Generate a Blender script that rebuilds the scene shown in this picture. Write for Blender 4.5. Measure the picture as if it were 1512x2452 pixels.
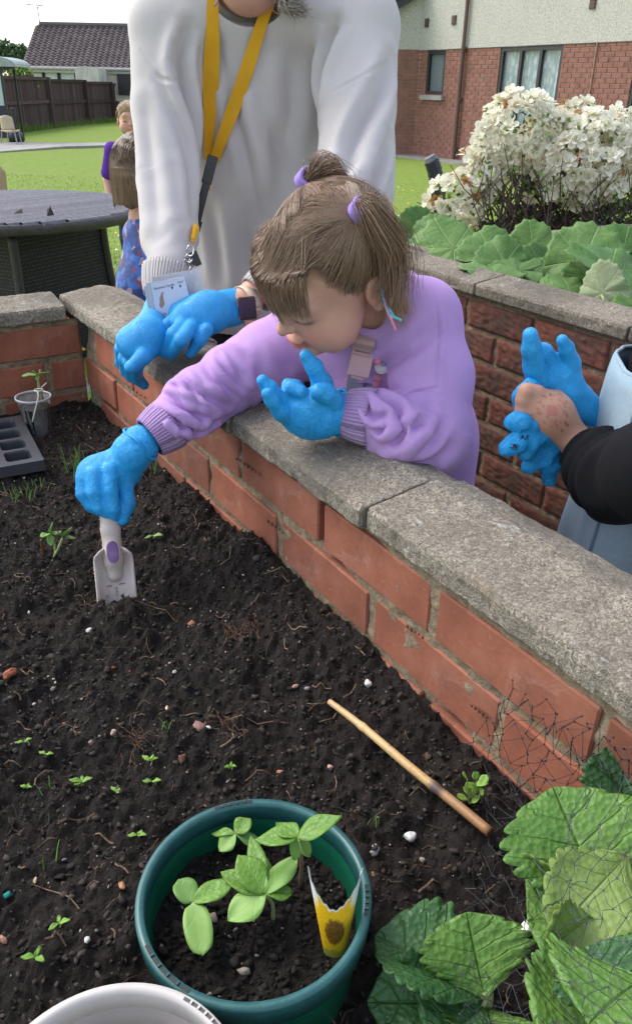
import bpy, bmesh, math, random
import numpy as np
from mathutils import Vector, Matrix
random.seed(7); np.random.seed(7); RNG = np.random.default_rng(7)
for _o in list(bpy.data.objects): bpy.data.objects.remove(_o)
S = bpy.context.scene
COL = S.collection

# ------------------------------------------------------------------ camera
HCAM = 1.25
PITCH = math.radians(28.25); ROLL = 0.02
FPX, CX, CY = 1900.0, 756.0, 1226.0
_fw = np.array([0, math.cos(PITCH), -math.sin(PITCH)]); _r = np.array([1.0, 0, 0]); _u = np.cross(_r, _fw)
RGT = math.cos(ROLL)*_r + math.sin(ROLL)*_u
UPV = -math.sin(ROLL)*_r + math.cos(ROLL)*_u
FWD = _fw; CAMP = np.array([0, 0, HCAM])
cam_d = bpy.data.cameras.new('camera'); cam = bpy.data.objects.new('camera', cam_d); COL.objects.link(cam)
cam_d.sensor_fit = 'VERTICAL'; cam_d.sensor_height = 36.0; cam_d.lens = 36.0*FPX/2452.0
cam_d.clip_start = 0.02; cam_d.clip_end = 1000
_m = Matrix(((RGT[0], UPV[0], -FWD[0], 0), (RGT[1], UPV[1], -FWD[1], 0), (RGT[2], UPV[2], -FWD[2], HCAM), (0, 0, 0, 1)))
cam.matrix_world = _m
S.camera = cam

# ------------------------------------------------------------------ sky, sun, exposure
W = bpy.data.worlds.new('World'); S.world = W; W.use_nodes = True
nt = W.node_tree; nt.nodes.clear()
_o = nt.nodes.new('ShaderNodeOutputWorld'); _b = nt.nodes.new('ShaderNodeBackground')
_s = nt.nodes.new('ShaderNodeTexSky'); _s.sky_type = 'NISHITA'; _s.sun_disc = False
SUN_EL, SUN_ROT = math.radians(48), math.radians(-62)
_s.sun_elevation = SUN_EL; _s.sun_rotation = SUN_ROT; _s.air_density = 1.0; _s.dust_density = 2.0; _s.ozone_density = 1.0; _s.altitude = 50
_h = nt.nodes.new('ShaderNodeHueSaturation'); _h.inputs['Saturation'].default_value = 0.6
nt.links.new(_s.outputs[0], _h.inputs['Color']); nt.links.new(_h.outputs[0], _b.inputs[0])
_b.inputs[1].default_value = 0.15
nt.links.new(_b.outputs[0], _o.inputs[0])
sun_d = bpy.data.lights.new('sun', 'SUN'); sun_d.energy = 0.8; sun_d.angle = math.radians(28); sun_d.color = (1.0, 0.95, 0.88)
sun = bpy.data.objects.new('sun', sun_d); COL.objects.link(sun)
# direction towards the sun (Nishita: rotation measured from +Y towards +X)
_sd = Vector((math.sin(SUN_ROT)*math.cos(SUN_EL), math.cos(SUN_ROT)*math.cos(SUN_EL), math.sin(SUN_EL)))
sun.rotation_euler = _sd.to_track_quat('Z', 'Y').to_euler()
S.view_settings.view_transform = 'Standard'; S.view_settings.look = 'None'
S.view_settings.exposure = 1.3; S.view_settings.gamma = 1.0; S.view_settings.use_curve_mapping = False
S.render.engine = 'CYCLES'; S.render.resolution_x = 631; S.render.resolution_y = 1024

# ------------------------------------------------------------------ survey helpers: a sight line met with a plane of the place
def ray(x, y): return FWD + (x-CX)/FPX*RGT - (y-CY)/FPX*UPV
def onz(x, y, z): d = ray(x, y); return CAMP + d*((z-HCAM)/d[2])
def at(x, y, Y): d = ray(x, y); return CAMP + d*(Y/d[1])
def ground_z(y): return -0.0125*max(0.0, y-3.0)
def onground(x, y):
    z = 0.0
    for _ in range(12): p = onz(x, y, z); z = ground_z(p[1])
    return p
def A(*v): return np.array(v, float)
def nrm(v): v = np.asarray(v, float); return v/np.linalg.norm(v)

# ------------------------------------------------------------------ numpy noise
_perm = np.random.RandomState(3).permutation(256); _perm = np.concatenate([_perm]*3)
_grd = np.random.RandomState(4).normal(size=(256, 3)); _grd /= np.linalg.norm(_grd, axis=1)[:, None]
def noise3(p):
    p = np.asarray(p, float); i = np.floor(p).astype(int); f = p-i; i &= 255
    u = f*f*f*(f*(f*6-15)+10); r = 0
    for dx in (0, 1):
        for dy in (0, 1):
            for dz in (0, 1):
                h = _perm[_perm[_perm[(i[..., 0]+dx) & 255]+((i[..., 1]+dy) & 255)]+((i[..., 2]+dz) & 255)]
                g = _grd[h]
                d = g[..., 0]*(f[..., 0]-dx)+g[..., 1]*(f[..., 1]-dy)+g[..., 2]*(f[..., 2]-dz)
                w = (u[..., 0] if dx else 1-u[..., 0])*(u[..., 1] if dy else 1-u[..., 1])*(u[..., 2] if dz else 1-u[..., 2])
                r = r+d*w
    return r*1.6
def fbm(p, o=4, g=.5):
    r = 0; a = 1; p = np.asarray(p, float)
    for k in range(o): r = r+a*noise3(p*2**k+17.3*k); a *= g
    return r

# ------------------------------------------------------------------ object helpers
def put(o, name, parent=None):
    o.name = name; COL.objects.link(o)
    if parent is not None: o.parent = parent
    return o
def mesh(name, v, f, mat=None, parent=None, smooth=False, col=None, uv=None):
    me = bpy.data.meshes.new(name)
    v = np.asarray(v, float)
    if isinstance(f, np.ndarray):
        n, k = f.shape
        me.vertices.add(len(v)); me.vertices.foreach_set('co', v.ravel())
        me.loops.add(n*k); me.loops.foreach_set('vertex_index', f.ravel().astype(np.int32))
        me.polygons.add(n); me.polygons.foreach_set('loop_start', (np.arange(n)*k).astype(np.int32))
        me.polygons.foreach_set('loop_total', np.full(n, k, np.int32)); me.update(calc_edges=True); me.validate()
    else:
        me.from_pydata([tuple(x) for x in v], [], [tuple(int(i) for i in q) for q in f]); me.update()
    if smooth: me.polygons.foreach_set('use_smooth', np.ones(len(me.polygons), bool))
    if col is not None:
        a = me.color_attributes.new('Col', 'FLOAT_COLOR', 'POINT')
        c = np.ones((len(v), 4)); c[:, :3] = np.asarray(col).reshape(len(v), -1)[:, :3] if np.ndim(col) > 1 else np.asarray(col)[:, None]
        a.data.foreach_set('color', c.ravel().astype(np.float32))
    if uv is not None:
        l = me.uv_layers.new(name='UVMap'); vi = np.empty(len(me.loops), np.int32); me.loops.foreach_get('vertex_index', vi)
        l.data.foreach_set('uv', np.asarray(uv, float)[vi].ravel().astype(np.float32))
    o = bpy.data.objects.new(name, me)
    if mat: me.materials.append(mat)
    return put(o, name, parent)
def share(name, src, M4, parent=None):
    o = bpy.data.objects.new(name, src.data if hasattr(src, 'data') else src); put(o, name, parent); o.matrix_local = M4; return o
def tag(o, label=None, cat=None, group=None, kind=None):
    if label: o['label'] = label
    if cat: o['category'] = cat
    if group: o['group'] = group
    if kind: o['kind'] = kind
    return o
def empty(name, loc, label=None, cat=None, group=None):
    o = bpy.data.objects.new(name, None); o.empty_display_size = .05; put(o, name); o.location = tuple(loc)
    if label: tag(o, label, cat, group)
    o['_l'] = 0; del o['_l']
    bpy.context.view_layer.update()
    return o
def adopt(root, o):
    """parent o (built in world coordinates) to root, keeping its place"""
    o.parent = root; L = Vector((0, 0, 0)); p = root
    while p is not None: L = L+p.location; p = p.parent
    o.matrix_parent_inverse = Matrix.Translation(-L); return o
class MB:
    def __init__(s): s.v = []; s.f = []; s.c = []; s.n = 0
    def add(s, v, f, c=1.0):
        v = np.asarray(v, float).reshape(-1, 3); s.v.append(v)
        s.f += [tuple(int(i)+s.n for i in q) for q in f]
        s.c.append(np.tile(np.atleast_1d(c)*np.ones(3), (len(v), 1)) if np.ndim(c) < 2 else np.asarray(c)); s.n += len(v); return s
    def box(s, c, size, R=None, col=1.0):
        b = np.array([[x, y, z] for z in (-.5, .5) for y in (-.5, .5) for x in (-.5, .5)])*np.asarray(size, float)
        if R is not None: b = b@np.asarray(R).T
        return s.add(b+np.asarray(c), [(0, 2, 3, 1), (4, 5, 7, 6), (0, 1, 5, 4), (2, 6, 7, 3), (0, 4, 6, 2), (1, 3, 7, 5)], col)
    def tube(s, pts, rad, n=8, caps=True, col=1.0, flat=None):
        v, f = tube(pts, rad, n, caps, flat); return s.add(v, f, col)
    def build(s, name, mat, parent=None, smooth=False, usecol=False):
        return mesh(name, np.concatenate(s.v), s.f, mat, parent, smooth, np.concatenate(s.c) if usecol else None)
def tube(pts, rad, n=8, caps=True, flat=None):
    pts = np.asarray(pts, float); m = len(pts); rad = np.broadcast_to(np.asarray(rad, float), (m,))
    t = np.gradient(pts, axis=0); t /= np.linalg.norm(t, axis=1)[:, None]+1e-12
    up = A(0, 0, 1) if abs(t[0][2]) < .9 else A(1, 0, 0)
    v = []; u = nrm(np.cross(up, t[0]))
    for i in range(m):
        u = u-t[i]*(u@t[i]); u = nrm(u); w = np.cross(t[i], u)
        a = np.arange(n)*2*math.pi/n
        fl = 1.0 if flat is None else flat
        v.append(pts[i]+rad[i]*(np.cos(a)[:, None]*u+fl*np.sin(a)[:, None]*w))
    f = [(i*n+j, i*n+(j+1) % n, (i+1)*n+(j+1) % n, (i+1)*n+j) for i in range(m-1) for j in range(n)]
    if caps: f += [tuple(range(n))[::-1], tuple((m-1)*n+k for k in range(n))]
    return np.concatenate(v), f
def spline(pts, n):
    """Catmull-Rom through the points, n samples"""
    p = np.asarray(pts, float); p = np.vstack([2*p[0]-p[1], p, 2*p[-1]-p[-2]]); m = len(p)-3
    t = np.linspace(0, m-1e-9, n); i = t.astype(int); f = (t-i)[:, None]
    a, b, c, d = p[i], p[i+1], p[i+2], p[i+3]
    return .5*((2*b)+(-a+c)*f+(2*a-5*b+4*c-d)*f**2+(-a+3*b-3*c+d)*f**3)
def lathe(prof, n=64, center=(0, 0, 0), closed=False):
    prof = np.asarray(prof, float); m = len(prof); a = np.arange(n)*2*math.pi/n
    v = np.stack([prof[:, None, 0]*np.cos(a), prof[:, None, 0]*np.sin(a), np.repeat(prof[:, 1:2], n, 1)], -1).reshape(-1, 3)+np.asarray(center)
    k = m if closed else m-1
    return v, [(i*n+j, i*n+(j+1) % n, ((i+1) % m)*n+(j+1) % n, ((i+1) % m)*n+j) for i in range(k) for j in range(n)]
def bevel_box(size, b=.004, seg=1):
    bm = bmesh.new(); bmesh.ops.create_cube(bm, size=1.0); bmesh.ops.scale(bm, vec=size, verts=bm.verts)
    bmesh.ops.bevel(bm, geom=bm.edges[:], offset=b, segments=seg, profile=.6, affect='EDGES')
    v = np.array([x.co for x in bm.verts]); f = [[q.index for q in p.verts] for p in bm.faces]; bm.free(); return v, f
def M4(R, t): return Matrix(((R[0][0], R[0][1], R[0][2], t[0]), (R[1][0], R[1][1], R[1][2], t[1]), (R[2][0], R[2][1], R[2][2], t[2]), (0, 0, 0, 1)))
def frame(z, x=(1, 0, 0)):
    z = nrm(z); x = np.asarray(x, float); x = nrm(x-z*(x@z)); return np.stack([x, np.cross(z, x), z], 1)
def rotz(a): return np.array([[math.cos(a), -math.sin(a), 0], [math.sin(a), math.cos(a), 0], [0, 0, 1]])

# ------------------------------------------------------------------ implicit surfaces, for bodies and cloth
class Field:
    def __init__(s, lo, hi, h):
        s.lo = np.asarray(lo, float); s.h = h; s.n = np.ceil((np.asarray(hi)-s.lo)/h).astype(int)+1
        s.F = np.full(s.n, 1.0, np.float32)
    @classmethod
    def around(cls, pts, m, h):
        p = np.array([np.asarray(q) for q in pts]); return cls(p.min(0)-m, p.max(0)+m, h)
    def _sl(s, lo, hi):
        a = np.clip(np.floor((lo-s.lo)/s.h).astype(int), 0, s.n-1); b = np.clip(np.ceil((hi-s.lo)/s.h).astype(int)+1, 1, s.n)
        g = [s.lo[k]+s.h*np.arange(a[k], b[k]) for k in range(3)]
        return tuple(slice(a[k], b[k]) for k in range(3)), np.stack(np.meshgrid(*g, indexing='ij'), -1)
    def _mix(s, sl, d, k, mode):
        f = s.F[sl]
        if mode == 'u':
            if k > 0: h = np.clip(.5+.5*(f-d)/k, 0, 1); s.F[sl] = f+(d-f)*h-k*h*(1-h)
            else: s.F[sl] = np.minimum(f, d)
        else:
            if k > 0: h = np.clip(.5-.5*(f+d)/k, 0, 1); s.F[sl] = f*(1-h)+(-d)*h+k*h*(1-h)
            else: s.F[sl] = np.maximum(f, -d)
    def cone(s, a, b, ra, rb, k=.01, mode='u', sq=None):
        a = np.asarray(a, float); b = np.asarray(b, float); m = max(ra, rb)+k+4*s.h
        sl, p = s._sl(np.minimum(a, b)-m, np.maximum(a, b)+m)
        if p.size == 0: return s
        ab = b-a; L = ab@ab+1e-12
        t = np.clip(((p-a)@ab)/L, 0, 1); q = p-(a+t[..., None]*ab)
        if sq is not None:
            ax = nrm(sq[0]); q = q+(q@ax)[..., None]*ax*(sq[1]-1)
        d = np.sqrt((q**2).sum(-1))-(ra+(rb-ra)*t); s._mix(sl, d, k, mode); return s
    def chain(s, pts, rs, k=.01, mode='u', sq=None):
        for i in range(len(pts)-1): s.cone(pts[i], pts[i+1], rs[i], rs[i+1], k, mode, sq)
        return s
    def ell(s, c, r, R=None, k=.01, mode='u'):
        c = np.asarray(c, float); r = np.asarray(r, float); m = r.max()+k+4*s.h
        sl, p = s._sl(c-m, c+m)
        if p.size == 0: return s
        q = p-c
        if R is not None: q = q@R
        k0 = np.sqrt(((q/r)**2).sum(-1)); k1 = np.sqrt(((q/r**2)**2).sum(-1))+1e-9
        d = k0*(k0-1)/k1; s._mix(sl, d, k, mode); return s
    def apply(s, fn):
        g = [s.lo[k]+s.h*np.arange(s.n[k]) for k in range(3)]
        s.F = fn(np.stack(np.meshgrid(*g, indexing='ij'), -1), s.F).astype(np.float32); return s
    def mesh(s):
        F = s.F; n = np.array(F.shape)-1
        sg = F < 0
        cnt = np.zeros(n, np.int8)
        for dx in (0, 1):
            for dy in (0, 1):
                for dz in (0, 1): cnt += sg[dx:n[0]+dx, dy:n[1]+dy, dz:n[2]+dz]
        act = (cnt > 0) & (cnt < 8); I = np.argwhere(act); idx = np.full(n, -1, np.int64); idx[tuple(I.T)] = np.arange(len(I))
        P = np.zeros((len(I), 3)); C = np.zeros(len(I))
        cs = [(0, 0, 0), (1, 0, 0), (0, 1, 0), (1, 1, 0), (0, 0, 1), (1, 0, 1), (0, 1, 1), (1, 1, 1)]
        val = [F[I[:, 0]+c[0], I[:, 1]+c[1], I[:, 2]+c[2]] for c in cs]
        for a, b in [(0, 1), (2, 3), (4, 5), (6, 7), (0, 2), (1, 3), (4, 6), (5, 7), (0, 4), (1, 5), (2, 6), (3, 7)]:
            va, vb = val[a], val[b]; m = (va < 0) != (vb < 0); t = np.where(m, va/(va-vb+1e-20), 0)
            P[m] += (np.array(cs[a])+t[:, None]*(np.array(cs[b])-np.array(cs[a])))[m]; C[m] += 1
        P = (P/np.maximum(C, 1)[:, None]+I)*s.h+s.lo
        Q = []
        for ax in range(3):
            o1, o2 = (ax+1) % 3, (ax+2) % 3
            sl0 = [slice(1, -1)]*3; sl1 = [slice(1, -1)]*3; sl0[ax] = slice(0, -1); sl1[ax] = slice(1, None)
            a = sg[tuple(sl0)]; b = sg[tuple(sl1)]; E = np.argwhere(a != b)
            if len(E) == 0: continue
            fl = a[tuple(E.T)]; E = E+1; E[:, ax] -= 1
            e1 = np.eye(3, dtype=int)[o1]; e2 = np.eye(3, dtype=int)[o2]
            q = np.stack([idx[tuple((E-e1-e2).T)], idx[tuple((E-e2).T)], idx[tuple(E.T)], idx[tuple((E-e1).T)]], 1)
            q[~fl] = q[~fl][:, ::-1]; Q.append(q)
        Q = np.concatenate(Q); Q = Q[(Q >= 0).all(1)]
        return P, Q
def vnormals(v, q):
    n = np.zeros_like(v); a = v[q[:, 2]]-v[q[:, 0]]; b = v[q[:, 3]]-v[q[:, 1]]; fn = np.cross(a, b)
    for k in range(4): np.add.at(n, q[:, k], fn)
    return n/(np.linalg.norm(n, axis=1)[:, None]+1e-12)
def relax(v, q, it=2, w=.5):
    for _ in range(it):
        s = np.zeros_like(v); c = np.zeros(len(v))
        for a, b in ((0, 1), (1, 2), (2, 3), (3, 0)):
            np.add.at(s, q[:, a], v[q[:, b]]); np.add.at(c, q[:, a], 1); np.add.at(s, q[:, b], v[q[:, a]]); np.add.at(c, q[:, b], 1)
        v = v+(s/np.maximum(c, 1)[:, None]-v)*w
    return v
def polyd(p, line):
    """distance of points p to a polyline and the position 0..1 along it"""
    line = np.asarray(line, float); best = np.full(len(p), 1e9); par = np.zeros(len(p)); m = len(line)-1
    for i in range(m):
        a, b = line[i], line[i+1]; ab = b-a; t = np.clip(((p-a)@ab)/(ab@ab+1e-12), 0, 1)
        d = np.linalg.norm(p-(a+t[:, None]*ab), axis=1); k = d < best; best[k] = d[k]; par[k] = (i+t[k])/m
    return best, par
def crease(v, nrmls, line, amp, width, bulge=.5):
    """press a fold into cloth along a 3-D polyline: a groove with a soft roll on both sides"""
    d, t = polyd(v, line); taper = np.sin(np.pi*np.clip(t*.96+.02, 0, 1))**.6
    g = np.exp(-(d/width)**2); r = np.exp(-((d-1.9*width)/(1.1*width))**2)
    return v+nrmls*((-amp*g+amp*bulge*r)*taper)[:, None]
# ------------------------------------------------------------------ materials
class NT:
    def __init__(s, name):
        s.m = bpy.data.materials.new(name); s.m.use_nodes = True; s.t = s.m.node_tree; s.p = s.t.nodes['Principled BSDF']; s.out = s.t.nodes['Material Output']
        s.co = s.n('ShaderNodeTexCoord')
    def n(s, kind, **kw):
        x = s.t.nodes.new(kind)
        for k, v in kw.items(): setattr(x, k, v)
        return x
    def l(s, a, b): s.t.links.new(a, b)
    def set(s, node, **kw):
        for k, v in kw.items():
            i = node.inputs[k.replace('_', ' ')] if not isinstance(k, int) else node.inputs[k]
            if hasattr(v, 'is_output'): s.l(v, i)
            else: i.default_value = v
        return node
    def noise(s, scale, detail=4, rough=.6, vec=None, dist=0.0):
        x = s.n('ShaderNodeTexNoise'); s.set(x, Scale=scale, Detail=detail, Roughness=rough, Distortion=dist); s.l(vec or s.co.outputs['Object'], x.inputs['Vector']); return x.outputs['Fac']
    def voro(s, scale, feat='F1', out='Distance', vec=None, rnd=1.0):
        x = s.n('ShaderNodeTexVoronoi', feature=feat); s.set(x, Scale=scale, Randomness=rnd); s.l(vec or s.co.outputs['Object'], x.inputs['Vector']); return x.outputs[out]
    def ramp(s, fac, stops, interp='LINEAR'):
        r = s.n('ShaderNodeValToRGB'); e = r.color_ramp; e.interpolation = interp
        while len(e.elements) < len(stops): e.elements.new(.5)
        for el, (p, c) in zip(e.elements, stops):
            el.position = p; el.color = (c, c, c, 1) if np.isscalar(c) else (*c, 1)
        s.l(fac, r.inputs[0]); return r.outputs[0]
    def mix(s, fac, a, b, mode='MIX'):
        x = s.n('ShaderNodeMix', data_type='RGBA', blend_type=mode)
        for i, v in ((0, fac), (6, a), (7, b)):
            if hasattr(v, 'is_output'): s.l(v, x.inputs[i])
            else: x.inputs[i].default_value = v if i == 0 else ((*v, 1) if len(v) == 3 else v)
        return x.outputs[2]
    def math(s, op, a, b=0.0, c=0.0, clamp=False):
        x = s.n('ShaderNodeMath', operation=op, use_clamp=clamp)
        for i, v in enumerate((a, b, c)):
            if hasattr(v, 'is_output'): s.l(v, x.inputs[i])
            else: x.inputs[i].default_value = v
        return x.outputs[0]
    def mapping(s, scale=(1, 1, 1), src='Object', rot=(0, 0, 0)):
        x = s.n('ShaderNodeMapping'); x.inputs['Scale'].default_value = scale; x.inputs['Rotation'].default_value = rot; s.l(s.co.outputs[src], x.inputs['Vector']); return x.outputs[0]
    def attr(s, name='Col'): x = s.n('ShaderNodeVertexColor', layer_name=name); return x.outputs['Color']
    def rand(s): return s.n('ShaderNodeObjectInfo').outputs['Random']
    def bump(s, h, strength=.3, dist=.002, prev=None):
        b = s.n('ShaderNodeBump'); b.inputs['Strength'].default_value = strength; b.inputs['Distance'].default_value = dist; s.l(h, b.inputs['Height'])
        if prev is not None: s.l(prev, b.inputs['Normal'])
        return b.outputs[0]
    def done(s, color, rough=.6, normal=None, spec=.5, **kw):
        s.set(s.p, **{'Base_Color': color if hasattr(color, 'is_output') else (*color, 1), 'Roughness': rough, 'Specular_IOR_Level': spec})
        if normal is not None: s.l(normal, s.p.inputs['Normal'])
        for k, v in kw.items():
            i = s.p.inputs[k.replace('_', ' ')]
            if hasattr(v, 'is_output'): s.l(v, i)
            else: i.default_value = v
        return s.m
def simple(name, c, rough=.6, var=.15, vscale=8, bump=0, bscale=60, bdist=.002, attr=False, rnd=0, spec=.5, **kw):
    s = NT(name); f = s.noise(vscale, 5)
    lo = tuple(x*(1-var) for x in c); hi = tuple(min(1, x*(1+var)) for x in c)
    col = s.ramp(f, [(.3, lo), (.7, hi)])
    if rnd: col = s.mix(1.0, col, s.ramp(s.rand(), [(0, 1-rnd), (1, 1.0)]), 'MULTIPLY')
    if attr: col = s.mix(1.0, col, s.attr(), 'MULTIPLY')
    nm = s.bump(s.noise(bscale, 4), bump, bdist) if bump else None
    return s.done(col, rough, nm, spec, **kw)

def m_brick_smooth():
    s = NT('red_facing_brick'); r = s.rand()
    n1 = s.noise(9, 5, .65); n2 = s.noise(140, 4, .7); n3 = s.noise(4, 3)
    c = s.ramp(n1, [(.25, (.205, .076, .046)), (.52, (.325, .120, .070)), (.8, (.415, .182, .115))])
    c = s.mix(s.ramp(n2, [(.58, 0.0), (.72, .5)]), c, (.46, .24, .16))
    c = s.mix(s.ramp(s.voro(230), [(.0, .6), (.09, 0.0)]), c, (.10, .045, .03))
    # pale lime bloom and grime, each with its own patch shape
    c = s.mix(s.ramp(s.noise(13, 6, .7, dist=.6), [(.57, 0.0), (.72, .55)]), c, (.52, .38, .32))
    c = s.mix(s.ramp(s.noise(7, 5, .75, dist=.4), [(.54, 0.0), (.75, .6)]), c, (.14, .066, .046))
    c = s.mix(1.0, c, s.ramp(r, [(0, (.72, .72, .74)), (.5, (.95, .9, .9)), (1, (1.12, 1.02, .98))]), 'MULTIPLY')
    # drag lines of the wire cut along the brick
    dr = s.noise(60, 3, .6, s.mapping((.15, 1, 2.5)))
    h = s.mix(.5, n2, dr)
    return s.done(c, .78, s.bump(h, .42, .0018, s.bump(n1, .2, .006)), .3)
def m_brick_rough():
    s = NT('rustic_brick'); r = s.rand()
    mp = s.mapping((1, 1, 1.7))
    n1 = s.noise(38, 5, .6, mp, .8); n2 = s.noise(160, 4, .7)
    c = s.ramp(n1, [(.3, (.12, .046, .034)), (.6, (.22, .078, .052)), (.8, (.31, .13, .09))])
    g = s.ramp(s.noise(4.5, 5, .7), [(.5, 0.0), (.66, .85)])
    c = s.mix(g, c, (.075, .055, .045)); c = s.mix(s.ramp(s.noise(9, 5, .8), [(.66, 0.0), (.74, .6)]), c, (.32, .23, .16))
    c = s.mix(1.0, c, s.ramp(r, [(0, .7), (1, 1.1)]), 'MULTIPLY')
    return s.done(c, .85, s.bump(n2, .5, .002), .3)
def m_mortar():
    s = NT('sandy_mortar'); n = s.noise(70, 6, .7); n2 = s.noise(8, 4)
    c = s.ramp(n, [(.3, (.15, .11, .07)), (.6, (.33, .26, .17)), (.8, (.46, .39, .28))])
    c = s.mix(s.ramp(n2, [(.5, 0.0), (.7, .5)]), c, (.11, .09, .065))
    return s.done(c, .95, s.bump(n, .9, .006), .1)
def m_coping():
    s = NT('weathered_concrete_coping')
    wv = s.noise(210, 4, .75, dist=1.2); v2 = s.noise(520, 3, .7)
    c = s.ramp(wv, [(.30, (.10, .082, .060)), (.43, (.225, .19, .145)), (.55, (.41, .36, .285)), (.68, (.67, .61, .51))])
    c = s.mix(s.ramp(v2, [(.35, .6), (.55, 0.0)]), c, (.06, .052, .043))
    big = s.noise(5, 5, .7); c = s.mix(s.ramp(big, [(.42, 0.0), (.60, .62)]), c, (.12, .105, .085))
    c = s.mix(s.ramp(s.noise(11, 5, .7, dist=.5), [(.6, 0.0), (.72, .45)]), c, (.34, .25, .14))
    c = s.mix(s.ramp(s.noise(26, 5, .7, dist=.7), [(.63, 0.0), (.72, .65)]), c, (.66, .65, .58))
    c = s.mix(s.ramp(s.noise(17, 5, .7, dist=.8), [(.68, 0.0), (.76, .75)]), c, (.045, .042, .036))
    c = s.mix(1.0, c, s.ramp(s.rand(), [(0, .86), (1, 1.1)]), 'MULTIPLY')
    h = s.mix(.5, wv, v2)
    return s.done(c, .92, s.bump(h, .8, .004), .2)
def m_soil():
    s = NT('dark_compost'); n = s.noise(90, 8, .75); n2 = s.noise(14, 6, .7); n3 = s.noise(420, 4, .7)
    c = s.ramp(n, [(.3, (.012, .0095, .0085)), (.55, (.030, .0235, .0195)), (.75, (.064, .050, .041))])
    c = s.mix(s.ramp(n2, [(.5, 0.0), (.75, .45)]), c, (.042, .027, .02))
    c = s.mix(s.ramp(s.voro(260), [(0, .9), (.05, 0.0)]), c, (.16, .13, .10))
    return s.done(c, .9, s.bump(n3, .7, .003, s.bump(n, 1.0, .012)), .25)
def m_crumb():
    s = NT('soil_crumb'); n = s.noise(120, 5, .7)
    c = s.mix(1.0, s.ramp(n, [(.3, .5), (.7, 1.3)]), s.attr(), 'MULTIPLY')
    return s.done(c, .85, s.bump(s.noise(300, 4), .6, .002), .3)
def m_knit(name, c, scale, strength, var=.04, fuzz=.3):
    s = NT(name)
    wv = s.n('ShaderNodeTexWave', wave_type='BANDS', bands_direction='X'); s.set(wv, Scale=scale, Distortion=.25, Detail=1.0); s.l(s.co.outputs['UV'], wv.inputs['Vector'])
    n = s.noise(900, 3)
    base = s.ramp(s.noise(6, 4), [(.3, tuple(x*(1-var) for x in c)), (.7, tuple(min(1, x*(1+var)) for x in c))])
    base = s.mix(s.ramp(wv.outputs['Fac'], [(0, .10), (.6, 0.0)]), base, tuple(x*.55 for x in c))
    return s.done(base, .92, s.bump(wv.outputs['Fac'], strength, .0022, s.bump(n, .25, .001)), .15, Sheen_Weight=fuzz, Sheen_Roughness=.5)
def m_fleece(name, c, var=.07, rough=.93):
    s = NT(name); n = s.noise(700, 4, .7); b = s.noise(9, 5, .6)
    base = s.ramp(b, [(.3, tuple(x*(1-var) for x in c)), (.7, tuple(min(1, x*(1+var)) for x in c))])
    base = s.mix(s.ramp(s.noise(260, 4, .8), [(.3, .2), (.5, 0.0)]), base, tuple(x*.7 for x in c))
    return s.done(base, rough, s.bump(n, .28, .0012, s.bump(s.noise(38, 4, .6), .25, .004)), .15, Sheen_Weight=.35, Sheen_Roughness=.5, Sheen_Tint=(*[min(1, x*1.3) for x in c], 1))
def m_glove(name='blue_nitrile', c=(.015, .34, .74)):
    s = NT(name); n = s.noise(34, 4, .6, dist=1.6); n2 = s.noise(120, 3, .6, dist=1.0)
    base = s.ramp(s.noise(16, 4), [(.3, tuple(x*.82 for x in c)), (.7, (c[0]+.008, c[1]*1.14, min(1, c[2]*1.1)))])
    r1 = s.ramp(n, [(.46, 0.0), (.5, 1.0), (.54, 0.0)]); r2 = s.ramp(s.noise(105, 4, .55, s.mapping((1, 1.6, .5)), 2.4), [(.44, 0.0), (.5, 1.0), (.56, 0.0)])
    nm = s.bump(r2, .50, .0014, s.bump(r1, .30, .002))
    return s.done(base, .45, nm, .45, Subsurface_Weight=.12, Subsurface_Radius=(.002, .006, .01), Subsurface_Scale=.4)
def m_skin(name='skin', c=(.62, .36, .27)):
    s = NT(name); n = s.noise(14, 4); n2 = s.noise(500, 3)
    base = s.ramp(n, [(.3, (c[0]*.94, c[1]*.86, c[2]*.84)), (.7, (min(1, c[0]*1.05), c[1]*1.06, c[2]*1.06))])
    base = s.mix(1.0, base, s.attr(), 'MULTIPLY')
    return s.done(base, .52, s.bump(n2, .12, .0006), .35, Subsurface_Weight=.25, Subsurface_Radius=(.012, .004, .002), Subsurface_Scale=.35)
def m_hair(name, attr=True):
    s = NT(name); return s.done(s.attr(), .34, None, .4, Anisotropic=.5)
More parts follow.
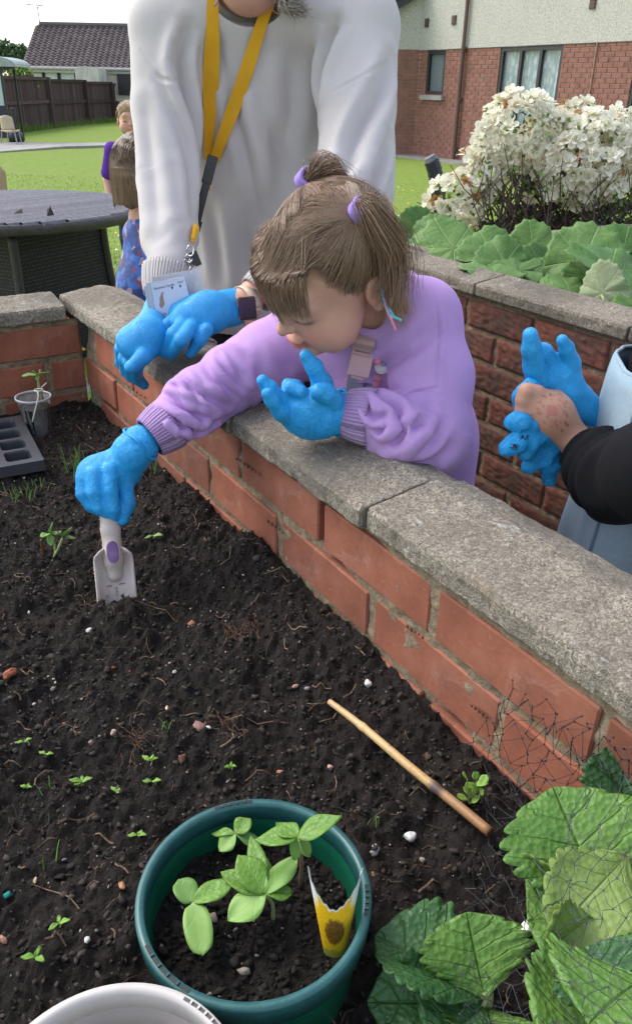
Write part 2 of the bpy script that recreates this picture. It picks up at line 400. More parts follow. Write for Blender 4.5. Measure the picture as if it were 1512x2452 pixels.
def m_leaf(name, c1, c2, vein=(.5, .7, .35), rough=.42, veins=7.0, vs=.5, bump=.4, trans=.25, cell=60):
    """leaf: UV u along the midrib 0..1, v across -1..1"""
    s = NT(name); sx = s.n('ShaderNodeSeparateXYZ'); s.l(s.co.outputs['UV'], sx.inputs[0]); u, v = sx.outputs[0], sx.outputs[1]
    av = s.math('ABSOLUTE', v)
    ph = s.math('MULTIPLY', s.math('SUBTRACT', u, s.math('MULTIPLY', av, .30)), veins)
    fr = s.math('ABSOLUTE', s.math('SUBTRACT', s.math('FRACT', ph), .5))        # 0 on a vein
    side = s.ramp(fr, [(0, 1.0), (.07, 0.0)]); mid = s.ramp(av, [(0, 1.0), (.045, 0.0)])
    vn = s.math('MAXIMUM', s.math('MULTIPLY', side, .55), mid)
    n = s.noise(22, 5, .6); cl = s.voro(cell, 'F1')
    col = s.ramp(n, [(.3, c1), (.7, c2)])
    col = s.mix(1.0, col, s.ramp(s.rand(), [(0, (.75, .8, .75)), (1, (1.15, 1.1, 1.05))]), 'MULTIPLY')
    col = s.mix(s.math('MULTIPLY', vn, vs), col, vein)
    h = s.math('SUBTRACT', s.math('MULTIPLY', cl, .6), vn)
    nm = s.bump(h, bump, .003)
    s.done(col, rough, nm, .45)
    tr = s.n('ShaderNodeBsdfTranslucent'); s.l(s.mix(1.0, col, (1.25, 1.35, .7), 'MULTIPLY'), tr.inputs['Color']); s.l(nm, tr.inputs['Normal'])
    ms = s.n('ShaderNodeMixShader'); ms.inputs[0].default_value = trans; s.l(s.p.outputs[0], ms.inputs[1]); s.l(tr.outputs[0], ms.inputs[2]); s.l(ms.outputs[0], s.out.inputs[0])
    return s.m
def m_glass(name, tint=(.6, .68, .7), rough=.05, alpha=.35):
    s = NT(name); return s.done(tint, rough, None, .6, Alpha=alpha)
# ================================================================== SETTING
WZ = 0.79                                    # underside of the copings
W0 = onz(178, 765, WZ)[:2]; W0 = A(W0[0], W0[1], 0)
D3 = A(.54, -.8417, 0)                       # along the long wall, towards the camera
NB = A(-.8417, -.54, 0)                      # out of the long wall, into the bed
BF = .012                                    # coping overhang
MAT = {}
MAT['brick'] = m_brick_smooth(); MAT['rustic'] = m_brick_rough(); MAT['mortar'] = m_mortar(); MAT['coping'] = m_coping(); MAT['soil'] = m_soil(); MAT['crumb'] = m_crumb()

# ---- lawn: one sheet out to the horizon
def build_lawn():
    ys = np.concatenate([[-60, -8], np.linspace(-2, 40, 43), [60, 120, 300, 700]]); xs = np.concatenate([[-600, -150, -60], np.linspace(-30, 30, 31), [60, 150, 600]])
    v = []; n = len(xs)
    for y in ys:
        for x in xs:
            z = ground_z(min(y, 60)) + (.0 if y < 3 else .025*math.sin(x*.7+y*.4))
            v.append((x, y, z))
    f = [(j*n+i, j*n+i+1, (j+1)*n+i+1, (j+1)*n+i) for j in range(len(ys)-1) for i in range(n-1)]
    s = NT('mown_grass'); n1 = s.noise(.5, 5, .6); n2 = s.noise(9, 6, .75); n3 = s.noise(60, 3, .7)
    c = s.ramp(n2, [(.3, (.13, .19, .030)), (.55, (.19, .265, .048)), (.75, (.26, .34, .08))])
    c = s.mix(s.ramp(n1, [(.35, 0.0), (.7, .55)]), c, (.20, .26, .06))
    c = s.mix(s.ramp(n3, [(.3, .4), (.5, 0.0)]), c, (.10, .15, .025))
    m = s.done(c, .9, s.bump(s.mix(.5, n2, n3), .4, .02), .1)
    return tag(mesh('lawn', v, f, m, smooth=True), kind='structure')
build_lawn()

def build_grass():
    """blades on the part of the lawn in view, and daisies and buttercups"""
    V = []; Fc = []; Cc = []; k = 0
    rg = np.random.default_rng(5)
    def patch(n, xlo, xhi, ylo, yhi, h0, h1, w):
        nonlocal k
        x = rg.uniform(xlo, xhi, n); y = ylo+(yhi-ylo)*rg.uniform(0, 1, n)**1.6
        h = rg.uniform(h0, h1, n); a = rg.uniform(0, 6.28, n); ln = rg.uniform(.1, .7, n)*h
        z = np.array([ground_z(q) for q in y])+np.where(y < 3, 0, .025*np.sin(x*.7+y*.4))-.004
        dx, dy = np.cos(a), np.sin(a); ww = w*rg.uniform(.7, 1.3, n)
        b = np.stack([x, y, z], 1); s = np.stack([-dy*ww, dx*ww, 0*x], 1); t = b+np.stack([dx*ln, dy*ln, h], 1)
        V.append(np.stack([b-s, b+s, t], 1).reshape(-1, 3)); Fc.append(np.arange(n*3).reshape(-1, 3)+k); k += n*3
        g = rg.uniform(.7, 1.2, (n, 1)); c = np.array([[.235, .325, .068]])*g*(1+rg.normal(0, .06, (n, 3)))
        Cc.append(np.repeat(c, 3, 0))
    patch(52000, -3.6, 3.6, 2.4, 7.0, .012, .030, .0028)
    patch(24000, -6, 5, 5, 14, .012, .030, .005)
    o = mesh('grass_blades', np.concatenate(V), np.concatenate(Fc), simple('grass_blade', (1, 1, 1), .7, 0.0, attr=True, spec=.2), col=np.concatenate(Cc))
    tag(o, 'short green grass blades of the mown lawn', 'grass', kind='stuff')
    mb = MB()
    for i in range(420):
        if i % 3: x, y = rg.uniform(-4.5, -.5), rg.uniform(3.6, 11)
        else: x, y = rg.uniform(.7, 3.0), rg.uniform(4.5, 13)
        z = ground_z(y)+(0 if y < 3 else .025*math.sin(x*.7+y*.4))+.05; yellow = rg.uniform() < .75; r = rg.uniform(.011, .019)
        a = np.arange(6)*math.pi/3; v = np.stack([x+r*np.cos(a), y+r*np.sin(a), z+0*a], 1)
        v = np.vstack([v, [x, y, z+.012], [x, y, z-.01]])
        mb.add(v, [(j, (j+1) % 6, 6) for j in range(6)]+[((j+1) % 6, j, 7) for j in range(6)], (.75, .58, .02) if yellow else (.75, .75, .68))
    tag(mb.build('lawn_flowers', simple('petal', (1, 1, 1), .6, 0.0, attr=True), usecol=True), 'tiny buttercups and daisies dotted across the lawn', 'flowers', kind='stuff')
build_grass()

# ---- bricks, mortar and copings
BL, BH, BT, JT = .214, .0645, .1025, .0125
def brick_meshes(n, rough, seed):
    out = []; rg = np.random.default_rng(seed)
    for i in range(n):
        bm = bmesh.new(); bmesh.ops.create_cube(bm, size=1); bmesh.ops.scale(bm, vec=(BL, BT, BH), verts=bm.verts)
        if rough:
            f = [q for q in bm.faces if q.normal.y < -.9]
            e = list({e for q in f for e in q.edges})
            bmesh.ops.subdivide_edges(bm, edges=[e for e in bm.edges if abs((e.verts[0].co-e.verts[1].co).x) > .1], cuts=34, use_grid_fill=True)
            bmesh.ops.subdivide_edges(bm, edges=[e for e in bm.edges if abs((e.verts[0].co-e.verts[1].co).z) > .05 and e.verts[0].co.y < 0 and e.verts[1].co.y < 0], cuts=13, use_grid_fill=True)
            for v in bm.verts:
                if v.co.y < -BT/2+.001:
                    p = np.array([v.co.x*90+i*9.1, v.co.z*150, i*3.3]); q = np.array([v.co.x*40+i*5.7, v.co.z*90+v.co.x*12, 4.4+i])
                    edge = min(1, (BH/2-abs(v.co.z))/.006, (BL/2-abs(v.co.x))/.006)
                    v.co.y -= max(0, edge)*(.002+.0030*float(noise3(p))+.0040*abs(float(noise3(q))))
        else:
            bmesh.ops.bevel(bm, geom=bm.edges[:], offset=.0022, segments=1, profile=.6, affect='EDGES')
            for v in bm.verts:
                q = np.array(v.co)*28+i*7.7; v.co += Vector((float(noise3(q)), float(noise3(q+31)), float(noise3(q+57))))*.0010
        me = bpy.data.meshes.new('brick'); bm.to_mesh(me); bm.free()
        me.materials.append(MAT['rustic' if rough else 'brick'])
        if rough: me.polygons.foreach_set('use_smooth', np.ones(len(me.polygons), bool))
        out.append(me)
    return out
def mortar_core(name, root, o, d, nb, L, z0, z1, back=.0, seed=0):
    """the joints between the bricks: a core set back from the brick face, lumpy and in places squeezed out"""
    ds = .006; ns = int(L/ds)+1; nz = int((z1-z0)/ds)+1
    s = np.linspace(0, L, ns); z = np.linspace(z0, z1, nz); SS, ZZ = np.meshgrid(s, z)
    p = o+SS[..., None]*d+np.stack([0*SS, 0*SS, ZZ], -1)
    q = np.stack([SS*24+seed*7, ZZ*24, 0*SS+seed], -1)
    off = -.0048+.0033*fbm(q*1.6, 4)-.022*np.clip(noise3(q*.30+9)-.30, 0, 1)
    p = p+nb*(off)[..., None]
    v = p.reshape(-1, 3); n = ns
    f = np.array([(j*n+i, j*n+i+1, (j+1)*n+i+1, (j+1)*n+i) for j in range(nz-1) for i in range(n-1)])
    v2 = (o+SS[..., None]*d+np.stack([0*SS, 0*SS, ZZ], -1)-nb*(BT-.008)).reshape(-1, 3)
    f2 = f[:, ::-1]+len(v)
    e = []
    for i in range(ns-1): e += [(i, i+len(v), i+1+len(v), i+1)]
    N = len(v)
    for j in range(nz-1):
        e += [(j*n, (j+1)*n, (j+1)*n+N, j*n+N), (j*n+n-1, j*n+n-1+N, (j+1)*n+n-1+N, (j+1)*n+n-1)]
    m = mesh(name, np.vstack([v, v2]), np.vstack([f, f2, np.array(e)]), MAT['mortar'], None, True)
    adopt(root, m); return m
def brick_wall(root, o, d, nb, L, zt, courses, rough=False, off0=0.0, seed=0, nmesh=7, zmin=-1, jit=1.0, skip=None):
    """o: foot of the brick face at s=0 under the copings; bricks laid in stretcher bond, each an object"""
    rg = np.random.default_rng(seed); ms = brick_meshes(nmesh, rough, seed)
    R = np.stack([d, -nb, A(0, 0, 1)], 1)
    if np.linalg.det(R) < 0: R[:, 0] *= -1
    for c in range(courses):
        zc = zt-.010-BH/2-c*(BH+JT)
        if zc < zmin: break
        s = -(BL+JT)*(.5 if c % 2 else 0)+off0
        while s < L:
            a = max(s, 0); b = min(s+BL, L)
            if b-a > .03 and not (skip and skip(.5*(a+b), c)):
                mid = .5*(a+b); sc = (b-a)/BL
                t = o+d*(mid+rg.normal(0, .0015)*jit)-nb*(BT/2+abs(rg.normal(0, .0016))*jit)+A(0, 0, zc+rg.normal(0, .001)*jit)
                tw = rotz(rg.normal(0, .006)*jit); RR = tw@R; RR = RR*np.array([sc, 1, 1+rg.normal(0, .008)])[None, :]
                if rg.uniform() < .5 and not rough: RR = RR*np.array([-1, 1, -1])[None, :]
                M = M4(RR, t-np.array(root.location)); x = share('brick', ms[rg.integers(nmesh)], M, root)
            s += BL+JT
def coping_slab(L, wid=.15, seed=0, prof=None):
    """weathered slab: x along 0..L, y across 0 (bed side) .. wid, z up from 0"""
    pr = np.array(prof or [(.004, 0), (0, .004), (0, .025), (.003, .0305), (.05, .037), (.095, .0425), (.10, .0428), (.147, .0295), (.15, .025), (.15, .003), (.146, 0)])
    pr[:, 0] *= wid/.15
    q = []
    for i in range(len(pr)):
        a, b = pr[i], pr[(i+1) % len(pr)]; k = max(1, int(np.linalg.norm(b-a)/.006))
        for t in range(k): q.append(a+(b-a)*t/k)
    q = np.array(q); m = len(q); xs = np.concatenate([[0, .002], np.linspace(.008, L-.008, max(6, int(L/.006))), [L-.002, L]]); n = len(xs)
    v = np.zeros((n, m, 3)); v[:, :, 0] = xs[:, None]; v[:, :, 1] = q[:, 0]; v[:, :, 2] = q[:, 1]
    c = v-np.array([0, wid/2, .015]); sh = np.where((xs < .001) | (xs > L-.001), .955, 1.0)[:, None, None]
    v[..., 1:] = (c*sh+np.array([0, wid/2, .015]))[..., 1:]
    P = v.reshape(-1, 3); nn = .0022*fbm(P*45+seed*3.3, 3)[:, None]*np.ones(3)
    chip = np.clip(noise3(P*np.array([22, 60, 60])+seed*1.7)-.45, 0, 1)*.012
    ctr = np.stack([P[:, 0], 0*P[:, 0]+wid/2, 0*P[:, 0]+.015], 1); dr = P-ctr; dr /= np.linalg.norm(dr, axis=1)[:, None]+1e-9
    onedge = np.exp(-(np.minimum(np.abs(P[:, 1]), 1)/.008)**2)*np.exp(-((P[:, 2]-.028)/.012)**2)+np.exp(-(P[:, 1]/.008)**2)*np.exp(-((P[:, 2])/.012)**2)
    P = P+dr*(nn-(chip*onedge)[:, None])
    f = [(i*m+j, i*m+(j+1) % m, (i+1)*m+(j+1) % m, (i+1)*m+j) for i in range(n-1) for j in range(m)]
    f = [x[::-1] for x in f]
    f += [tuple(range(m)), tuple((n-1)*m+k for k in range(m))[::-1]]
    return P, f
def lay_copings(root, o, d, nb, cuts, seed, wid=.15, prof=None, lift=None):
    for i in range(len(cuts)-1):
        a, b = cuts[i], cuts[i+1]-.004
        v, f = coping_slab(b-a, wid, seed+i, prof); R = np.stack([d, -nb, A(0, 0, 1)], 1)
        rgx = np.random.default_rng(seed+i); tw = rotz(rgx.normal(0, .004))@np.array([[1, 0, 0], [0, 1, rgx.normal(0, .012)], [0, 0, 1]])
        w = v@(tw@R).T+o+d*a+nb*(BF+rgx.normal(0, .002))+A(0, 0, WZ+.0015+(rgx.uniform(0, .004)))
        s_ = mesh('coping_slab', w, f, MAT['coping'], None, False); adopt(root, s_)
OB = W0-NB*BF*1.0                                    # corner of the brick faces
LONG = 2.05
wl = empty('raised_bed', OB, 'red brick raised bed with grey coping around the dark soil, in the foreground', 'raised bed', 'raised beds')
brick_wall(wl, OB, D3, NB, LONG, WZ, 5, False, off0=.085, seed=11, zmin=.44)
def s_of(x, y, z): return float((onz(x, y, z)-W0)@D3)
mortar_core('mortar', wl, OB, D3, NB, LONG, .02, WZ+.0012, seed=1)
lay_copings(wl, OB, D3, NB, [-.10, s_of(357, 872, .80), s_of(567, 1043, WZ), s_of(876, 1276, WZ), LONG+.02], 3)
def dents():
    me = None; rg = np.random.default_rng(6); v, f = lathe([(.0001, .0012), (.0016, .0010), (.0026, .0)], 9); m = simple('brick_pit', (.085, .028, .018), .95)
    for (x, y) in ((566, 1098), (642, 1248), (1128, 1690), (310, 925), (585, 1110), (975, 1500)):
        for k in range(5):
            d = ray(x+k*9, y+k*6.6+rg.normal(0, 1)); p0 = OB+NB*.0006; t = ((p0-CAMP)@NB)/(d@NB); p = CAMP+d*t; R = frame(NB)
            o = mesh('brick_pit', (v*rg.uniform(.7, 1.2))@R.T+p, f, m, None, True); adopt(wl, o)
dents()
# the bed's back wall, running off to the left
LB = 1.30
wb = wl
NB2 = -(-D3)*1.0                                    # faces along D3 into the bed
brick_wall(wb, OB+NB*.004, NB, D3, LB, WZ, 5, False, off0=-.03, seed=23, zmin=.42)
mortar_core('mortar', wb, OB+NB*.002, NB, D3, LB, .02, WZ+.0012, seed=2)
lay_copings(wb, OB+NB*BF, NB, D3, [.018, .52, 1.0, LB], 21)

# the second bed, with a rustic outer face
R0 = onz(1060, 690, WZ); R0 = A(R0[0], R0[1], 0)+D3*(-.40)
wr = empty('raised_bed', R0, 'rough dark brick raised bed full of big leaves and a white flowering shrub', 'raised bed', 'raised beds')
RB = R0-NB*BF
brick_wall(wr, RB, D3, NB, 2.3, WZ, 11, True, off0=.04, seed=31, nmesh=6, zmin=.0)
mortar_core('mortar', wr, RB, D3, NB, 2.3, .0, WZ+.0012, seed=4)
lay_copings(wr, RB, D3, NB, [-.02, .52, .98, 1.62, 2.32], 41)
wr2 = wr
brick_wall(wr2, RB-NB*.11+D3*.0, -NB, -D3, 1.0, WZ, 11, True, off0=.02, seed=37, nmesh=3, zmin=.0)
mortar_core('mortar', wr2, RB-NB*.11, -NB, -D3, 1.0, .0, WZ+.0012, seed=5)
lay_copings(wr2, RB-NB*.15, -NB, -D3, [0, .5, 1.0], 51)
# paving between the beds
def slab_sheet(name, quad, z, mat):
    return tag(mesh(name, [(p[0], p[1], z) for p in quad], [(0, 1, 2, 3)], mat), kind='structure')
MAT['paving'] = simple('grey_paving', (.24, .225, .20), .9, .3, 5, .5, 70)
q0 = W0-NB*.10+D3*(-3); q1 = W0-NB*.10+D3*3; q2 = R0+D3*3+NB*.0; q3 = R0+D3*(-3)
slab_sheet('paving', [q0, q1, W0-NB*.94+D3*3, W0-NB*.94+D3*(-.9)], .004, MAT['paving'])

# ---- soil of the near bed: raked, lumpy, highest along the wall
SOILZ = .600
def soil_h(x, y):
    p = np.stack([x, y, 0*x], -1)
    dw = (x-W0[0])*NB[0]+(y-W0[1])*NB[1]                  # distance from the long wall
    ds = (x-W0[0])*D3[0]+(y-W0[1])*D3[1]
    z = SOILZ+.022*np.exp(-(np.maximum(dw, 0)/.10)**2)*np.clip((ds-.35)/.25, 0, 1)
    z = z+.016*noise3(p*4.2+3)+.010*noise3(p*9+8)
    r = noise3(p*22+1); z = z+.0065*r+.009*np.abs(noise3(p*40+5))+.008*np.clip(noise3(p*85+2), -.25, 1)+.005*np.abs(noise3(p*150+7))+.0022*noise3(p*240)
    # clods
    c = np.clip(noise3(p*30+40)-.30, 0, 1); z = z+.020*c*(1+.8*noise3(p*130+3))
    # trowel: hole behind the blade, heap before it
    T = TROWEL_TIP
    z = z-.030*np.exp(-(((x-T[0]+.01)/.055)**2+((y-T[1]-.055)/.05)**2))+.020*np.exp(-(((x-T[0]-.02)/.07)**2+((y-T[1]+.035)/.035)**2))
    z = z+.028*np.exp(-(((x-A_MOUND[0])/.05)**2+((y-A_MOUND[1])/.04)**2))
    z = z-.020*np.exp(-(((x-HOLE[0])/.022)**2+((y-HOLE[1])/.022)**2))
    return z
TROWEL_TIP = onz(278, 1440, .605); A_MOUND = onz(600, 1345, .61); HOLE = onz(1010, 2015, .60)
def build_soil():
    # grid in wall coordinates, finer near the camera
    a = np.concatenate([np.arange(-.002, .95, .0042), np.arange(.95, 1.31, .012)])       # away from the long wall
    b = np.concatenate([np.arange(0.002, .62, .0065), np.arange(.62, 1.62, .0040), np.arange(1.62, 2.0, .012)])
    AA, BB = np.meshgrid(a, b); X = OB[0]+AA*NB[0]+BB*D3[0]; Y = OB[1]+AA*NB[1]+BB*D3[1]
    Z = soil_h(X, Y); n = len(a)
    v = np.stack([X, Y, Z], -1).reshape(-1, 3); j, i = np.meshgrid(np.arange(len(b)-1), np.arange(n-1), indexing='ij')
    f = np.stack([j*n+i, j*n+i+1, (j+1)*n+i+1, (j+1)*n+i], -1).reshape(-1, 4)
    return tag(mesh('soil', v, f, MAT['soil'], smooth=True), kind='structure')
build_soil()
_ico = None
def ico(sub=1):
    bm = bmesh.new(); bmesh.ops.create_icosphere(bm, subdivisions=max(1, sub), radius=1); v = np.array([x.co for x in bm.verts]); f = np.array([[q.index for q in p.verts] for p in bm.faces]); bm.free(); return v, f
def scatter(name, P, sizes, cols, flat=.7, seed=1, mat=None, rough=.35, sub=1):
    v0, f0 = ico(max(1, sub)); rg = np.random.default_rng(seed); n = len(P)
    k = 1+rg.normal(0, rough, (n, len(v0), 1))*.6
    v = v0[None]*k; ax = rg.uniform(.42, 1.6, (n, 1, 3)); v = v*ax*np.asarray(sizes)[:, None, None]; v[..., 2] *= flat
    a = rg.uniform(0, 6.28, n); c, s = np.cos(a), np.sin(a)
    x = v[..., 0]*c[:, None]-v[..., 1]*s[:, None]; y = v[..., 0]*s[:, None]+v[..., 1]*c[:, None]
    v = np.stack([x, y, v[..., 2]], -1)+np.asarray(P)[:, None]
    f = (f0[None]+(np.arange(n)*len(v0))[:, None, None]).reshape(-1, 3)
    return mesh(name, v.reshape(-1, 3), f, mat or MAT['crumb'], None, False, np.repeat(cols, len(v0), 0))
def rand_bed(n, rg, amax=.85, bmin=.03, bmax=1.6):
    a = rg.uniform(.006, amax, n); b = rg.uniform(bmin, bmax, n); X = OB[0]+a*NB[0]+b*D3[0]; Y = OB[1]+a*NB[1]+b*D3[1]; return X, Y
def build_crumbs():
    rg = np.random.default_rng(9); n = 30000; X, Y = rand_bed(n, rg); sz = .0008+.0024*rg.uniform(0, 1, n)**3; big_ = rg.uniform(0, 1, n) < .003; sz[big_] = rg.uniform(.003, .0048, big_.sum())
    Z = soil_h(X, Y)+sz*.25; b = rg.uniform(.4, 2.3, n)[:, None]
    c = np.array([[.029, .023, .019]])*b; br = rg.uniform(0, 1, n) < .10; c[br] = np.array([.04, .026, .018])*b[br]
    tag(scatter('soil_crumbs', np.stack([X, Y, Z], 1), sz, c, .7, 2, rough=.62, sub=0), 'loose black crumbs and clods of compost over the bed', 'soil', kind='stuff')
    n = 3200; X, Y = rand_bed(n, rg); sz = .0005+.0014*rg.uniform(0, 1, n)**4; Z = soil_h(X, Y)+sz*.8
    pal = np.array([[.55, .5, .44], [.4, .3, .22], [.32, .16, .10], [.5, .46, .4], [.22, .2, .18]]); c = pal[rg.integers(0, 5, n)]*rg.uniform(.6, 1.1, (n, 1))
    tag(scatter('grit', np.stack([X, Y, Z], 1), sz, c, .8, 3), 'tiny pale grit sprinkled over the dark soil', 'grit', kind='stuff')
    # wood fibres and root threads
    mb = MB(); n = 1300; X, Y = rand_bed(n, rg)
    for i in range(n):
        L = rg.uniform(.006, .028) if rg.uniform() < .9 else rg.uniform(.03, .07); a = rg.uniform(0, 6.28); m = 5
        t = np.linspace(-.5, .5, m); cv = rg.normal(0, .35)*L
        x = X[i]+L*t*math.cos(a)-cv*(t**2)*4*math.sin(a)*.5; y = Y[i]+L*t*math.sin(a)+cv*(t**2)*4*math.cos(a)*.5
        z = soil_h(x, y)+.0012+rg.uniform(0, .002)
        g = rg.uniform(0, 1); c = (np.array([.05, .035, .025])*rg.uniform(.5, 1.3) if g < .55 else np.array([.22, .14, .085])*rg.uniform(.5, 1.2))
        mb.tube(np.stack([x, y, z], 1), rg.uniform(.0003, .0011), 4, True, c)
    tag(mb.build('root_fibres', MAT['crumb'], usecol=True), 'bark fibres and root threads lying in the dark compost', 'fibres', kind='stuff')
build_crumbs()
# second bed soil
tag(mesh('soil_bed', [tuple(RB-NB*.1+A(0, 0, .70)), tuple(RB-NB*.1+D3*2.3+A(0, 0, .70)), tuple(RB-NB*2.55+D3*2.3+A(0, 0, .60)), tuple(RB-NB*2.55+A(0, 0, .60))], [(0, 1, 2, 3)], MAT['soil']), kind='structure')
wr3 = wr
brick_wall(wr3, RB-NB*2.62-D3*0, D3, -NB, 2.3, WZ-.2, 8, False, off0=.0, seed=61, nmesh=3, zmin=.0)
mortar_core('mortar', wr3, RB-NB*2.62, D3, -NB, 2.3, .0, WZ-.2, seed=6)
# ================================================================== BACKGROUND
def meshdata(name, v, f, mat, smooth=False, uv=None):
    o = mesh(name, v, f, mat, None, smooth, uv=uv); me = o.data; bpy.data.objects.remove(o); return me
def slab_mesh(name, P, h, mat):
    n = len(P); v = [(p[0], p[1], ground_z(p[1])+h) for p in P]+[(p[0], p[1], ground_z(p[1])-.1) for p in P]
    return mesh(name, v, [tuple(range(n)), tuple(range(2*n-1, n-1, -1))]+[(i, n+i, n+(i+1) % n, (i+1) % n) for i in range(n)], mat)
def pieces(name, root, items, me, limit=300, mat=None, key=None):
    """items: (R, t) world frames of alike pieces; the nearest `limit` become objects, the rest one joined part"""
    items = sorted(items, key=key or (lambda it: it[1][1]))
    for R, t in items[:limit]: share(name, me, M4(R, t-np.array(root.location)), root)
    rest = items[limit:]
    if rest:
        nv = len(me.vertices); v0 = np.empty(nv*3); me.vertices.foreach_get('co', v0); v0 = v0.reshape(-1, 3); f0 = [tuple(p.vertices) for p in me.polygons]
        V = np.concatenate([v0@np.asarray(R).T+t for R, t in rest]); F = [tuple(i+k*nv for i in q) for k in range(len(rest)) for q in f0]
        o = mesh(name+'_field', V, F, me.materials[0]); adopt(root, o); o['kind'] = 'stuff'
MAT['roughcast'] = None
def mk():
    s = NT('pebbledash'); n = s.noise(9, 5, .7); v = s.voro(26, 'F1'); n2 = s.noise(45, 4, .7)
    c = s.ramp(n2, [(.35, (.30, .285, .25)), (.5, (.47, .455, .41)), (.62, (.56, .545, .50))])
    c = s.mix(s.ramp(s.noise(1.2, 4), [(.4, 0.0), (.8, .3)]), c, (.40, .37, .32))
    MAT['roughcast'] = s.done(c, .95, s.bump(n2, .8, .012), .1)
mk()
MAT['bld_brick'] = simple('building_brick', (.285, .122, .09), .85, .25, 6, .4, 60, .003, rnd=.35)
MAT['bld_mortar'] = simple('building_mortar', (.40, .32, .27), .95, .15, 20)
MAT['dark_frame'] = simple('dark_brown_frame', (.022, .02, .024), .45, .1)
MAT['brown_pipe'] = simple('brown_pipe', (.10, .055, .045), .5, .15, 3)
MAT['grey_sill'] = simple('concrete_sill', (.30, .29, .27), .9, .2)
MAT['glass'] = m_glass('window_glass', (.35, .42, .45), .04, .20)
MAT['room'] = simple('dim_room', (.10, .11, .11), .9, .2)
def mkc():
    s = NT('net_curtain'); mp = s.mapping((1, 1, .35)); n = s.voro(16, 'F1', vec=mp); w = s.noise(3, 4)
    c = s.ramp(n, [(.25, (.80, .86, .86)), (.5, (.42, .52, .52))]); MAT['net_curtain'] = s.done(c, .9, s.bump(n, .3, .004), .1)
mkc()

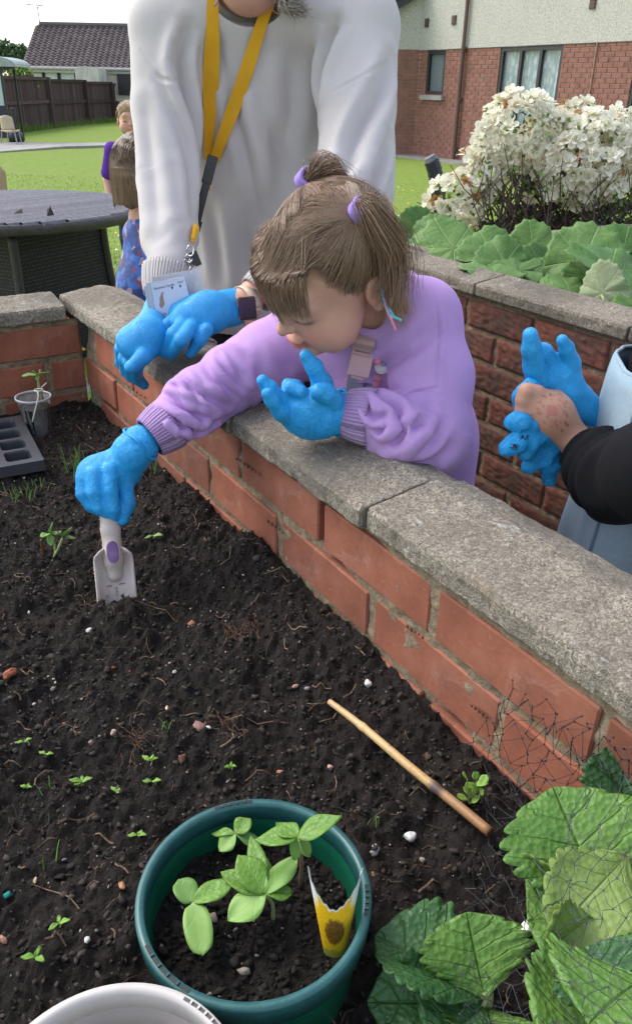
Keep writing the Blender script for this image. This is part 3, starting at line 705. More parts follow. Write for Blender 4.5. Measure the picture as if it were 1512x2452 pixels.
def building():
    pc = onground(987, 375); zb = pc[2]-.02
    Vb = nrm(A(.47, -.883, 0)); Nb = A(-.883, -.47, 0)                   # along the long face; outwards, towards the lawn
    root = empty('bungalow', pc, 'red brick and white pebbledash building beyond the white flowering shrub', 'building')
    top = at(1001, 119, pc[1])[2]
    def face(x, y):
        d = ray(x, y); t = ((pc-CAMP)@Nb)/(d@Nb); p = CAMP+d*t; return float((p-pc)@Vb), p[2]
    Vl = nrm(A(-1, .10, 0)); Nl = nrm(A(-.10, -1, 0))
    smax = 9.5
    # mortar-coloured wall bodies
    mb = MB()
    def slab(o, d, n, L, z0, z1, th, inset=0.0):
        c = o+d*L/2-n*(th/2+inset); R = np.stack([d, n, A(0, 0, 1)], 1); mb.box((c[0], c[1], (z0+z1)/2), (L, th, z1-z0), R)
    # windows on the long face
    s0, zt = face(1199, 109); s1, _ = face(1350, 101); _, zbt = face(1177, 303)
    a0, at_ = face(1024, 119); a1, _ = face(1068, 117); _, ab = face(1024, 227)
    top_l = (zt+top)/2
    W = [(s0, s1, zbt, top-.02, 3), (a0, a1, ab, top-.02, 1), (s1+1.75, s1+3.0, zbt, top-.02, 2)]
    W.sort()
    cur = 0.0
    for (u, w, z0, z1, n) in W:
        slab(pc+Vb*cur, Vb, Nb, u-cur, zb, top, .2, .012); slab(pc+Vb*u, Vb, Nb, w-u, zb, z0, .2, .012); cur = w
    slab(pc+Vb*cur, Vb, Nb, smax-cur, zb, top, .2, .012)
    slab(pc, Vl, Nl, 1.6, zb, top, .2, .012)
    adopt(root, mb.build('mortar', MAT['bld_mortar']))
    # bricks
    v, f = bevel_box((BL, .05, BH), .003); me = meshdata('brick', v, f, MAT['bld_brick'])
    it = []; ch = (top-zb)/28.0; k = ch/(BH+.010)
    for (d, n, L, wins) in ((Vb, Nb, smax, W), (Vl, Nl, 1.6, [])):
        R0_ = np.stack([d, n, A(0, 0, 1)], 1); R0_ = R0_ if np.linalg.det(R0_) > 0 else np.stack([-d, n, A(0, 0, 1)], 1)
        for c in range(28):
            z = zb+ch*(c+.5); s = -(.225*k/2 if c % 2 else 0)
            while s < L:
                a, b = max(0.002, s), min(L, s+BL*k)
                segs = [(a, b)]
                for (u, w, z0, z1, _) in wins:
                    if z > z0-.02:
                        segs = [q for (p, r) in segs for q in ((p, min(r, u)), (max(p, w), r)) if q[1]-q[0] > .03]
                for (p, r) in segs:
                    if r-p > .03:
                        m = pc+d*(p+r)/2-n*.022; it.append((R0_*np.array([(r-p)/BL, 1, k])[None, :], A(m[0], m[1], z)))
                s += .225*k
    pieces('brick', root, it, me, 300)
    # pebbledash above, with the gable verge climbing to the right
    x0 = -1.6; zr0 = at(948, 20, pc[1]-.2)[2]
    g = [pc+Vl*5.0, pc+Vb*0, pc+Vb*smax]
    mb = MB()
    c = pc+Vb*smax/2-Nb*.09; mb.box((c[0], c[1], top+1.6), (smax, .2, 3.2), np.stack([Vb, Nb, A(0, 0, 1)], 1))
    l0 = pc-Nl*.0; vl = [(pc[0], pc[1], top), (pc[0]+Vl[0]*1.6, pc[1]+Vl[1]*1.6, top), (pc[0]+Vl[0]*1.6, pc[1]+Vl[1]*1.6, top+.50), (pc[0], pc[1], top+1.75)]
    vl += [(x, y+.25, z) for x, y, z in vl]
    mb.add(vl, [(0, 3, 2, 1), (4, 5, 6, 7), (0, 1, 5, 4), (1, 2, 6, 5), (2, 3, 7, 6), (3, 0, 4, 7)])
    adopt(root, mb.build('pebbledash', MAT['roughcast']))
    mb = MB(); mb.tube([pc+Vb*0-Nb*-.012+A(0, 0, top-zb+zb-pc[2]-.01), pc+Vb*smax+Nb*.012+A(0, 0, top-pc[2]-.01)], .012, 6)
    adopt(root, mb.build('bell_cast', MAT['grey_sill']))
    # verge board on the left
    p = at(940, 30, pc[1]-.15); q = at(1010, -14, pc[1]-.15); d = q-p
    mb = MB(); e0, e1 = p-d*2.5, p+d*2.6; mb.add([e0, e1, e1+A(0, .0, .20), e0+A(0, 0, .20), e0+A(0, .05, 0), e1+A(0, .05, 0), e1+A(0, .05, .20), e0+A(0, .05, .20)],
        [(0, 1, 2, 3), (7, 6, 5, 4), (0, 4, 5, 1), (3, 2, 6, 7), (1, 5, 6, 2), (0, 3, 7, 4)])
    adopt(root, mb.build('verge_board', simple('blue_black_board', (.03, .035, .05), .5)))
    mb = MB(); mb.add([e0+A(0, -.1, .2), e1+A(0, -.1, .2), e1+A(0, 3, .32), e0+A(0, 3, .32), e0+A(0, -.1, .24), e1+A(0, -.1, .24), e1+A(0, 3, .36), e0+A(0, 3, .36)],
        [(0, 3, 2, 1), (4, 5, 6, 7), (0, 1, 5, 4), (1, 2, 6, 5), (2, 3, 7, 6), (3, 0, 4, 7)])
    adopt(root, mb.build('roof', simple('dark_roof', (.06, .05, .05), .8)))
    # vents
    for (x, y) in ((1023, 55), (1088, 48), (1420, 8)):
        s_, z_ = face(x, y); c = pc+Vb*s_; R = np.stack([Vb, Nb, A(0, 0, 1)], 1)
        mb = MB(); mb.box((c[0]+Nb[0]*.02, c[1]+Nb[1]*.02, z_), (.14, .03, .17), R)
        for j in range(3): mb.box((c[0]+Nb[0]*.04, c[1]+Nb[1]*.04, z_-.05+.05*j), (.12, .012, .02), R)
        adopt(root, mb.build('vent', MAT['brown_pipe']))
    # windows
    R = np.stack([Vb, Nb, A(0, 0, 1)], 1)
    for (u, w, z0, z1, n) in W:
        L = w-u; wd = empty('window', (0, 0, 0)); wd.parent = root; wd.matrix_parent_inverse = Matrix.Translation(-Vector(pc))
        def bx(sa, sb, za, zb_, dep, th, name, mat):
            c = pc+Vb*(sa+sb)/2+Nb*dep; m = MB(); m.box((c[0], c[1], (za+zb_)/2), (sb-sa, th, zb_-za), R); o = m.build(name, mat); adopt(wd, o); o.matrix_parent_inverse = Matrix(); return o
        t = .075
        bx(u, w, z1-t, z1, -.05, .07, 'frame', MAT['dark_frame']); bx(u, w, z0, z0+t, -.05, .07, 'frame', MAT['dark_frame'])
        for j in range(n+1):
            x = u+(L-t)*j/n; bx(x, x+t*(1.0), z0+t, z1-t, -.052, .075, 'frame', MAT['dark_frame'])
        for j in range(n):
            a, b = u+(L-t)*j/n+t, u+(L-t)*(j+1)/n
            bx(a, b, z0+t, z1-t, -.07, .006, 'pane', MAT['glass'])
        bx(u-.08, w+.08, z0-.10, z0-.005, .03, .13, 'sill', MAT['grey_sill'])
        # curtain: pleated sheet behind the glass
        m = 60; xs = np.linspace(u+.03, w-.03, m); cv = []
        for x in xs:
            dd = -.14+.022*math.sin(x*38)+.012*math.sin(x*71+1)
            p = pc+Vb*x+Nb*dd; cv += [(p[0], p[1], z0+.03), (p[0], p[1], z1-.03)]
        o = mesh('curtain', cv, [(2*i, 2*i+2, 2*i+3, 2*i+1) for i in range(m-1)], MAT['net_curtain'] if n > 1 else MAT['room'], None, True); adopt(wd, o); o.matrix_parent_inverse = Matrix()
        bx(u-.3, w+.3, z0-.2, z1+.1, -.9, .02, 'room_wall', MAT['room'])
    # downpipe
    b = face(1090, 383)[0]; tp, zt2 = face(1133, 0)
    p0 = pc+Vb*b+Nb*.07; p0[2] = zb; p1 = p0+A(0, 0, 5.5)
    mb = MB(); mb.tube([p0, p1], .042, 10)
    for z in (.3, 1.3, 2.25, 3.2): mb.box(p0+A(0, 0, z)-Nb*.02, (.13, .06, .05), R)
    adopt(root, mb.build('downpipe', MAT['brown_pipe'], smooth=False))
    sa, za = face(1432, 93); p = pc+Vb*sa+Nb*.02; mb = MB(); mb.tube([(p[0], p[1], zb), (p[0], p[1], top)], .012, 6)
    adopt(root, mb.build('cable', simple('tan_cable', (.42, .26, .16), .6)))
    # paving strip at its foot
    q = [pc+Vl*4+Nl*0, pc, pc+Vb*smax, pc+Vb*smax+Nb*.7, pc+Nb*.55+Vb*-.2, pc+Vl*4+Nl*.6]
    tag(slab_mesh('paving_strip', q, .05, MAT['paving']), kind='structure')
building()

# ---- neighbouring house with tiled roof
def far_house():
    Y0 = 45.0
    e0 = at(51, 160, Y0); rd = at(98, 61, Y0+3.1)
    root = empty('house', (e0[0], Y0, ground_z(Y0)), 'house with dark brown tiled roof beyond the wooden fence', 'house')
    zt, zr = e0[2], rd[2]; L = 15.0; sl = A(0, rd[1]-e0[1], zr-zt); sn = np.linalg.norm(sl); sd = sl/sn
    R = np.stack([A(1, 0, 0), sd, np.cross(A(1, 0, 0), sd)], 1)
    roof = empty('roof', (0, 0, 0)); adopt(root, roof)
    mb = MB(); c = A(e0[0]+L/2, e0[1], zt)+sl/2; mb.box(c-R[:, 2]*.07, (L, sn, .05), R)
    c2 = A(e0[0]+L/2, rd[1]+(rd[1]-e0[1])/2, (zt+zr)/2-.05); sl2 = A(0, rd[1]-e0[1], -(zr-zt)); R2 = np.stack([A(1, 0, 0), nrm(sl2), np.cross(A(1, 0, 0), nrm(sl2))], 1); mb.box(c2, (L, sn, .05), R2)
    adopt(root, mb.build('roof_deck', simple('underlay', (.03, .025, .025), .9)))
    rows, tw = 16, .30; th = sn/rows
    n = 7; xs = np.linspace(-.5, .5, n); v = []
    for yy, zz in ((0, .055), (1.18, .0)):
        for x in xs: v.append((x*tw*1.04, (yy-.5)*th, zz+.05*math.cos(x*2*math.pi)*.8))
    for x in xs: v.append((x*tw*1.04, -.5*th, .0+.05*math.cos(x*2*math.pi)*.8))
    f = [(i, i+1, n+i+1, n+i) for i in range(n-1)]+[(2*n+i, 2*n+i+1, i+1, i) for i in range(n-1)]
    me = meshdata('tile', v, f, simple('brown_roof_tile', (.15, .115, .115), .8, .3, 1.5, rnd=.35))
    it = []
    for r in range(rows):
        for c in range(int(L/tw)):
            p = A(e0[0]+tw*(c+.5), e0[1], zt)+sd*th*(r+.5); it.append((R, p))
    # nearest to the middle of the view count as single tiles
    adopt_items = sorted(it, key=lambda q: (q[1][0] > e0[0]+6.9, q[1][1]))
    pieces('tile', root, adopt_items, me, 300, key=lambda q: (q[1][0] > e0[0]+6.9, q[1][1]))
    mb = MB(); mb.tube([(rd[0]-.05, rd[1], zr+.06), (rd[0]+L, rd[1], zr+.06)], .12, 8); adopt(root, mb.build('ridge', simple('ridge_tile', (.11, .105, .095), .85)))
    mb = MB(); mb.box((e0[0]+L/2, e0[1]+2.9, (zt+ground_z(Y0))/2-.1), (L-.4, 5.0, zt-ground_z(Y0)), None); adopt(root, mb.build('wall', simple('brown_render', (.30, .22, .18), .9)))
    mb = MB(); mb.tube([(e0[0], e0[1]-.06, zt-.03), (e0[0]+L, e0[1]-.06, zt-.03)], .07, 8); mb.box((e0[0]+L/2, e0[1]+.16, zt-.14), (L, .3, .16)); adopt(root, mb.build('gutter', simple('pale_gutter', (.42, .40, .38), .6)))
    for (xa, xb, c) in ((63, 99, 0), (103, 135, 0), (140, 176, 0)):
        p, q = at(xa, 176, Y0-.0), at(xb, 183, Y0); w = empty('window', (0, 0, 0)); adopt(root, w)
        mb = MB(); mb.box(((p[0]+q[0])/2, p[1]+.32, p[2]-.4), (q[0]-p[0], .06, .9)); o = mb.build('pane', simple('pale_blind', (.55, .58, .60), .5)); adopt(w, o); o.matrix_parent_inverse = Matrix()
        mb = MB(); mb.box((p[0]-.03, p[1]+.28, p[2]-.4), (.10, .08, 1.0)); mb.box((q[0]+.03, q[1]+.28, p[2]-.4), (.10, .08, 1.0)); mb.box(((p[0]+q[0])/2, p[1]+.28, p[2]+.10), (q[0]-p[0]+.1, .08, .08)); o = mb.build('frame', MAT['dark_frame']); adopt(w, o); o.matrix_parent_inverse = Matrix()
    p, q = at(178, 158, Y0-1.6), at(238, 186, Y0-1.6)
    mb = MB(); mb.add([(p[0], p[1], q[2]-.9), (q[0], p[1], q[2]-.9), (q[0], p[1], p[2]-.06), (p[0]+.25, p[1], p[2]), (p[0], p[1], p[2]-.12)]+[(x, p[1]+1.9, z) for x, z in ((p[0], q[2]-.9), (q[0], q[2]-.9), (q[0], p[2]-.06), (p[0]+.25, p[2]), (p[0], p[2]-.12))],
        [(0, 1, 2, 3, 4), (9, 8, 7, 6, 5)]+[(i, 5+i, 5+(i+1) % 5, (i+1) % 5) for i in range(5)])
    s = NT('pale_cladding'); wv = s.noise(6, 4, .6, s.mapping((3, 1, .3))); m = s.done(s.ramp(wv, [(.35, (.42, .39, .35)), (.6, (.60, .57, .52))]), .85)
    adopt(root, mb.build('porch', m))
    mb = MB(); p = at(240, 178, Y0+.2); mb.box((p[0]+.75, p[1], p[2]-.55), (1.5, .1, 1.3)); adopt(root, mb.build('wall_panel', simple('cream_panel', (.52, .46, .40), .9)))
    mb = MB(); p = at(288, 180, Y0+.1); mb.box((p[0]+.5, p[1], p[2]-.4), (1.3, .1, .95)); adopt(root, mb.build('doorway', MAT['dark_frame']))
    # aerial
    b = at(97, 64, 48.1); t = at(90, 16, 48.1); ar = empty('tv_aerial', b, 'thin grey television aerial on a mast above the tiled roof', 'aerial')
    mb = MB(); mb.tube([b, t], .028, 6); adopt(ar, mb.build('mast', simple('aerial_metal', (.36, .36, .38), .5)))
    l, r = at(61, 10, 48.1), at(106, 14, 48.3)
    mb = MB(); mb.tube([l, r], .022, 6); mb.tube([at(79, 12, 48.1), at(80, 16, 48.1), at(94, 17, 48.1), at(95, 13, 48.1)], .018, 5)
    for k in range(9):
        p = l+(r-l)*(k+.5)/9; mb.tube([p+A(-.02, -.35, 0), p+A(.02, .35, 0)], .012, 4)
    for dy in (-.22, .22): mb.tube([r+A(-.25, -.3, dy*.3), r+A(.05, -.3, dy)], .014, 4); mb.tube([r+A(-.05, .2, dy), r+A(.12, .2, dy*.2)], .014, 4)
    adopt(ar, mb.build('boom', simple('aerial_boom', (.36, .36, .38), .5)))
far_house()

# ---- fence
def fence():
    a = onground(12, 318); b = onground(300, 288)
    a0 = a+(a-b)*.35; b0 = b+(b-a)*1.2
    root = empty('fence', a, 'weathered dark brown wooden fence below the tiled house', 'fence')
    d = nrm(b0-a0); L = np.linalg.norm(b0-a0); n = nrm(A(d[1], -d[0], 0)); R = np.stack([A(d[0], d[1], 0)/np.linalg.norm(d[:2]), -n, A(0, 0, 1)], 1)
    def topz(p):
        x = CX+FPX*((p-CAMP)@RGT)/((p-CAMP)@FWD); t = at(x, 187-.02*x*.0, p[1]); return t[2]
    def spx(x, y): q = onground(x, y); return float((q-a0)@d)
    posts = [spx(72, 305), spx(149, 296), spx(224, 290)]; gap = posts[1]-posts[0]; posts = [posts[0]-gap*2, posts[0]-gap]+posts+[posts[2]+gap*(k+1) for k in range(8)]
    mt = NT('old_fence_wood'); sn = mt.noise(5, 5, .7, mt.mapping((6, 6, .35)));
    c = mt.ramp(sn, [(.3, (.055, .035, .036)), (.6, (.105, .068, .066)), (.82, (.19, .14, .12))]); c = mt.mix(1.0, c, mt.ramp(mt.rand(), [(0, .7), (1, 1.25)]), 'MULTIPLY'); mt = mt.done(c, .9, mt.bump(sn, .3, .01), .1)
    H0 = topz(a0+d*posts[2])-(a0+d*posts[2])[2]
    v, f = bevel_box((1, 1, 1), .03); me = meshdata('board', v, f, mt); pm = meshdata('post', v, f, mt)
    rg = np.random.default_rng(3)
    for s in posts:
        p = a0+d*s; share('post', pm, M4(R*np.array([.19, .14, H0+.06]), p+A(0, 0, H0/2)-n*-.06-np.array(root.location)), root)
    s = posts[0]; step = .148
    while s < posts[-1]:
        closed = s < posts[4]; p = a0+d*s; hh = H0*(1-.02*rg.uniform())
        share('board', me, M4(R*np.array([(.145 if closed else .098), .02, hh-.08]), p+A(0, 0, (hh-.08)/2+.04)-n*.03-np.array(root.location)), root); s += step
    for z in (.52, .97):
        for i in range(len(posts)-1):
            p = a0+d*(posts[i]+posts[i+1])/2; share('rail', pm, M4(R*np.array([posts[i+1]-posts[i], .07, .11]), p+A(0, 0, H0*z)-n*-.02-np.array(root.location)), root)
    # rough grass at its foot
    mb = MB()
    for i in range(700):
        s_ = rg.uniform(posts[1], posts[5]); p = a0+d*s_+n*rg.uniform(.02, .35); h = rg.uniform(.08, .28)*(1.6 if rg.uniform() < .12 else 1); aa = rg.uniform(0, 6.28)
        q = p+A(math.cos(aa)*.05, math.sin(aa)*.05, 0); mb.add([p+A(-.02, 0, -.02), p+A(.02, 0, -.02), q+A(math.cos(aa)*h*.4, 0, h)], [(0, 1, 2)], np.array([.14, .24, .04])*rg.uniform(.6, 1.2))
    tag(mb.build('rough_grass', simple('rough_grass', (1, 1, 1), .8, 0.0, attr=True), usecol=True), 'unmown grass tufts along the fence foot', 'grass', kind='stuff')
fence()
# ---- concrete path across the lawn
def path():
    e = [(-12, 352), (-12, 368), (60, 362), (150, 354.5), (330, 349), (330, 343.5), (150, 346), (60, 344)]
    P = [onground(*q) for q in e]; P[0] = onground(-60, 345); P[1] = onground(-60, 372)
    tag(slab_mesh('path', P, .038, simple('concrete_path', (.30, .285, .26), .9, .2, 3)), kind='structure')
path()

# ---- tree tops behind
def leafy(name, lobes, n, size, cols, seed, mat, spread=.35):
    rg = np.random.default_rng(seed); V = []; Cc = []
    for (c, r) in lobes:
        m = int(n*len(lobes)**-1); d = rg.normal(size=(m, 3)); d /= np.linalg.norm(d, axis=1)[:, None]; rr = rg.uniform(0, 1, m)**.45
        p = np.asarray(c)+d*np.asarray(r)*rr[:, None]*(1+spread*noise3(d*2.2+seed)[:, None])
        t = rg.normal(size=(m, 3)); t /= np.linalg.norm(t, axis=1)[:, None]; b = np.cross(t, rg.normal(size=(m, 3))); b /= np.linalg.norm(b, axis=1)[:, None]
        s = size*rg.uniform(.6, 1.4, (m, 1)); V.append(np.stack([p-b*s*.5, p+t*s*.5, p+b*s*.5, p-t*s*.5], 1).reshape(-1, 3))
        cc = np.asarray(cols[0])+(np.asarray(cols[1])-np.asarray(cols[0]))*rg.uniform(0, 1, (m, 1)); Cc.append(np.repeat(cc, 4, 0))
    V = np.concatenate(V); F = np.arange(len(V)).reshape(-1, 4)
    return mesh(name, V, F, mat, col=np.concatenate(Cc))
MAT['leafcard'] = simple('tree_leaf', (1, 1, 1), .6, 0.0, attr=True, spec=.2)
MAT['bark'] = simple('bark', (.085, .06, .045), .9, .3, 9, .6, 40)
def far_trees():
    for k, (x, y, rx, rz, lab) in enumerate(((14, 126, 1.3, .85, 'dark green tree top at the left edge above the domed roof'), (40, 140, 1.1, .7, 'pale green tree top beside the tiled roof'))):
        p = at(x, y, 62+6*k); t = empty('tree', (p[0], p[1], ground_z(60)), lab, 'tree', 'trees beyond the fence')
        lb = [(p+A((j-1)*rx*.7, 0, (-.35+.3*(j % 2))*rz), A(rx*.8, rx*.8, rz*.9)) for j in range(3)]
        c = leafy('crown', lb, 3500, .20, ((.035, .07, .03), (.10, .17, .07)) if k == 0 else ((.06, .10, .05), (.16, .22, .12)), 70+k, MAT['leafcard']); adopt(t, c)
        mb = MB(); mb.tube([(p[0], p[1], ground_z(60)), (p[0]+.1, p[1], p[2]*.6), (p[0], p[1], p[2])], [.18, .13, .05], 8)
        for j in range(5): a = j*1.26; mb.tube([(p[0], p[1], p[2]-1.0), (p[0]+math.cos(a)*.7, p[1]+math.sin(a)*.7, p[2]+.2)], [.06, .02], 5)
        adopt(t, mb.build('trunk', MAT['bark']))
    p = at(40, 190, 33); t = empty('hedge_bush', (p[0], p[1], ground_z(33)), 'yellow green bush seen over the fence beside the domed shelter', 'bush')
    adopt(t, leafy('foliage', [(p+A(0, .5, -.1), A(.55, .4, .55))], 1500, .10, ((.10, .17, .03), (.26, .33, .08)), 80, MAT['leafcard']))
far_trees()

# ---- shelter, chair and parasol base at the left edge
def left_edge():
    g = onground(10, 345); Y = g[1]+.6
    r = at(94/1.0*0+40, 160, Y); root = empty('garden_shelter', (g[0]-.9, Y, ground_z(Y)), 'small dark framed shelter with grey domed roof at the left edge', 'shelter')
    xr = at(41, 160, Y)[0]; zr = at(41, 160, Y)[2]; zt = at(0, 134, Y)[2]; cx = at(-30, 134, Y)[0]; hw = xr-cx
    pr = []
    for i in range(13):
        a = math.pi*i/12; pr.append((cx+hw*math.cos(a)*abs(math.cos(a))**-.35 if abs(math.cos(a)) > .01 else cx, zr+(zt-zr)*math.sin(a)**.8))
    pr = [(cx+hw*math.cos(math.pi*i/16), zr+(zt-zr)*max(0, math.sin(math.pi*i/16))**.75) for i in range(17)]
    n = len(pr); dep = 1.1; v = [(x, Y-.1, z) for x, z in pr]+[(x, Y+dep, z) for x, z in pr]
    f = [(i+1, i, n+i, n+i+1) for i in range(n-1)]+[tuple(range(n)), tuple(range(2*n-1, n-1, -1)), (0, n-1, 2*n-1, n)]
    adopt(root, mesh('roof', v, f, simple('grey_green_dome', (.30, .335, .32), .5, .2, 6), None, False))
    zg = ground_z(Y); x1 = at(11, 250, Y)[0]
    def bx(x0_, x1_, y0, y1, z0, z1, nm, m): mb = MB(); mb.box(((x0_+x1_)/2, (y0+y1)/2, (z0+z1)/2), (x1_-x0_, y1-y0, z1-z0)); adopt(root, mb.build(nm, m))
    zw0 = at(8, 253, Y)[2]
    bx(x1, x1+.055, Y, Y+.06, zg, zr, 'post', MAT['dark_frame']); bx(x1, x1+.055, Y+dep-.1, Y+dep-.04, zg, zr, 'post', MAT['dark_frame'])
    bx(cx-hw+.1, cx-hw+.16, Y, Y+.06, zg, zr, 'post', MAT['dark_frame'])
    bx(cx-hw+.16, x1, Y+.015, Y+.035, zw0, zr-.05, 'pane', simple('frosted_panel', (.44, .52, .50), .35, .1))
    bx(cx-hw+.16, x1, Y+.01, Y+.05, zg+.12, zw0, 'lower_panel', simple('navy_panel', (.02, .022, .045), .5))
    bx(cx-hw+.1, xr-.12, Y-.02, Y+.08, zr-.06, zr, 'beam', MAT['dark_frame'])
    # chair
    g = onground(30, 349); k = .62/ (at(0, 275, g[1])[2]-at(0, 347, g[1])[2])*1.0
    ch = empty('plastic_chair', g, 'beige plastic chair with metal legs at the left edge', 'chair')
    x0, x1 = at(0, 300, g[1])[0], at(33.5, 300, g[1])[0]; zb, zt = at(20, 312, g[1])[2], at(20, 276, g[1])[2]; xc, w = (x0+x1)/2, (x1-x0)
    n = 12; v = []; 
    for j in range(7):
        t = j/6; z = zb+(zt-zb)*t; ww = w*(.5-.05*t-.10*max(0, t-.8)*5*.5)
        for i in range(n): u = i/(n-1)*2-1; v.append((xc+u*ww, g[1]-.05*t+.06*u*u, z-.03*u*u*(t > .9)))
    f = [(j*n+i, j*n+i+1, (j+1)*n+i+1, (j+1)*n+i) for j in range(6) for i in range(n-1)]
    sh = mesh('backrest', v, f, simple('beige_plastic', (.52, .42, .30), .5, .1), None, True); md = sh.modifiers.new('t', 'SOLIDIFY'); md.thickness = .025; adopt(ch, sh)
    v = []
    for j in range(6):
        t = j/5
        for i in range(n): u = i/(n-1)*2-1; v.append((xc+u*w*.48, g[1]-.02+.42*t, zb-.02+.03*u*u-.02*math.sin(t*3.14)))
    f = [(j*n+i, j*n+i+1, (j+1)*n+i+1, (j+1)*n+i) for j in range(5) for i in range(n-1)]
    st = mesh('seat', v, f, sh.data.materials[0], None, True); md = st.modifiers.new('t', 'SOLIDIFY'); md.thickness = .025; adopt(ch, st)
    for (sx, sy) in ((-.45, .02), (.45, .02), (-.4, .38), (.4, .38)):
        mb = MB(); mb.tube([(xc+sx*w, g[1]+sy, zb), (xc+sx*w*1.25, g[1]+sy*1.1-.03, ground_z(g[1])+.045)], .016, 8); adopt(ch, mb.build('leg', simple('chair_steel', (.30, .28, .26), .35)))
    # parasol base
    g = onground(40, 344); Y = g[1]+.15; zg = ground_z(Y); ps = empty('parasol_base', (g[0], Y, zg), 'black parasol base with short pole behind the beige chair', 'parasol base')
    x = at(36, 300, Y)[0]; zt = at(36, 258, Y)[2]; mb = MB(); mb.tube([(x, Y, zg+.2), (x, Y, zt-.16)], .045, 12); mb.tube([(x, Y, zt-.17), (x, Y, zt-.02), (x, Y, zt)], [.075, .075, .06], 12); adopt(ps, mb.build('pole', MAT['dark_frame'], smooth=False))
    rr = (at(56, 330, Y)[0]-at(22, 330, Y)[0])/2; cxx = at(39, 330, Y)[0]; zt2 = at(39, 312, Y)[2]
    v, f = lathe([(.001, zt2-zg+.02), (rr*.35, zt2-zg), (rr*.9, (zt2-zg)*.82), (rr, (zt2-zg)*.7), (rr, .02), (.001, 0.01)], 28, (cxx, Y, zg)); adopt(ps, mesh('weight', v, f, simple('black_plastic', (.016, .02, .022), .4), None, True))
left_edge()

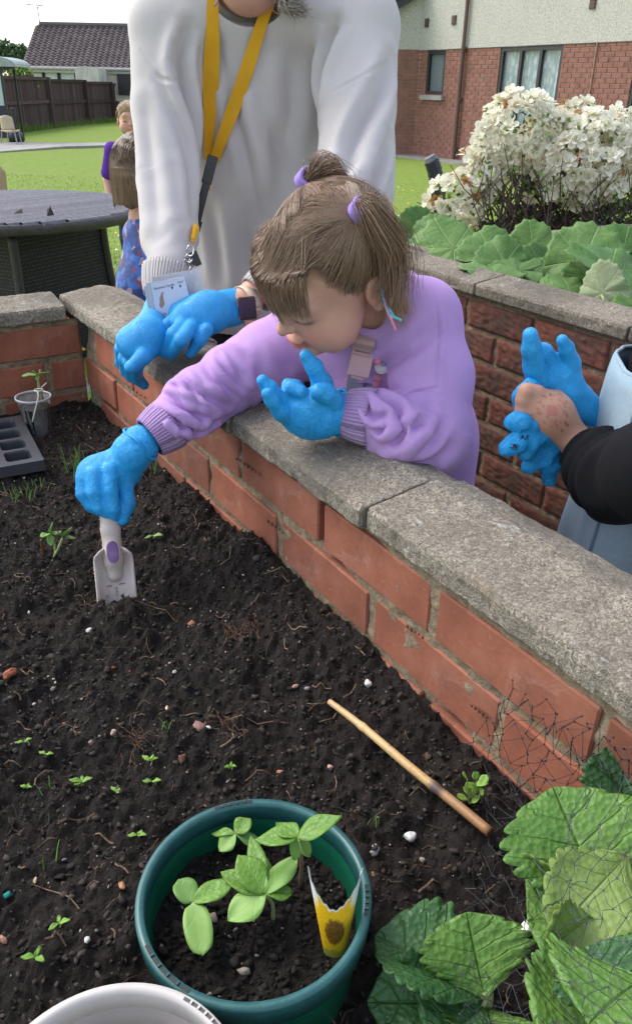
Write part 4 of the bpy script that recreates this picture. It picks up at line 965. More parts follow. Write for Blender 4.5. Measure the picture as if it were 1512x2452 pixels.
# ---- rattan table
def rattan_mat(name, sc, c):
    s = NT(name); mp = s.mapping((sc, sc, sc), 'UV'); b = s.n('ShaderNodeTexBrick'); s.l(mp, b.inputs['Vector']); b.offset = .5
    s.set(b, Scale=1.0, Mortar_Size=.12, Mortar_Smooth=.6, Brick_Width=.5, Row_Height=.25); b.inputs['Color1'].default_value = (*c, 1); b.inputs['Color2'].default_value = (*[x*2.6 for x in c], 1); b.inputs['Mortar'].default_value = (.004, .004, .005, 1)
    return s.done(b.outputs['Color'], .55, s.bump(b.outputs['Fac'], -.9, .006), .3)
def table():
    c = A(-1.50, 4.08, 0); r = .61; zt = .715
    t = empty('rattan_table', c, 'round dark rattan garden table on the lawn at the left', 'table')
    mt = NT('rattan_strip'); n = mt.noise(90, 3, .5, mt.mapping((1, 1, 1))); wv = mt.n('ShaderNodeTexWave', bands_direction='X'); mt.l(mt.co.outputs['Object'], wv.inputs['Vector']); mt.set(wv, Scale=38.0, Distortion=.3)
    col = mt.ramp(n, [(.3, (.11, .10, .108)), (.7, (.19, .175, .185))]); mt = mt.done(mt.mix(1.0, col, mt.ramp(mt.rand(), [(0, .8), (1, 1.2)]), 'MULTIPLY'), .5, mt.bump(wv.outputs['Fac'], .2, .003), .5)
    ang = math.radians(-38); R = rotz(ang); m = 36; st = 2*r/m
    for i in range(m):
        x = -r+st*(i+.5); h = math.sqrt(max(0, (r-.006)**2-x*x))
        if h < .03: continue
        k = 12; v = []
        for j in range(k+1):
            y = -h+2*h*j/k
            for (dx, dz) in ((-.48, -.014), (-.34, .001), (.0, .0045), (.34, .001), (.48, -.014)): v.append((x+dx*st, y, zt+dz))
        f = [(j*5+q, j*5+q+1, (j+1)*5+q+1, (j+1)*5+q) for j in range(k) for q in range(4)]
        o = mesh('strip', np.asarray(v)@R.T+c, f, mt, None, True); adopt(t, o)
    v, f = lathe([(.001, zt-.012), (r-.012, zt-.012), (r+.004, zt-.004), (r+.010, zt-.012), (r+.008, zt-.045), (r-.02, zt-.055), (.001, zt-.055)], 80, c)
    # woven rim: small alternating bulges
    v = v.copy(); ra = np.hypot(v[:, 0]-c[0], v[:, 1]-c[1]); th = np.arctan2(v[:, 1]-c[1], v[:, 0]-c[0]); k = ra > r-.013
    v[k, :2] += (v[k, :2]-c[:2])/ra[k, None]*(.006*np.sin(th[k]*60)*np.sign(zt-.02-v[k, 2]))[:, None]
    adopt(t, mesh('rim', v, f, simple('dark_rattan', (.055, .048, .052), .42, .3, 60, .4, 90), None, True))
    # base: flaring square column with woven panels
    mr = rattan_mat('woven_rattan', 15, (.022, .018, .023)); a0 = math.radians(-28)
    prof = [(.315, zt-.055), (.32, .5), (.335, .3), (.37, .02)]; kk = 4; V = []; UVs = []
    corners = [a0+math.pi/4+i*math.pi/2 for i in range(4)]
    F = []; idx = 0
    for s in range(4):
        g = []
        for (w, z) in spline([(p, q, 0) for p, q in prof], 9)[:, :2]:
            a = c+A(math.cos(corners[s]), math.sin(corners[s]), 0)*w*1.30; b = c+A(math.cos(corners[(s+1) % 4]), math.sin(corners[(s+1) % 4]), 0)*w*1.30
            for u in np.linspace(0, 1, 5): p = a+(b-a)*u; V.append((p[0], p[1], z)); UVs.append((u*.9+s, z))
        F += [(idx+j*5+i, idx+j*5+i+1, idx+(j+1)*5+i+1, idx+(j+1)*5+i) for j in range(8) for i in range(4)]; idx += 45
    adopt(t, mesh('woven_base', V, F, mr, None, False, uv=np.array(UVs)))
    for s in range(4):
        mb = MB(); q = [c+A(math.cos(corners[s]), math.sin(corners[s]), 0)*w*1.30+A(0, 0, z) for w, z in prof]; mb.tube(spline(q, 8), .022, 8); adopt(t, mb.build('corner_post', simple('dark_rattan_post', (.03, .026, .03), .4, .3, 50, .4, 80), smooth=True))
    lf = mesh('fallen_leaf', [onz(46, 512, zt+.012)+A(*q) for q in ((-.02, -.01, 0), (.02, -.006, .004), (.012, .012, .02), (-.012, .01, .012))], [(0, 1, 2, 3)], simple('dry_leaf', (.03, .025, .022), .8)); tag(lf, 'small dark dry leaf lying on the rattan table near its left', 'leaf', 'dry leaves on the table')
    lf = mesh('fallen_leaf', [onz(121, 517, zt+.012)+A(*q) for q in ((-.012, -.01, 0), (.02, -.006, .004), (.004, .004, .04), (-.016, .01, .022))], [(0, 1, 2, 3)], simple('dry_leaf', (.03, .025, .022), .8)); tag(lf, 'upright dark dry leaf on the rattan table near its front rim', 'leaf', 'dry leaves on the table')
table()
def rattan_chair():
    b = at(1040, 372, 4.6); mt = simple('rattan_chair_weave', (.03, .03, .034), .5, .3, 60, .6, 100, .006)
    t = empty('rattan_chair', (b[0]+.3, 4.9, ground_z(4.9)), 'dark woven rattan chair standing on the lawn behind the shrub', 'chair')
    P = [at(1032, 385, 4.6), at(1042, 420, 4.6), at(1050, 490, 4.6), at(1056, 640, 4.6)]; P.append(A(P[-1][0], P[-1][1], 0))
    def post(off, nm):
        s = spline([p+off for p in P], 40); v, f = tube(s, .036, 16); th = np.arange(len(v)) % 16; ring = np.arange(len(v))//16
        ctr = np.repeat(s, 16, 0); v = ctr+(v-ctr)*(1+.16*(((th//2)+(ring)) % 2))[:, None]; o = mesh(nm, v, f, mt, None, True); adopt(t, o)
    post(A(0, 0, 0), 'post'); post(A(.52, .12, 0), 'post')
    mb = MB(); mb.tube([P[0]+A(0, 0, .0), P[0]+A(-.012, 0, .02)], [.04, .03], 12); adopt(t, mb.build('post_cap', simple('grey_cap', (.12, .12, .13), .5)))
    mb = MB(); c = (P[2]+P[3])/2+A(.26, .06, -.15); mb.box(c, (.5, .03, .45)); adopt(t, mb.build('backrest', mt)); mb = MB(); mb.box(c+A(0, .3, -.25), (.5, .55, .06)); adopt(t, mb.build('seat', mt))
    for q in (A(0, .55, 0), A(.52, .6, 0)): mb = MB(); p = P[4]+q; mb.tube([p, p+A(0, 0, .42)], .025, 8); adopt(t, mb.build('leg', mt))
rattan_chair()
# ================================================================== PLANTS AND THINGS IN THE BEDS
def leaf_mesh(L, W, nu=14, nv=9, shape='oval', teeth=0, tdepth=.10, fold=.25, curl=.0, pleat=0.0, npl=6, wave=0.0, seed=0, petiole=.0):
    us = np.linspace(0, 1, nu); vs = np.linspace(-1, 1, nv); V = []; UV = []
    for u in us:
        if shape == 'oval': w = math.sin(math.pi*min(1, u*.97+.02))**.75
        elif shape == 'lance': w = (math.sin(math.pi*min(1, u**.8*.98+.015)))**.9
        elif shape == 'obovate': w = max(.02, (math.sin(math.pi*min(1, (u**1.25)*.90+.02)))**.8)*(1 if u < .96 else .86)
        elif shape == 'round': w = math.sqrt(max(.0, 1-(2*u-1)**2))**.8
        if teeth:
            tt = abs(math.sin(math.pi*u*teeth)); w *= 1-tdepth*(1-tt)**1.4*min(1, u*4)
        for v in vs:
            x = v*w*W*.5; back = (.09 if teeth else .04)*abs(v)**1.3*min(1, u*2)
            y = u*L-back*L*(u)*.55
            z = fold*abs(x)+curl*L*(u*u)+pleat*math.sin((u-.30*abs(v))*npl*2*math.pi)*abs(v)*min(1, 3*(1-u)+.2)+wave*math.sin(u*7+v*3+seed)*abs(v)**1.5
            V.append((x, y, z)); UV.append((u, v))
    F = [(j*nv+i, j*nv+i+1, (j+1)*nv+i+1, (j+1)*nv+i) for j in range(nu-1) for i in range(nv-1)]
    return np.array(V), F, np.array(UV)
def put_leaf(name, root, base, tip, W, mat, roll=0.0, up=(0, 0, 1), **kw):
    base = np.asarray(base, float); tip = np.asarray(tip, float); d = tip-base; L = np.linalg.norm(d); y = d/L
    z = np.asarray(up, float); z = nrm(z-y*(z@y)); x = np.cross(y, z)
    c, s = math.cos(roll), math.sin(roll); x, z = c*x+s*z, -s*x+c*z
    v, f, uv = leaf_mesh(L, W, **kw)
    o = mesh(name, v@np.stack([x, y, z], 1).T+base, f, mat, None, True, uv=uv)
    sm = o.modifiers.new('thick', 'SOLIDIFY'); sm.thickness = .0006 if L < .08 else .001; sm.offset = 0
    adopt(root, o); return o
MAT['straw'] = m_leaf('strawberry_leaf', (.085, .205, .035), (.17, .32, .065), (.27, .42, .13), .46, 5, .16, .8, .25, 210)
MAT['straw_pale'] = m_leaf('strawberry_leaf_underside', (.20, .31, .07), (.30, .41, .12), (.42, .52, .22), .6, 5, .3, .6, .3, 210)
MAT['straw_dark'] = m_leaf('strawberry_leaf_dark', (.035, .115, .035), (.075, .185, .06), (.15, .27, .09), .44, 5, .16, .8, .2, 210)
MAT['sunleaf'] = m_leaf('sunflower_seedling_leaf', (.13, .29, .035), (.23, .41, .075), (.38, .54, .17), .42, 4, .35, .4, .3, 260)
MAT['cotyl'] = m_leaf('cotyledon', (.19, .37, .075), (.30, .48, .14), (.42, .58, .24), .42, 2, .2, .15, .3, 80)
MAT['stem'] = simple('green_stem', (.30, .34, .13), .55, .2, 40)
MAT['stem_brown'] = simple('brownish_stem', (.22, .14, .085), .55, .25, 40)
MAT['weed'] = m_leaf('weed_leaf', (.20, .40, .05), (.34, .55, .11), (.42, .6, .2), .5, 3, .3, .2, .35, 80)

def m_broad(name, c1, c2, vein, rough):
    """round leaf: UV u from the stalk to the rim, v counts the main veins round it"""
    s = NT(name); sx = s.n('ShaderNodeSeparateXYZ'); s.l(s.co.outputs['UV'], sx.inputs[0]); u, v = sx.outputs[0], sx.outputs[1]
    d = s.math('ABSOLUTE', s.math('SUBTRACT', s.math('FRACT', s.math('ADD', v, .5)), .5)); w = s.math('MULTIPLY', d, s.math('ADD', u, .12))
    main = s.ramp(w, [(0, 1.0), (.035, 0.0)]); ph = s.math('ABSOLUTE', s.math('SUBTRACT', s.math('FRACT', s.math('MULTIPLY', s.math('SUBTRACT', u, s.math('MULTIPLY', d, .55)), 6.0)), .5)); side = s.ramp(ph, [(0, .6), (.09, 0.0)])
    vn = s.math('MAXIMUM', main, side); n = s.noise(18, 5, .65); cl = s.voro(75)
    col = s.mix(1.0, s.ramp(n, [(.3, c1), (.7, c2)]), s.ramp(s.rand(), [(0, (.72, .8, .7)), (1, (1.2, 1.12, 1.1))]), 'MULTIPLY'); col = s.mix(s.math('MULTIPLY', vn, .55), col, vein)
    nm = s.bump(s.math('SUBTRACT', s.math('MULTIPLY', cl, .5), vn), .6, .004); s.done(col, rough, nm, .35)
    tr = s.n('ShaderNodeBsdfTranslucent'); s.l(s.mix(1.0, col, (1.2, 1.35, .6), 'MULTIPLY'), tr.inputs['Color']); ms = s.n('ShaderNodeMixShader'); ms.inputs[0].default_value = .25; s.l(s.p.outputs[0], ms.inputs[1]); s.l(tr.outputs[0], ms.inputs[2]); s.l(ms.outputs[0], s.out.inputs[0]); return s.m
# ---- butterbur in the far bed
MAT['butter'] = m_broad('butterbur_leaf', (.085, .20, .04), (.17, .31, .085), (.30, .43, .18), .5)
MAT['butter_under'] = m_broad('butterbur_underside', (.27, .36, .20), (.38, .45, .28), (.48, .54, .38), .8)
def butter_leaf(root, px, py, Y, size, tiltx, tilty, spin, seed, under=False):
    """kidney-shaped toothed blade on a thick stalk; px,py its middle"""
    c = at(px, py, Y); nr, na = 11, 64; V = []; UV = []
    rg = np.random.default_rng(seed)
    for j in range(nr):
        r = j/(nr-1)
        for i in range(na):
            a = -math.pi+2*math.pi*(i+.5)/na; notch = 1-.62*math.exp(-((abs(a)-math.pi)/.34)**2)
            R = notch*(1+.10*math.cos(2*a)+.05*math.sin(3*a+seed)); R *= 1+.055*((i % 3 == 0)*1.0-(i % 3 == 2)*.5)*r**4
            x = r*R*math.sin(a); y = r*R*math.cos(a)
            z = .14*r**2*math.sin(2.0*a+seed)+.05*r*math.sin(5*a+seed*2)*r-.10*r**2+.045*math.sin(9*a+seed)*r**3-.025*r*math.cos(a*7)
            V.append((x*size/2, y*size/2, z*size/2)); UV.append((r, a/math.pi*3.5))
    F = [(j*na+i, j*na+(i+1) % na, (j+1)*na+(i+1) % na, (j+1)*na+i) for j in range(nr-1) for i in range(na) if i != na-1]
    V = np.array(V); cx_, sx_ = math.cos(tiltx), math.sin(tiltx); cy_, sy_ = math.cos(tilty), math.sin(tilty)
    Rx = np.array([[1, 0, 0], [0, cx_, -sx_], [0, sx_, cx_]]); Ry = np.array([[cy_, 0, sy_], [0, 1, 0], [-sy_, 0, cy_]])
    V = V@(Rx@Ry@rotz(spin)).T+c
    o = mesh('leaf', V, F, MAT['butter_under' if under else 'butter'], None, True, uv=np.array(UV)); m = o.modifiers.new('t', 'SOLIDIFY'); m.thickness = .0018; adopt(root, o)
    b = A(c[0]+rg.normal(0, .03), c[1]+.05+rg.normal(0, .03), .70); mb = MB(); mb.tube(spline([c-A(0, 0, .006), c*.6+b*.4-A(0, .02, 0), b], 8), [.0035]*3+[.005]*5, 7); adopt(root, mb.build('stalk', MAT['stem'], smooth=True))
def butterbur():
    L = [  # px, py, Y, size, tilt x, tilt y, spin, seed, underside
        [(1085, 595, 2.42, .235, .55, -.05, .4, 1), (1175, 607, 2.36, .20, .62, .28, -.6, 2), (1000, 590, 2.62, .20, .5, -.3, 1.2, 3), (975, 560, 2.85, .19, .6, .1, .2, 4), (1010, 545, 2.85, .17, 1.0, .5, 2.0, 5), (1040, 555, 2.75, .15, .9, -.6, 1.0, 14), (962, 600, 2.7, .14, .8, .5, 1.0, 21)],
        [(1205, 632, 2.22, .17, .75, .1, .3, 6), (1240, 648, 2.16, .15, .45, -.2, 1.5, 7), (1275, 597, 2.46, .17, .9, -.25, .1, 8), (1295, 640, 2.28, .17, .75, .35, 2.2, 9), (1185, 652, 2.12, .17, .25, .1, 1.0, 22), (1330, 655, 2.2, .2, .35, -.15, 2.0, 23)],
        [(1395, 625, 2.16, .235, .75, -.35, -.4, 10), (1460, 640, 2.02, .22, .45, .35, .5, 11), (1360, 690, 1.98, .14, .3, 0, 1.0, 12), (1440, 700, 1.90, .13, 1.25, -.7, .3, 13, True), (1505, 690, 1.95, .17, .6, .2, .8, 15), (1490, 600, 2.4, .2, .8, .2, 1.5, 16), (1415, 665, 2.05, .16, .5, .2, 2.5, 24), (1520, 735, 1.85, .12, .7, .2, 2.5, 25)]]
    labs = ['big leaved green plant beside the hair of the girl, spilling over the far coping', 'middle clump of broad green leaves below the white shrub', 'clump of broad green leaves at the right edge above the rough brick wall']
    for k, (ls, lb) in enumerate(zip(L, labs)):
        p = at(ls[0][0], ls[0][1], ls[0][2]); root = empty('butterbur_plant', (p[0], p[1], .70), lb, 'plant', 'broad leaved plants in the far bed')
        for q in ls: butter_leaf(root, *q[:8], under=len(q) > 8)
butterbur()

# ---- white azalea
def azalea():
    Y0 = 3.25; base = at(1290, 640, Y0); base[2] = .70
    root = empty('flowering_shrub', base, 'white flowering shrub with pale double blossoms behind the far raised bed', 'shrub')
    # blossoms: six shared shapes of ruffled petals
    rg = np.random.default_rng(12); shapes = []
    def blossom(seed, cols):
        r2 = np.random.default_rng(seed); V = []; F = []; C = []; n = 0
        for ring, (np_, tilt, R) in enumerate(((6, .25, 1.0), (5, .75, .8), (4, 1.15, .5))):
            for k in range(np_):
                a = 2*math.pi*(k+.5*ring)/np_+r2.normal(0, .15); R_ = R*r2.uniform(.85, 1.15); tl = tilt+r2.normal(0, .15)
                for (u, w) in ((0, .10), (.4, .42), (.75, .56), (1.0, .40), (1.08, .12)):
                    for s in (-1, 0, 1):
                        x = s*w*R_*.62; rad = u*R_; z = .18*abs(s)*w+r2.normal(0, .06)*u
                        e = rad*math.cos(tl)-z*math.sin(tl); h = rad*math.sin(tl)+z*math.cos(tl)
                        V.append((e*math.cos(a)-x*math.sin(a), e*math.sin(a)+x*math.cos(a), h)); C.append(np.array(cols)*r2.uniform(.9, 1.05)*(1-.10*(1-u)*np.array([0, .1, .5])))
                for j in range(4):
                    for i in range(2): F.append((n+j*3+i, n+j*3+i+1, n+(j+1)*3+i+1, n+(j+1)*3+i))
                n += 15
        o = mesh('blossom', V, F, MAT['petal_w'], None, True, np.array(C)); me = o.data; bpy.data.objects.remove(o); return me
    s = NT('white_petal'); c = s.mix(1.0, s.attr(), s.ramp(s.rand(), [(0, (.92, .9, .84)), (1, (1.0, 1.0, .97))]), 'MULTIPLY'); s.done(c, .65, None, .2)
    tr = s.n('ShaderNodeBsdfTranslucent'); s.l(c, tr.inputs['Color']); ms = s.n('ShaderNodeMixShader'); ms.inputs[0].default_value = .3; s.l(s.p.outputs[0], ms.inputs[1]); s.l(tr.outputs[0], ms.inputs[2]); s.l(ms.outputs[0], s.out.inputs[0]); MAT['petal_w'] = s.m
    shapes = [blossom(100+i, (.95, .92, .80)) for i in range(6)]; wilt = [blossom(200+i, (.55, .30, .12)) for i in range(2)]
    lobes = [((1238, 322), 78, 70), ((1180, 395), 60, 62), ((1100, 478), 62, 50), ((1060, 520), 34, 30), ((1310, 330), 60, 45), ((1375, 300), 52, 50), ((1400, 380), 100, 80), ((1470, 350), 70, 70), ((1330, 440), 78, 42), ((1430, 470), 80, 60), ((1290, 455), 50, 40), ((1500, 430), 60, 70), ((1250, 390), 60, 45), ((1150, 440), 50, 45)]
    cand = []
    for (c, rx, ry) in lobes:
        C0 = at(c[0], c[1], Y0+rg.uniform(-.08, .12)); sc = Y0*1.09/FPX
        for _ in range(int(rx*ry/38)):
            d = rg.normal(size=3); d /= np.linalg.norm(d); d[1] = -abs(d[1])*(1 if rg.uniform() < .82 else -1)
            p = C0+d*A(rx, (rx+ry)*.42, ry)*sc*rg.uniform(.86, 1.06); cand.append((p, nrm(d+A(0, -.35, .25))))
    # drop those in the open hollow where the branches show, then thin out crowding
    keep = []
    hol = [(1226, 455, 30, 75), (1190, 525, 42, 55), (1280, 545, 62, 42), (1235, 297, 15, 20), (1308, 316, 18, 13), (1366, 321, 16, 13), (1288, 380, 15, 12), (1356, 455, 20, 14), (1442, 424, 15, 14), (1180, 355, 9, 9), (1146, 452, 10, 10), (1480, 330, 12, 10), (1400, 505, 16, 12), (1500, 505, 30, 16)]
    for p, d in cand:
        v = p-CAMP; k = v@FWD; x = CX+FPX*(v@RGT)/k; y = CY-FPX*(v@UPV)/k
        if any(((x-hx)/rx)**2+((y-hy)/ry)**2 < 1 for hx, hy, rx, ry in hol): continue
        if x > 1580: continue
        if all(np.linalg.norm(p-q[0]) > .027 for q in keep): keep.append((p, d))
    keep = [q for q in keep if q[0][1] < Y0+.06] + [q for q in keep if q[0][1] >= Y0+.06]; keep = keep[:300]
    for p, d in keep:
        sz = rg.uniform(.029, .041); R = frame(d+rg.normal(0, .25, 3), rg.normal(size=3))*sz
        w = rg.uniform() < .10; share('wilted_blossom' if w else 'blossom', (wilt if w else shapes)[rg.integers(2 if w else 6)], M4(R*(.6 if w else 1), p-np.array(root.location)), root)
    # branches: crooked, dark, from the base up into the lobes
    mb = MB()
    for i in range(90):
        c, rx, ry = lobes[rg.integers(len(lobes))]; e = at(c[0]+rg.normal(0, rx*.55), c[1]+rg.normal(0, ry*.5), Y0+.06+abs(rg.normal(0, .07))); b = base+A(rg.normal(0, .14), .06+rg.normal(0, .10), 0)
        m = b*.55+e*.45+rg.normal(0, .05, 3)-A(0, 0, .04); q = spline([b, b*.8+m*.2+rg.normal(0, .02, 3), m, e*.7+m*.3+rg.normal(0, .03, 3), e], 14)+rg.normal(0, .004, (14, 3)); mb.tube(q, np.linspace(rg.uniform(.004, .009), .0016, 14), 5)
    for i in range(420):   # twigs of the dark understorey
        x, y = rg.uniform(1120, 1530), rg.uniform(440, 650); e = at(x, y, Y0+rg.normal(0, .16)); a = rg.uniform(-.9, .9); L = rg.uniform(.05, .16); q = e+A(math.sin(a)*L, rg.normal(0, .04), math.cos(a)*L); mb.tube(np.array([e, (e+q)/2+rg.normal(0, .008, 3), q]), [.0028, .002, .0012], 4)
    br_ = mb.build('branches', simple('azalea_bark', (.055, .038, .03), .9, .4, 20)); br_['kind'] = 'stuff'; adopt(root, br_)
    # leaves
    n = 1900; V = []; C = []
    for i in range(n):
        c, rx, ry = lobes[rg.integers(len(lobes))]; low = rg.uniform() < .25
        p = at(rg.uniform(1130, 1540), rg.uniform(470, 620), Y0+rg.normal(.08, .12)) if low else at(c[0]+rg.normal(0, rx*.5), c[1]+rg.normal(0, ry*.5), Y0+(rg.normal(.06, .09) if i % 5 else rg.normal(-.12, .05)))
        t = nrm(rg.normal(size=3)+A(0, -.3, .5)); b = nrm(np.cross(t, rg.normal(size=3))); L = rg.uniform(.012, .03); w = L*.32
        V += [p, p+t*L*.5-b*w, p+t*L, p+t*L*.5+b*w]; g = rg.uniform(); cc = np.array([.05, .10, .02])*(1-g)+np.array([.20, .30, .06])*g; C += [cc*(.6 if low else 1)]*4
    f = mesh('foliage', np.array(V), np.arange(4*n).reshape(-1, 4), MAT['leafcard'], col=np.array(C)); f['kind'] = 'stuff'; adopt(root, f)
    # dark shade bush behind, right
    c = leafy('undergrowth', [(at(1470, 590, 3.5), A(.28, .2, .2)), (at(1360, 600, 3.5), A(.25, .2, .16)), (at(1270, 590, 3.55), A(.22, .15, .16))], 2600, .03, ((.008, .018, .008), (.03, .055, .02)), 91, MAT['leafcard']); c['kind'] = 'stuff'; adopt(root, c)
    for (x, y0, y1) in ((1482, 243, 330), (1466, 262, 330)):
        mb = MB(); mb.tube([at(x, y0, 3.4), at(x-3, y1, 3.4)], .006, 6); adopt(root, mb.build('shoot', simple('green_cane', (.16, .22, .07), .6)))
azalea()

# ---- sunflower pot
POTC = None
def pot(name, c, r, h, z_top, mat, rim_mat, taper=.80, rimh=.022):
    """round flower pot standing at z_top-h; lipped rim"""
    x, y = c; z0 = z_top-h
    body = [(r*taper*.86, 0), (r*taper, 0.0), (r*.945, h-rimh), (r*.945, h-.004), (r*.925, h-.004), (r*.915, h-rimh*.9), (r*.90, h-rimh*1.02), (r*.89, h-rimh*1.35), (r*taper*.96, .006), (.001, .006)]
    v, f = lathe(body, 96, (x, y, z0)); b = mesh('pot_wall', v, f, mat, None, True)
    rim = [(r*.947, h-rimh), (r*.985, h-rimh), (r, h-.003), (r*.99, h), (r*.928, h), (r*.918, h-.004), (r*.915, h-rimh*.8), (r*.942, h-rimh*.9)]
    v, f = lathe(rim, 96, (x, y, z0), closed=True); q = mesh('rim', v, f, rim_mat, None, True)
    return b, q
def green_pot():
    global POTC, POTR
    zr = .700; a = onz(325, 2170, zr); b = onz(884, 2170, zr); t = onz(605, 1905, zr); bt = onz(605, 2432, zr)
    r = (b[0]-a[0])/2*1.0; cx, cy = (a[0]+b[0])/2, (t[1]+bt[1])/2; r = (r+(t[1]-bt[1])/2)/2; POTC = (cx, cy); POTR = r
    root = empty('flower_pot', (cx, cy, zr-.15), 'round dark green plastic pot with young seedlings, sunk in the soil', 'flower pot')
    s = NT('green_plastic'); n = s.noise(40, 4, .7); m1 = s.done(s.ramp(n, [(.35, (.004, .075, .04)), (.7, (.006, .10, .052))]), .28, s.bump(s.noise(300, 3), .06, .001), .5)
    s = NT('green_rim'); n = s.noise(60, 5, .7); m2 = s.done(s.ramp(n, [(.35, (.018, .085, .085)), (.7, (.03, .12, .115))]), s.ramp(n, [(.3, .25), (.7, .45)]), s.bump(s.noise(500, 3), .1, .001), .5)
    w, rm = pot('pot', (cx, cy), r, .15, zr, m1, m2); adopt(root, w); adopt(root, rm)
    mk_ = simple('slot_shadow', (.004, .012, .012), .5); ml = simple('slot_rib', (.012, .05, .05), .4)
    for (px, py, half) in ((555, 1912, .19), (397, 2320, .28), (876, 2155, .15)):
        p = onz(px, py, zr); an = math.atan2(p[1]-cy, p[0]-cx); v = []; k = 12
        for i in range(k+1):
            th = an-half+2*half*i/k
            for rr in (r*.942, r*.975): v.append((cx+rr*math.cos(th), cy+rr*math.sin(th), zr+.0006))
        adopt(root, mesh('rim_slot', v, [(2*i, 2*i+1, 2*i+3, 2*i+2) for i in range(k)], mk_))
        for i in range(1, 5):
            th = an-half+2*half*i/5; mb = MB(); mb.box((cx+r*.958*math.cos(th), cy+r*.958*math.sin(th), zr+.0012), (r*.034, .0016, .001), rotz(th)); adopt(root, mb.build('slot_rib', ml))
    mb = MB()
    for zz in (.022, ):
        v, f = lathe([(r*.888, 0), (r*.884, .0015), (r*.888, .003)], 96, (cx, cy, zr-.047)); o = mesh('inner_ring', v, f, m2, None, True); adopt(root, o)
    # potting soil
    zs = zr-.040; n = 90; g = np.linspace(-1, 1, n); X, Y = np.meshgrid(g, g); rr = np.hypot(X, Y); k = np.maximum(np.abs(X), np.abs(Y))/np.maximum(rr, 1e-6); X = X*k; Y = Y*k; R = r*.874
    X = cx+X*R; Y = cy+Y*R; p = np.stack([X, Y, 0*X], -1); Z = zs+.006*noise3(p*22)+.004*noise3(p*60)+.003*noise3(p*150)+.0018*noise3(p*330)
    v = np.stack([X, Y, Z], -1).reshape(-1, 3); i, j = np.meshgrid(np.arange(n-1), np.arange(n-1)); f = np.stack([j*n+i, j*n+i+1, (j+1)*n+i+1, (j+1)*n+i], -1).reshape(-1, 4)
    so = mesh('potting_soil', v, f, MAT['soil'], None, True); so['kind'] = 'stuff'; tag(so, 'dark potting soil inside the green pot', 'soil')
    rg = np.random.default_rng(33); m = 900; th = rg.uniform(0, 6.28, m); ra = R*.97*np.sqrt(rg.uniform(0, 1, m)); sz = .0011+.0032*rg.uniform(0, 1, m)**4
    P = np.stack([cx+ra*np.cos(th), cy+ra*np.sin(th), 0*th], 1); P[:, 2] = zs+.006*noise3(P*22)+.004*noise3(P*60)+.001
    c = np.array([[.017, .0135, .011]])*rg.uniform(.5, 1.7, (m, 1)); hi = rg.uniform(0, 1, m) < .03; c[hi] = (.3, .25, .2)
    tag(scatter('potting_crumbs', P, sz, c, .8, 5), 'crumbs of compost inside the green pot', 'soil', kind='stuff')
    return zs
ZPS = green_pot()
def seedling(name, label, foot, head, leaves, stemr=.0016, group='young seedlings in the green pot', stem=None, cat='seedling', z0=None):
    """foot, head: 3-D points; leaves: (tip point, width, material, kwargs)"""
    root = empty(name, foot, label, cat, group)
    mid = (np.asarray(foot)+head)/2+A(.002, .002, 0); mb = MB(); mb.tube(spline([foot-A(0, 0, .004), mid, head], 8), stemr, 8); adopt(root, mb.build('stem', stem or MAT['stem'], smooth=True))
    for (tip, w, mat, kw) in leaves:
        k = dict(shape='oval', fold=.18, curl=.0, nu=12, nv=7, roll=0.0, wave=.0012, seed=len(root.children)); k.update(kw); put_leaf('leaf', root, head, tip, w*.86, MAT[mat], **k)
    return root
def pz(x, y, z): return onz(x, y, z)
def pot_seedlings():
    z = ZPS; pz = lambda x, y, q: onz(x, y, q if q == ZPS else q+.020)
    # far left seedling
    h = pz(563, 1995, .672); seedling('sunflower_seedling', 'small four leaved seedling at the back left inside the green pot', pz(530, 2040, z), h, [
        (pz(600, 1960, .676), .020, 'sunleaf', {}), (pz(505, 1992, .668), .010, 'sunleaf', dict(curl=-.1)), (pz(525, 2040, .664), .020, 'cotyl', {}), (pz(625, 2022, .662), .016, 'cotyl', {})], stem=MAT['stem_brown'])
    h = pz(712, 2005, .712); seedling('sunflower_seedling', 'tallest seedling with two long pointed leaves at the back right of the green pot', pz(718, 2120, z), h, [
        (pz(820, 1955, .725), .023, 'sunleaf', dict(shape='lance', curl=.04)), (pz(607, 2007, .708), .022, 'sunleaf', dict(shape='lance', curl=-.05)), (pz(660, 1970, .710), .020, 'sunleaf', dict(shape='lance')),
        (pz(700, 2062, .690), .014, 'cotyl', dict(curl=-.1)), (pz(748, 2050, .694), .016, 'cotyl', dict(curl=-.1))], stem=MAT['stem_brown'])
    h = pz(462, 2160, .668); seedling('sunflower_seedling', 'seedling with pale oval leaves at the front left of the green pot', pz(462, 2185, z), h, [
        (pz(427, 2105, .672), .022, 'cotyl', dict(shape='round')), (pz(487, 2290, .660), .025, 'cotyl', dict(shape='round')), (pz(560, 2108, .676), .022, 'sunleaf', dict(curl=-.04))])
    h = pz(635, 2140, .678); seedling('sunflower_seedling', 'largest leafy seedling in the middle of the green pot', pz(655, 2200, z), h, [
        (pz(570, 2045, .690), .029, 'sunleaf', dict(curl=-.05)), (pz(600, 2000, .684), .018, 'sunleaf', dict(roll=.2)), (pz(712, 2050, .684), .022, 'cotyl', {}), (pz(702, 2130, .676), .019, 'sunleaf', dict(curl=-.12)),
        (pz(545, 2205, .670), .031, 'cotyl', {}), (pz(528, 2088, .676), .021, 'sunleaf', {}), (pz(572, 2145, .664), .020, 'sunleaf', {}), (pz(640, 2055, .676), .012, 'sunleaf', {})])
    # pointed leaf behind belongs to a fifth, low seedling
    for i, (x, y) in enumerate(()): pass
pot_seedlings()
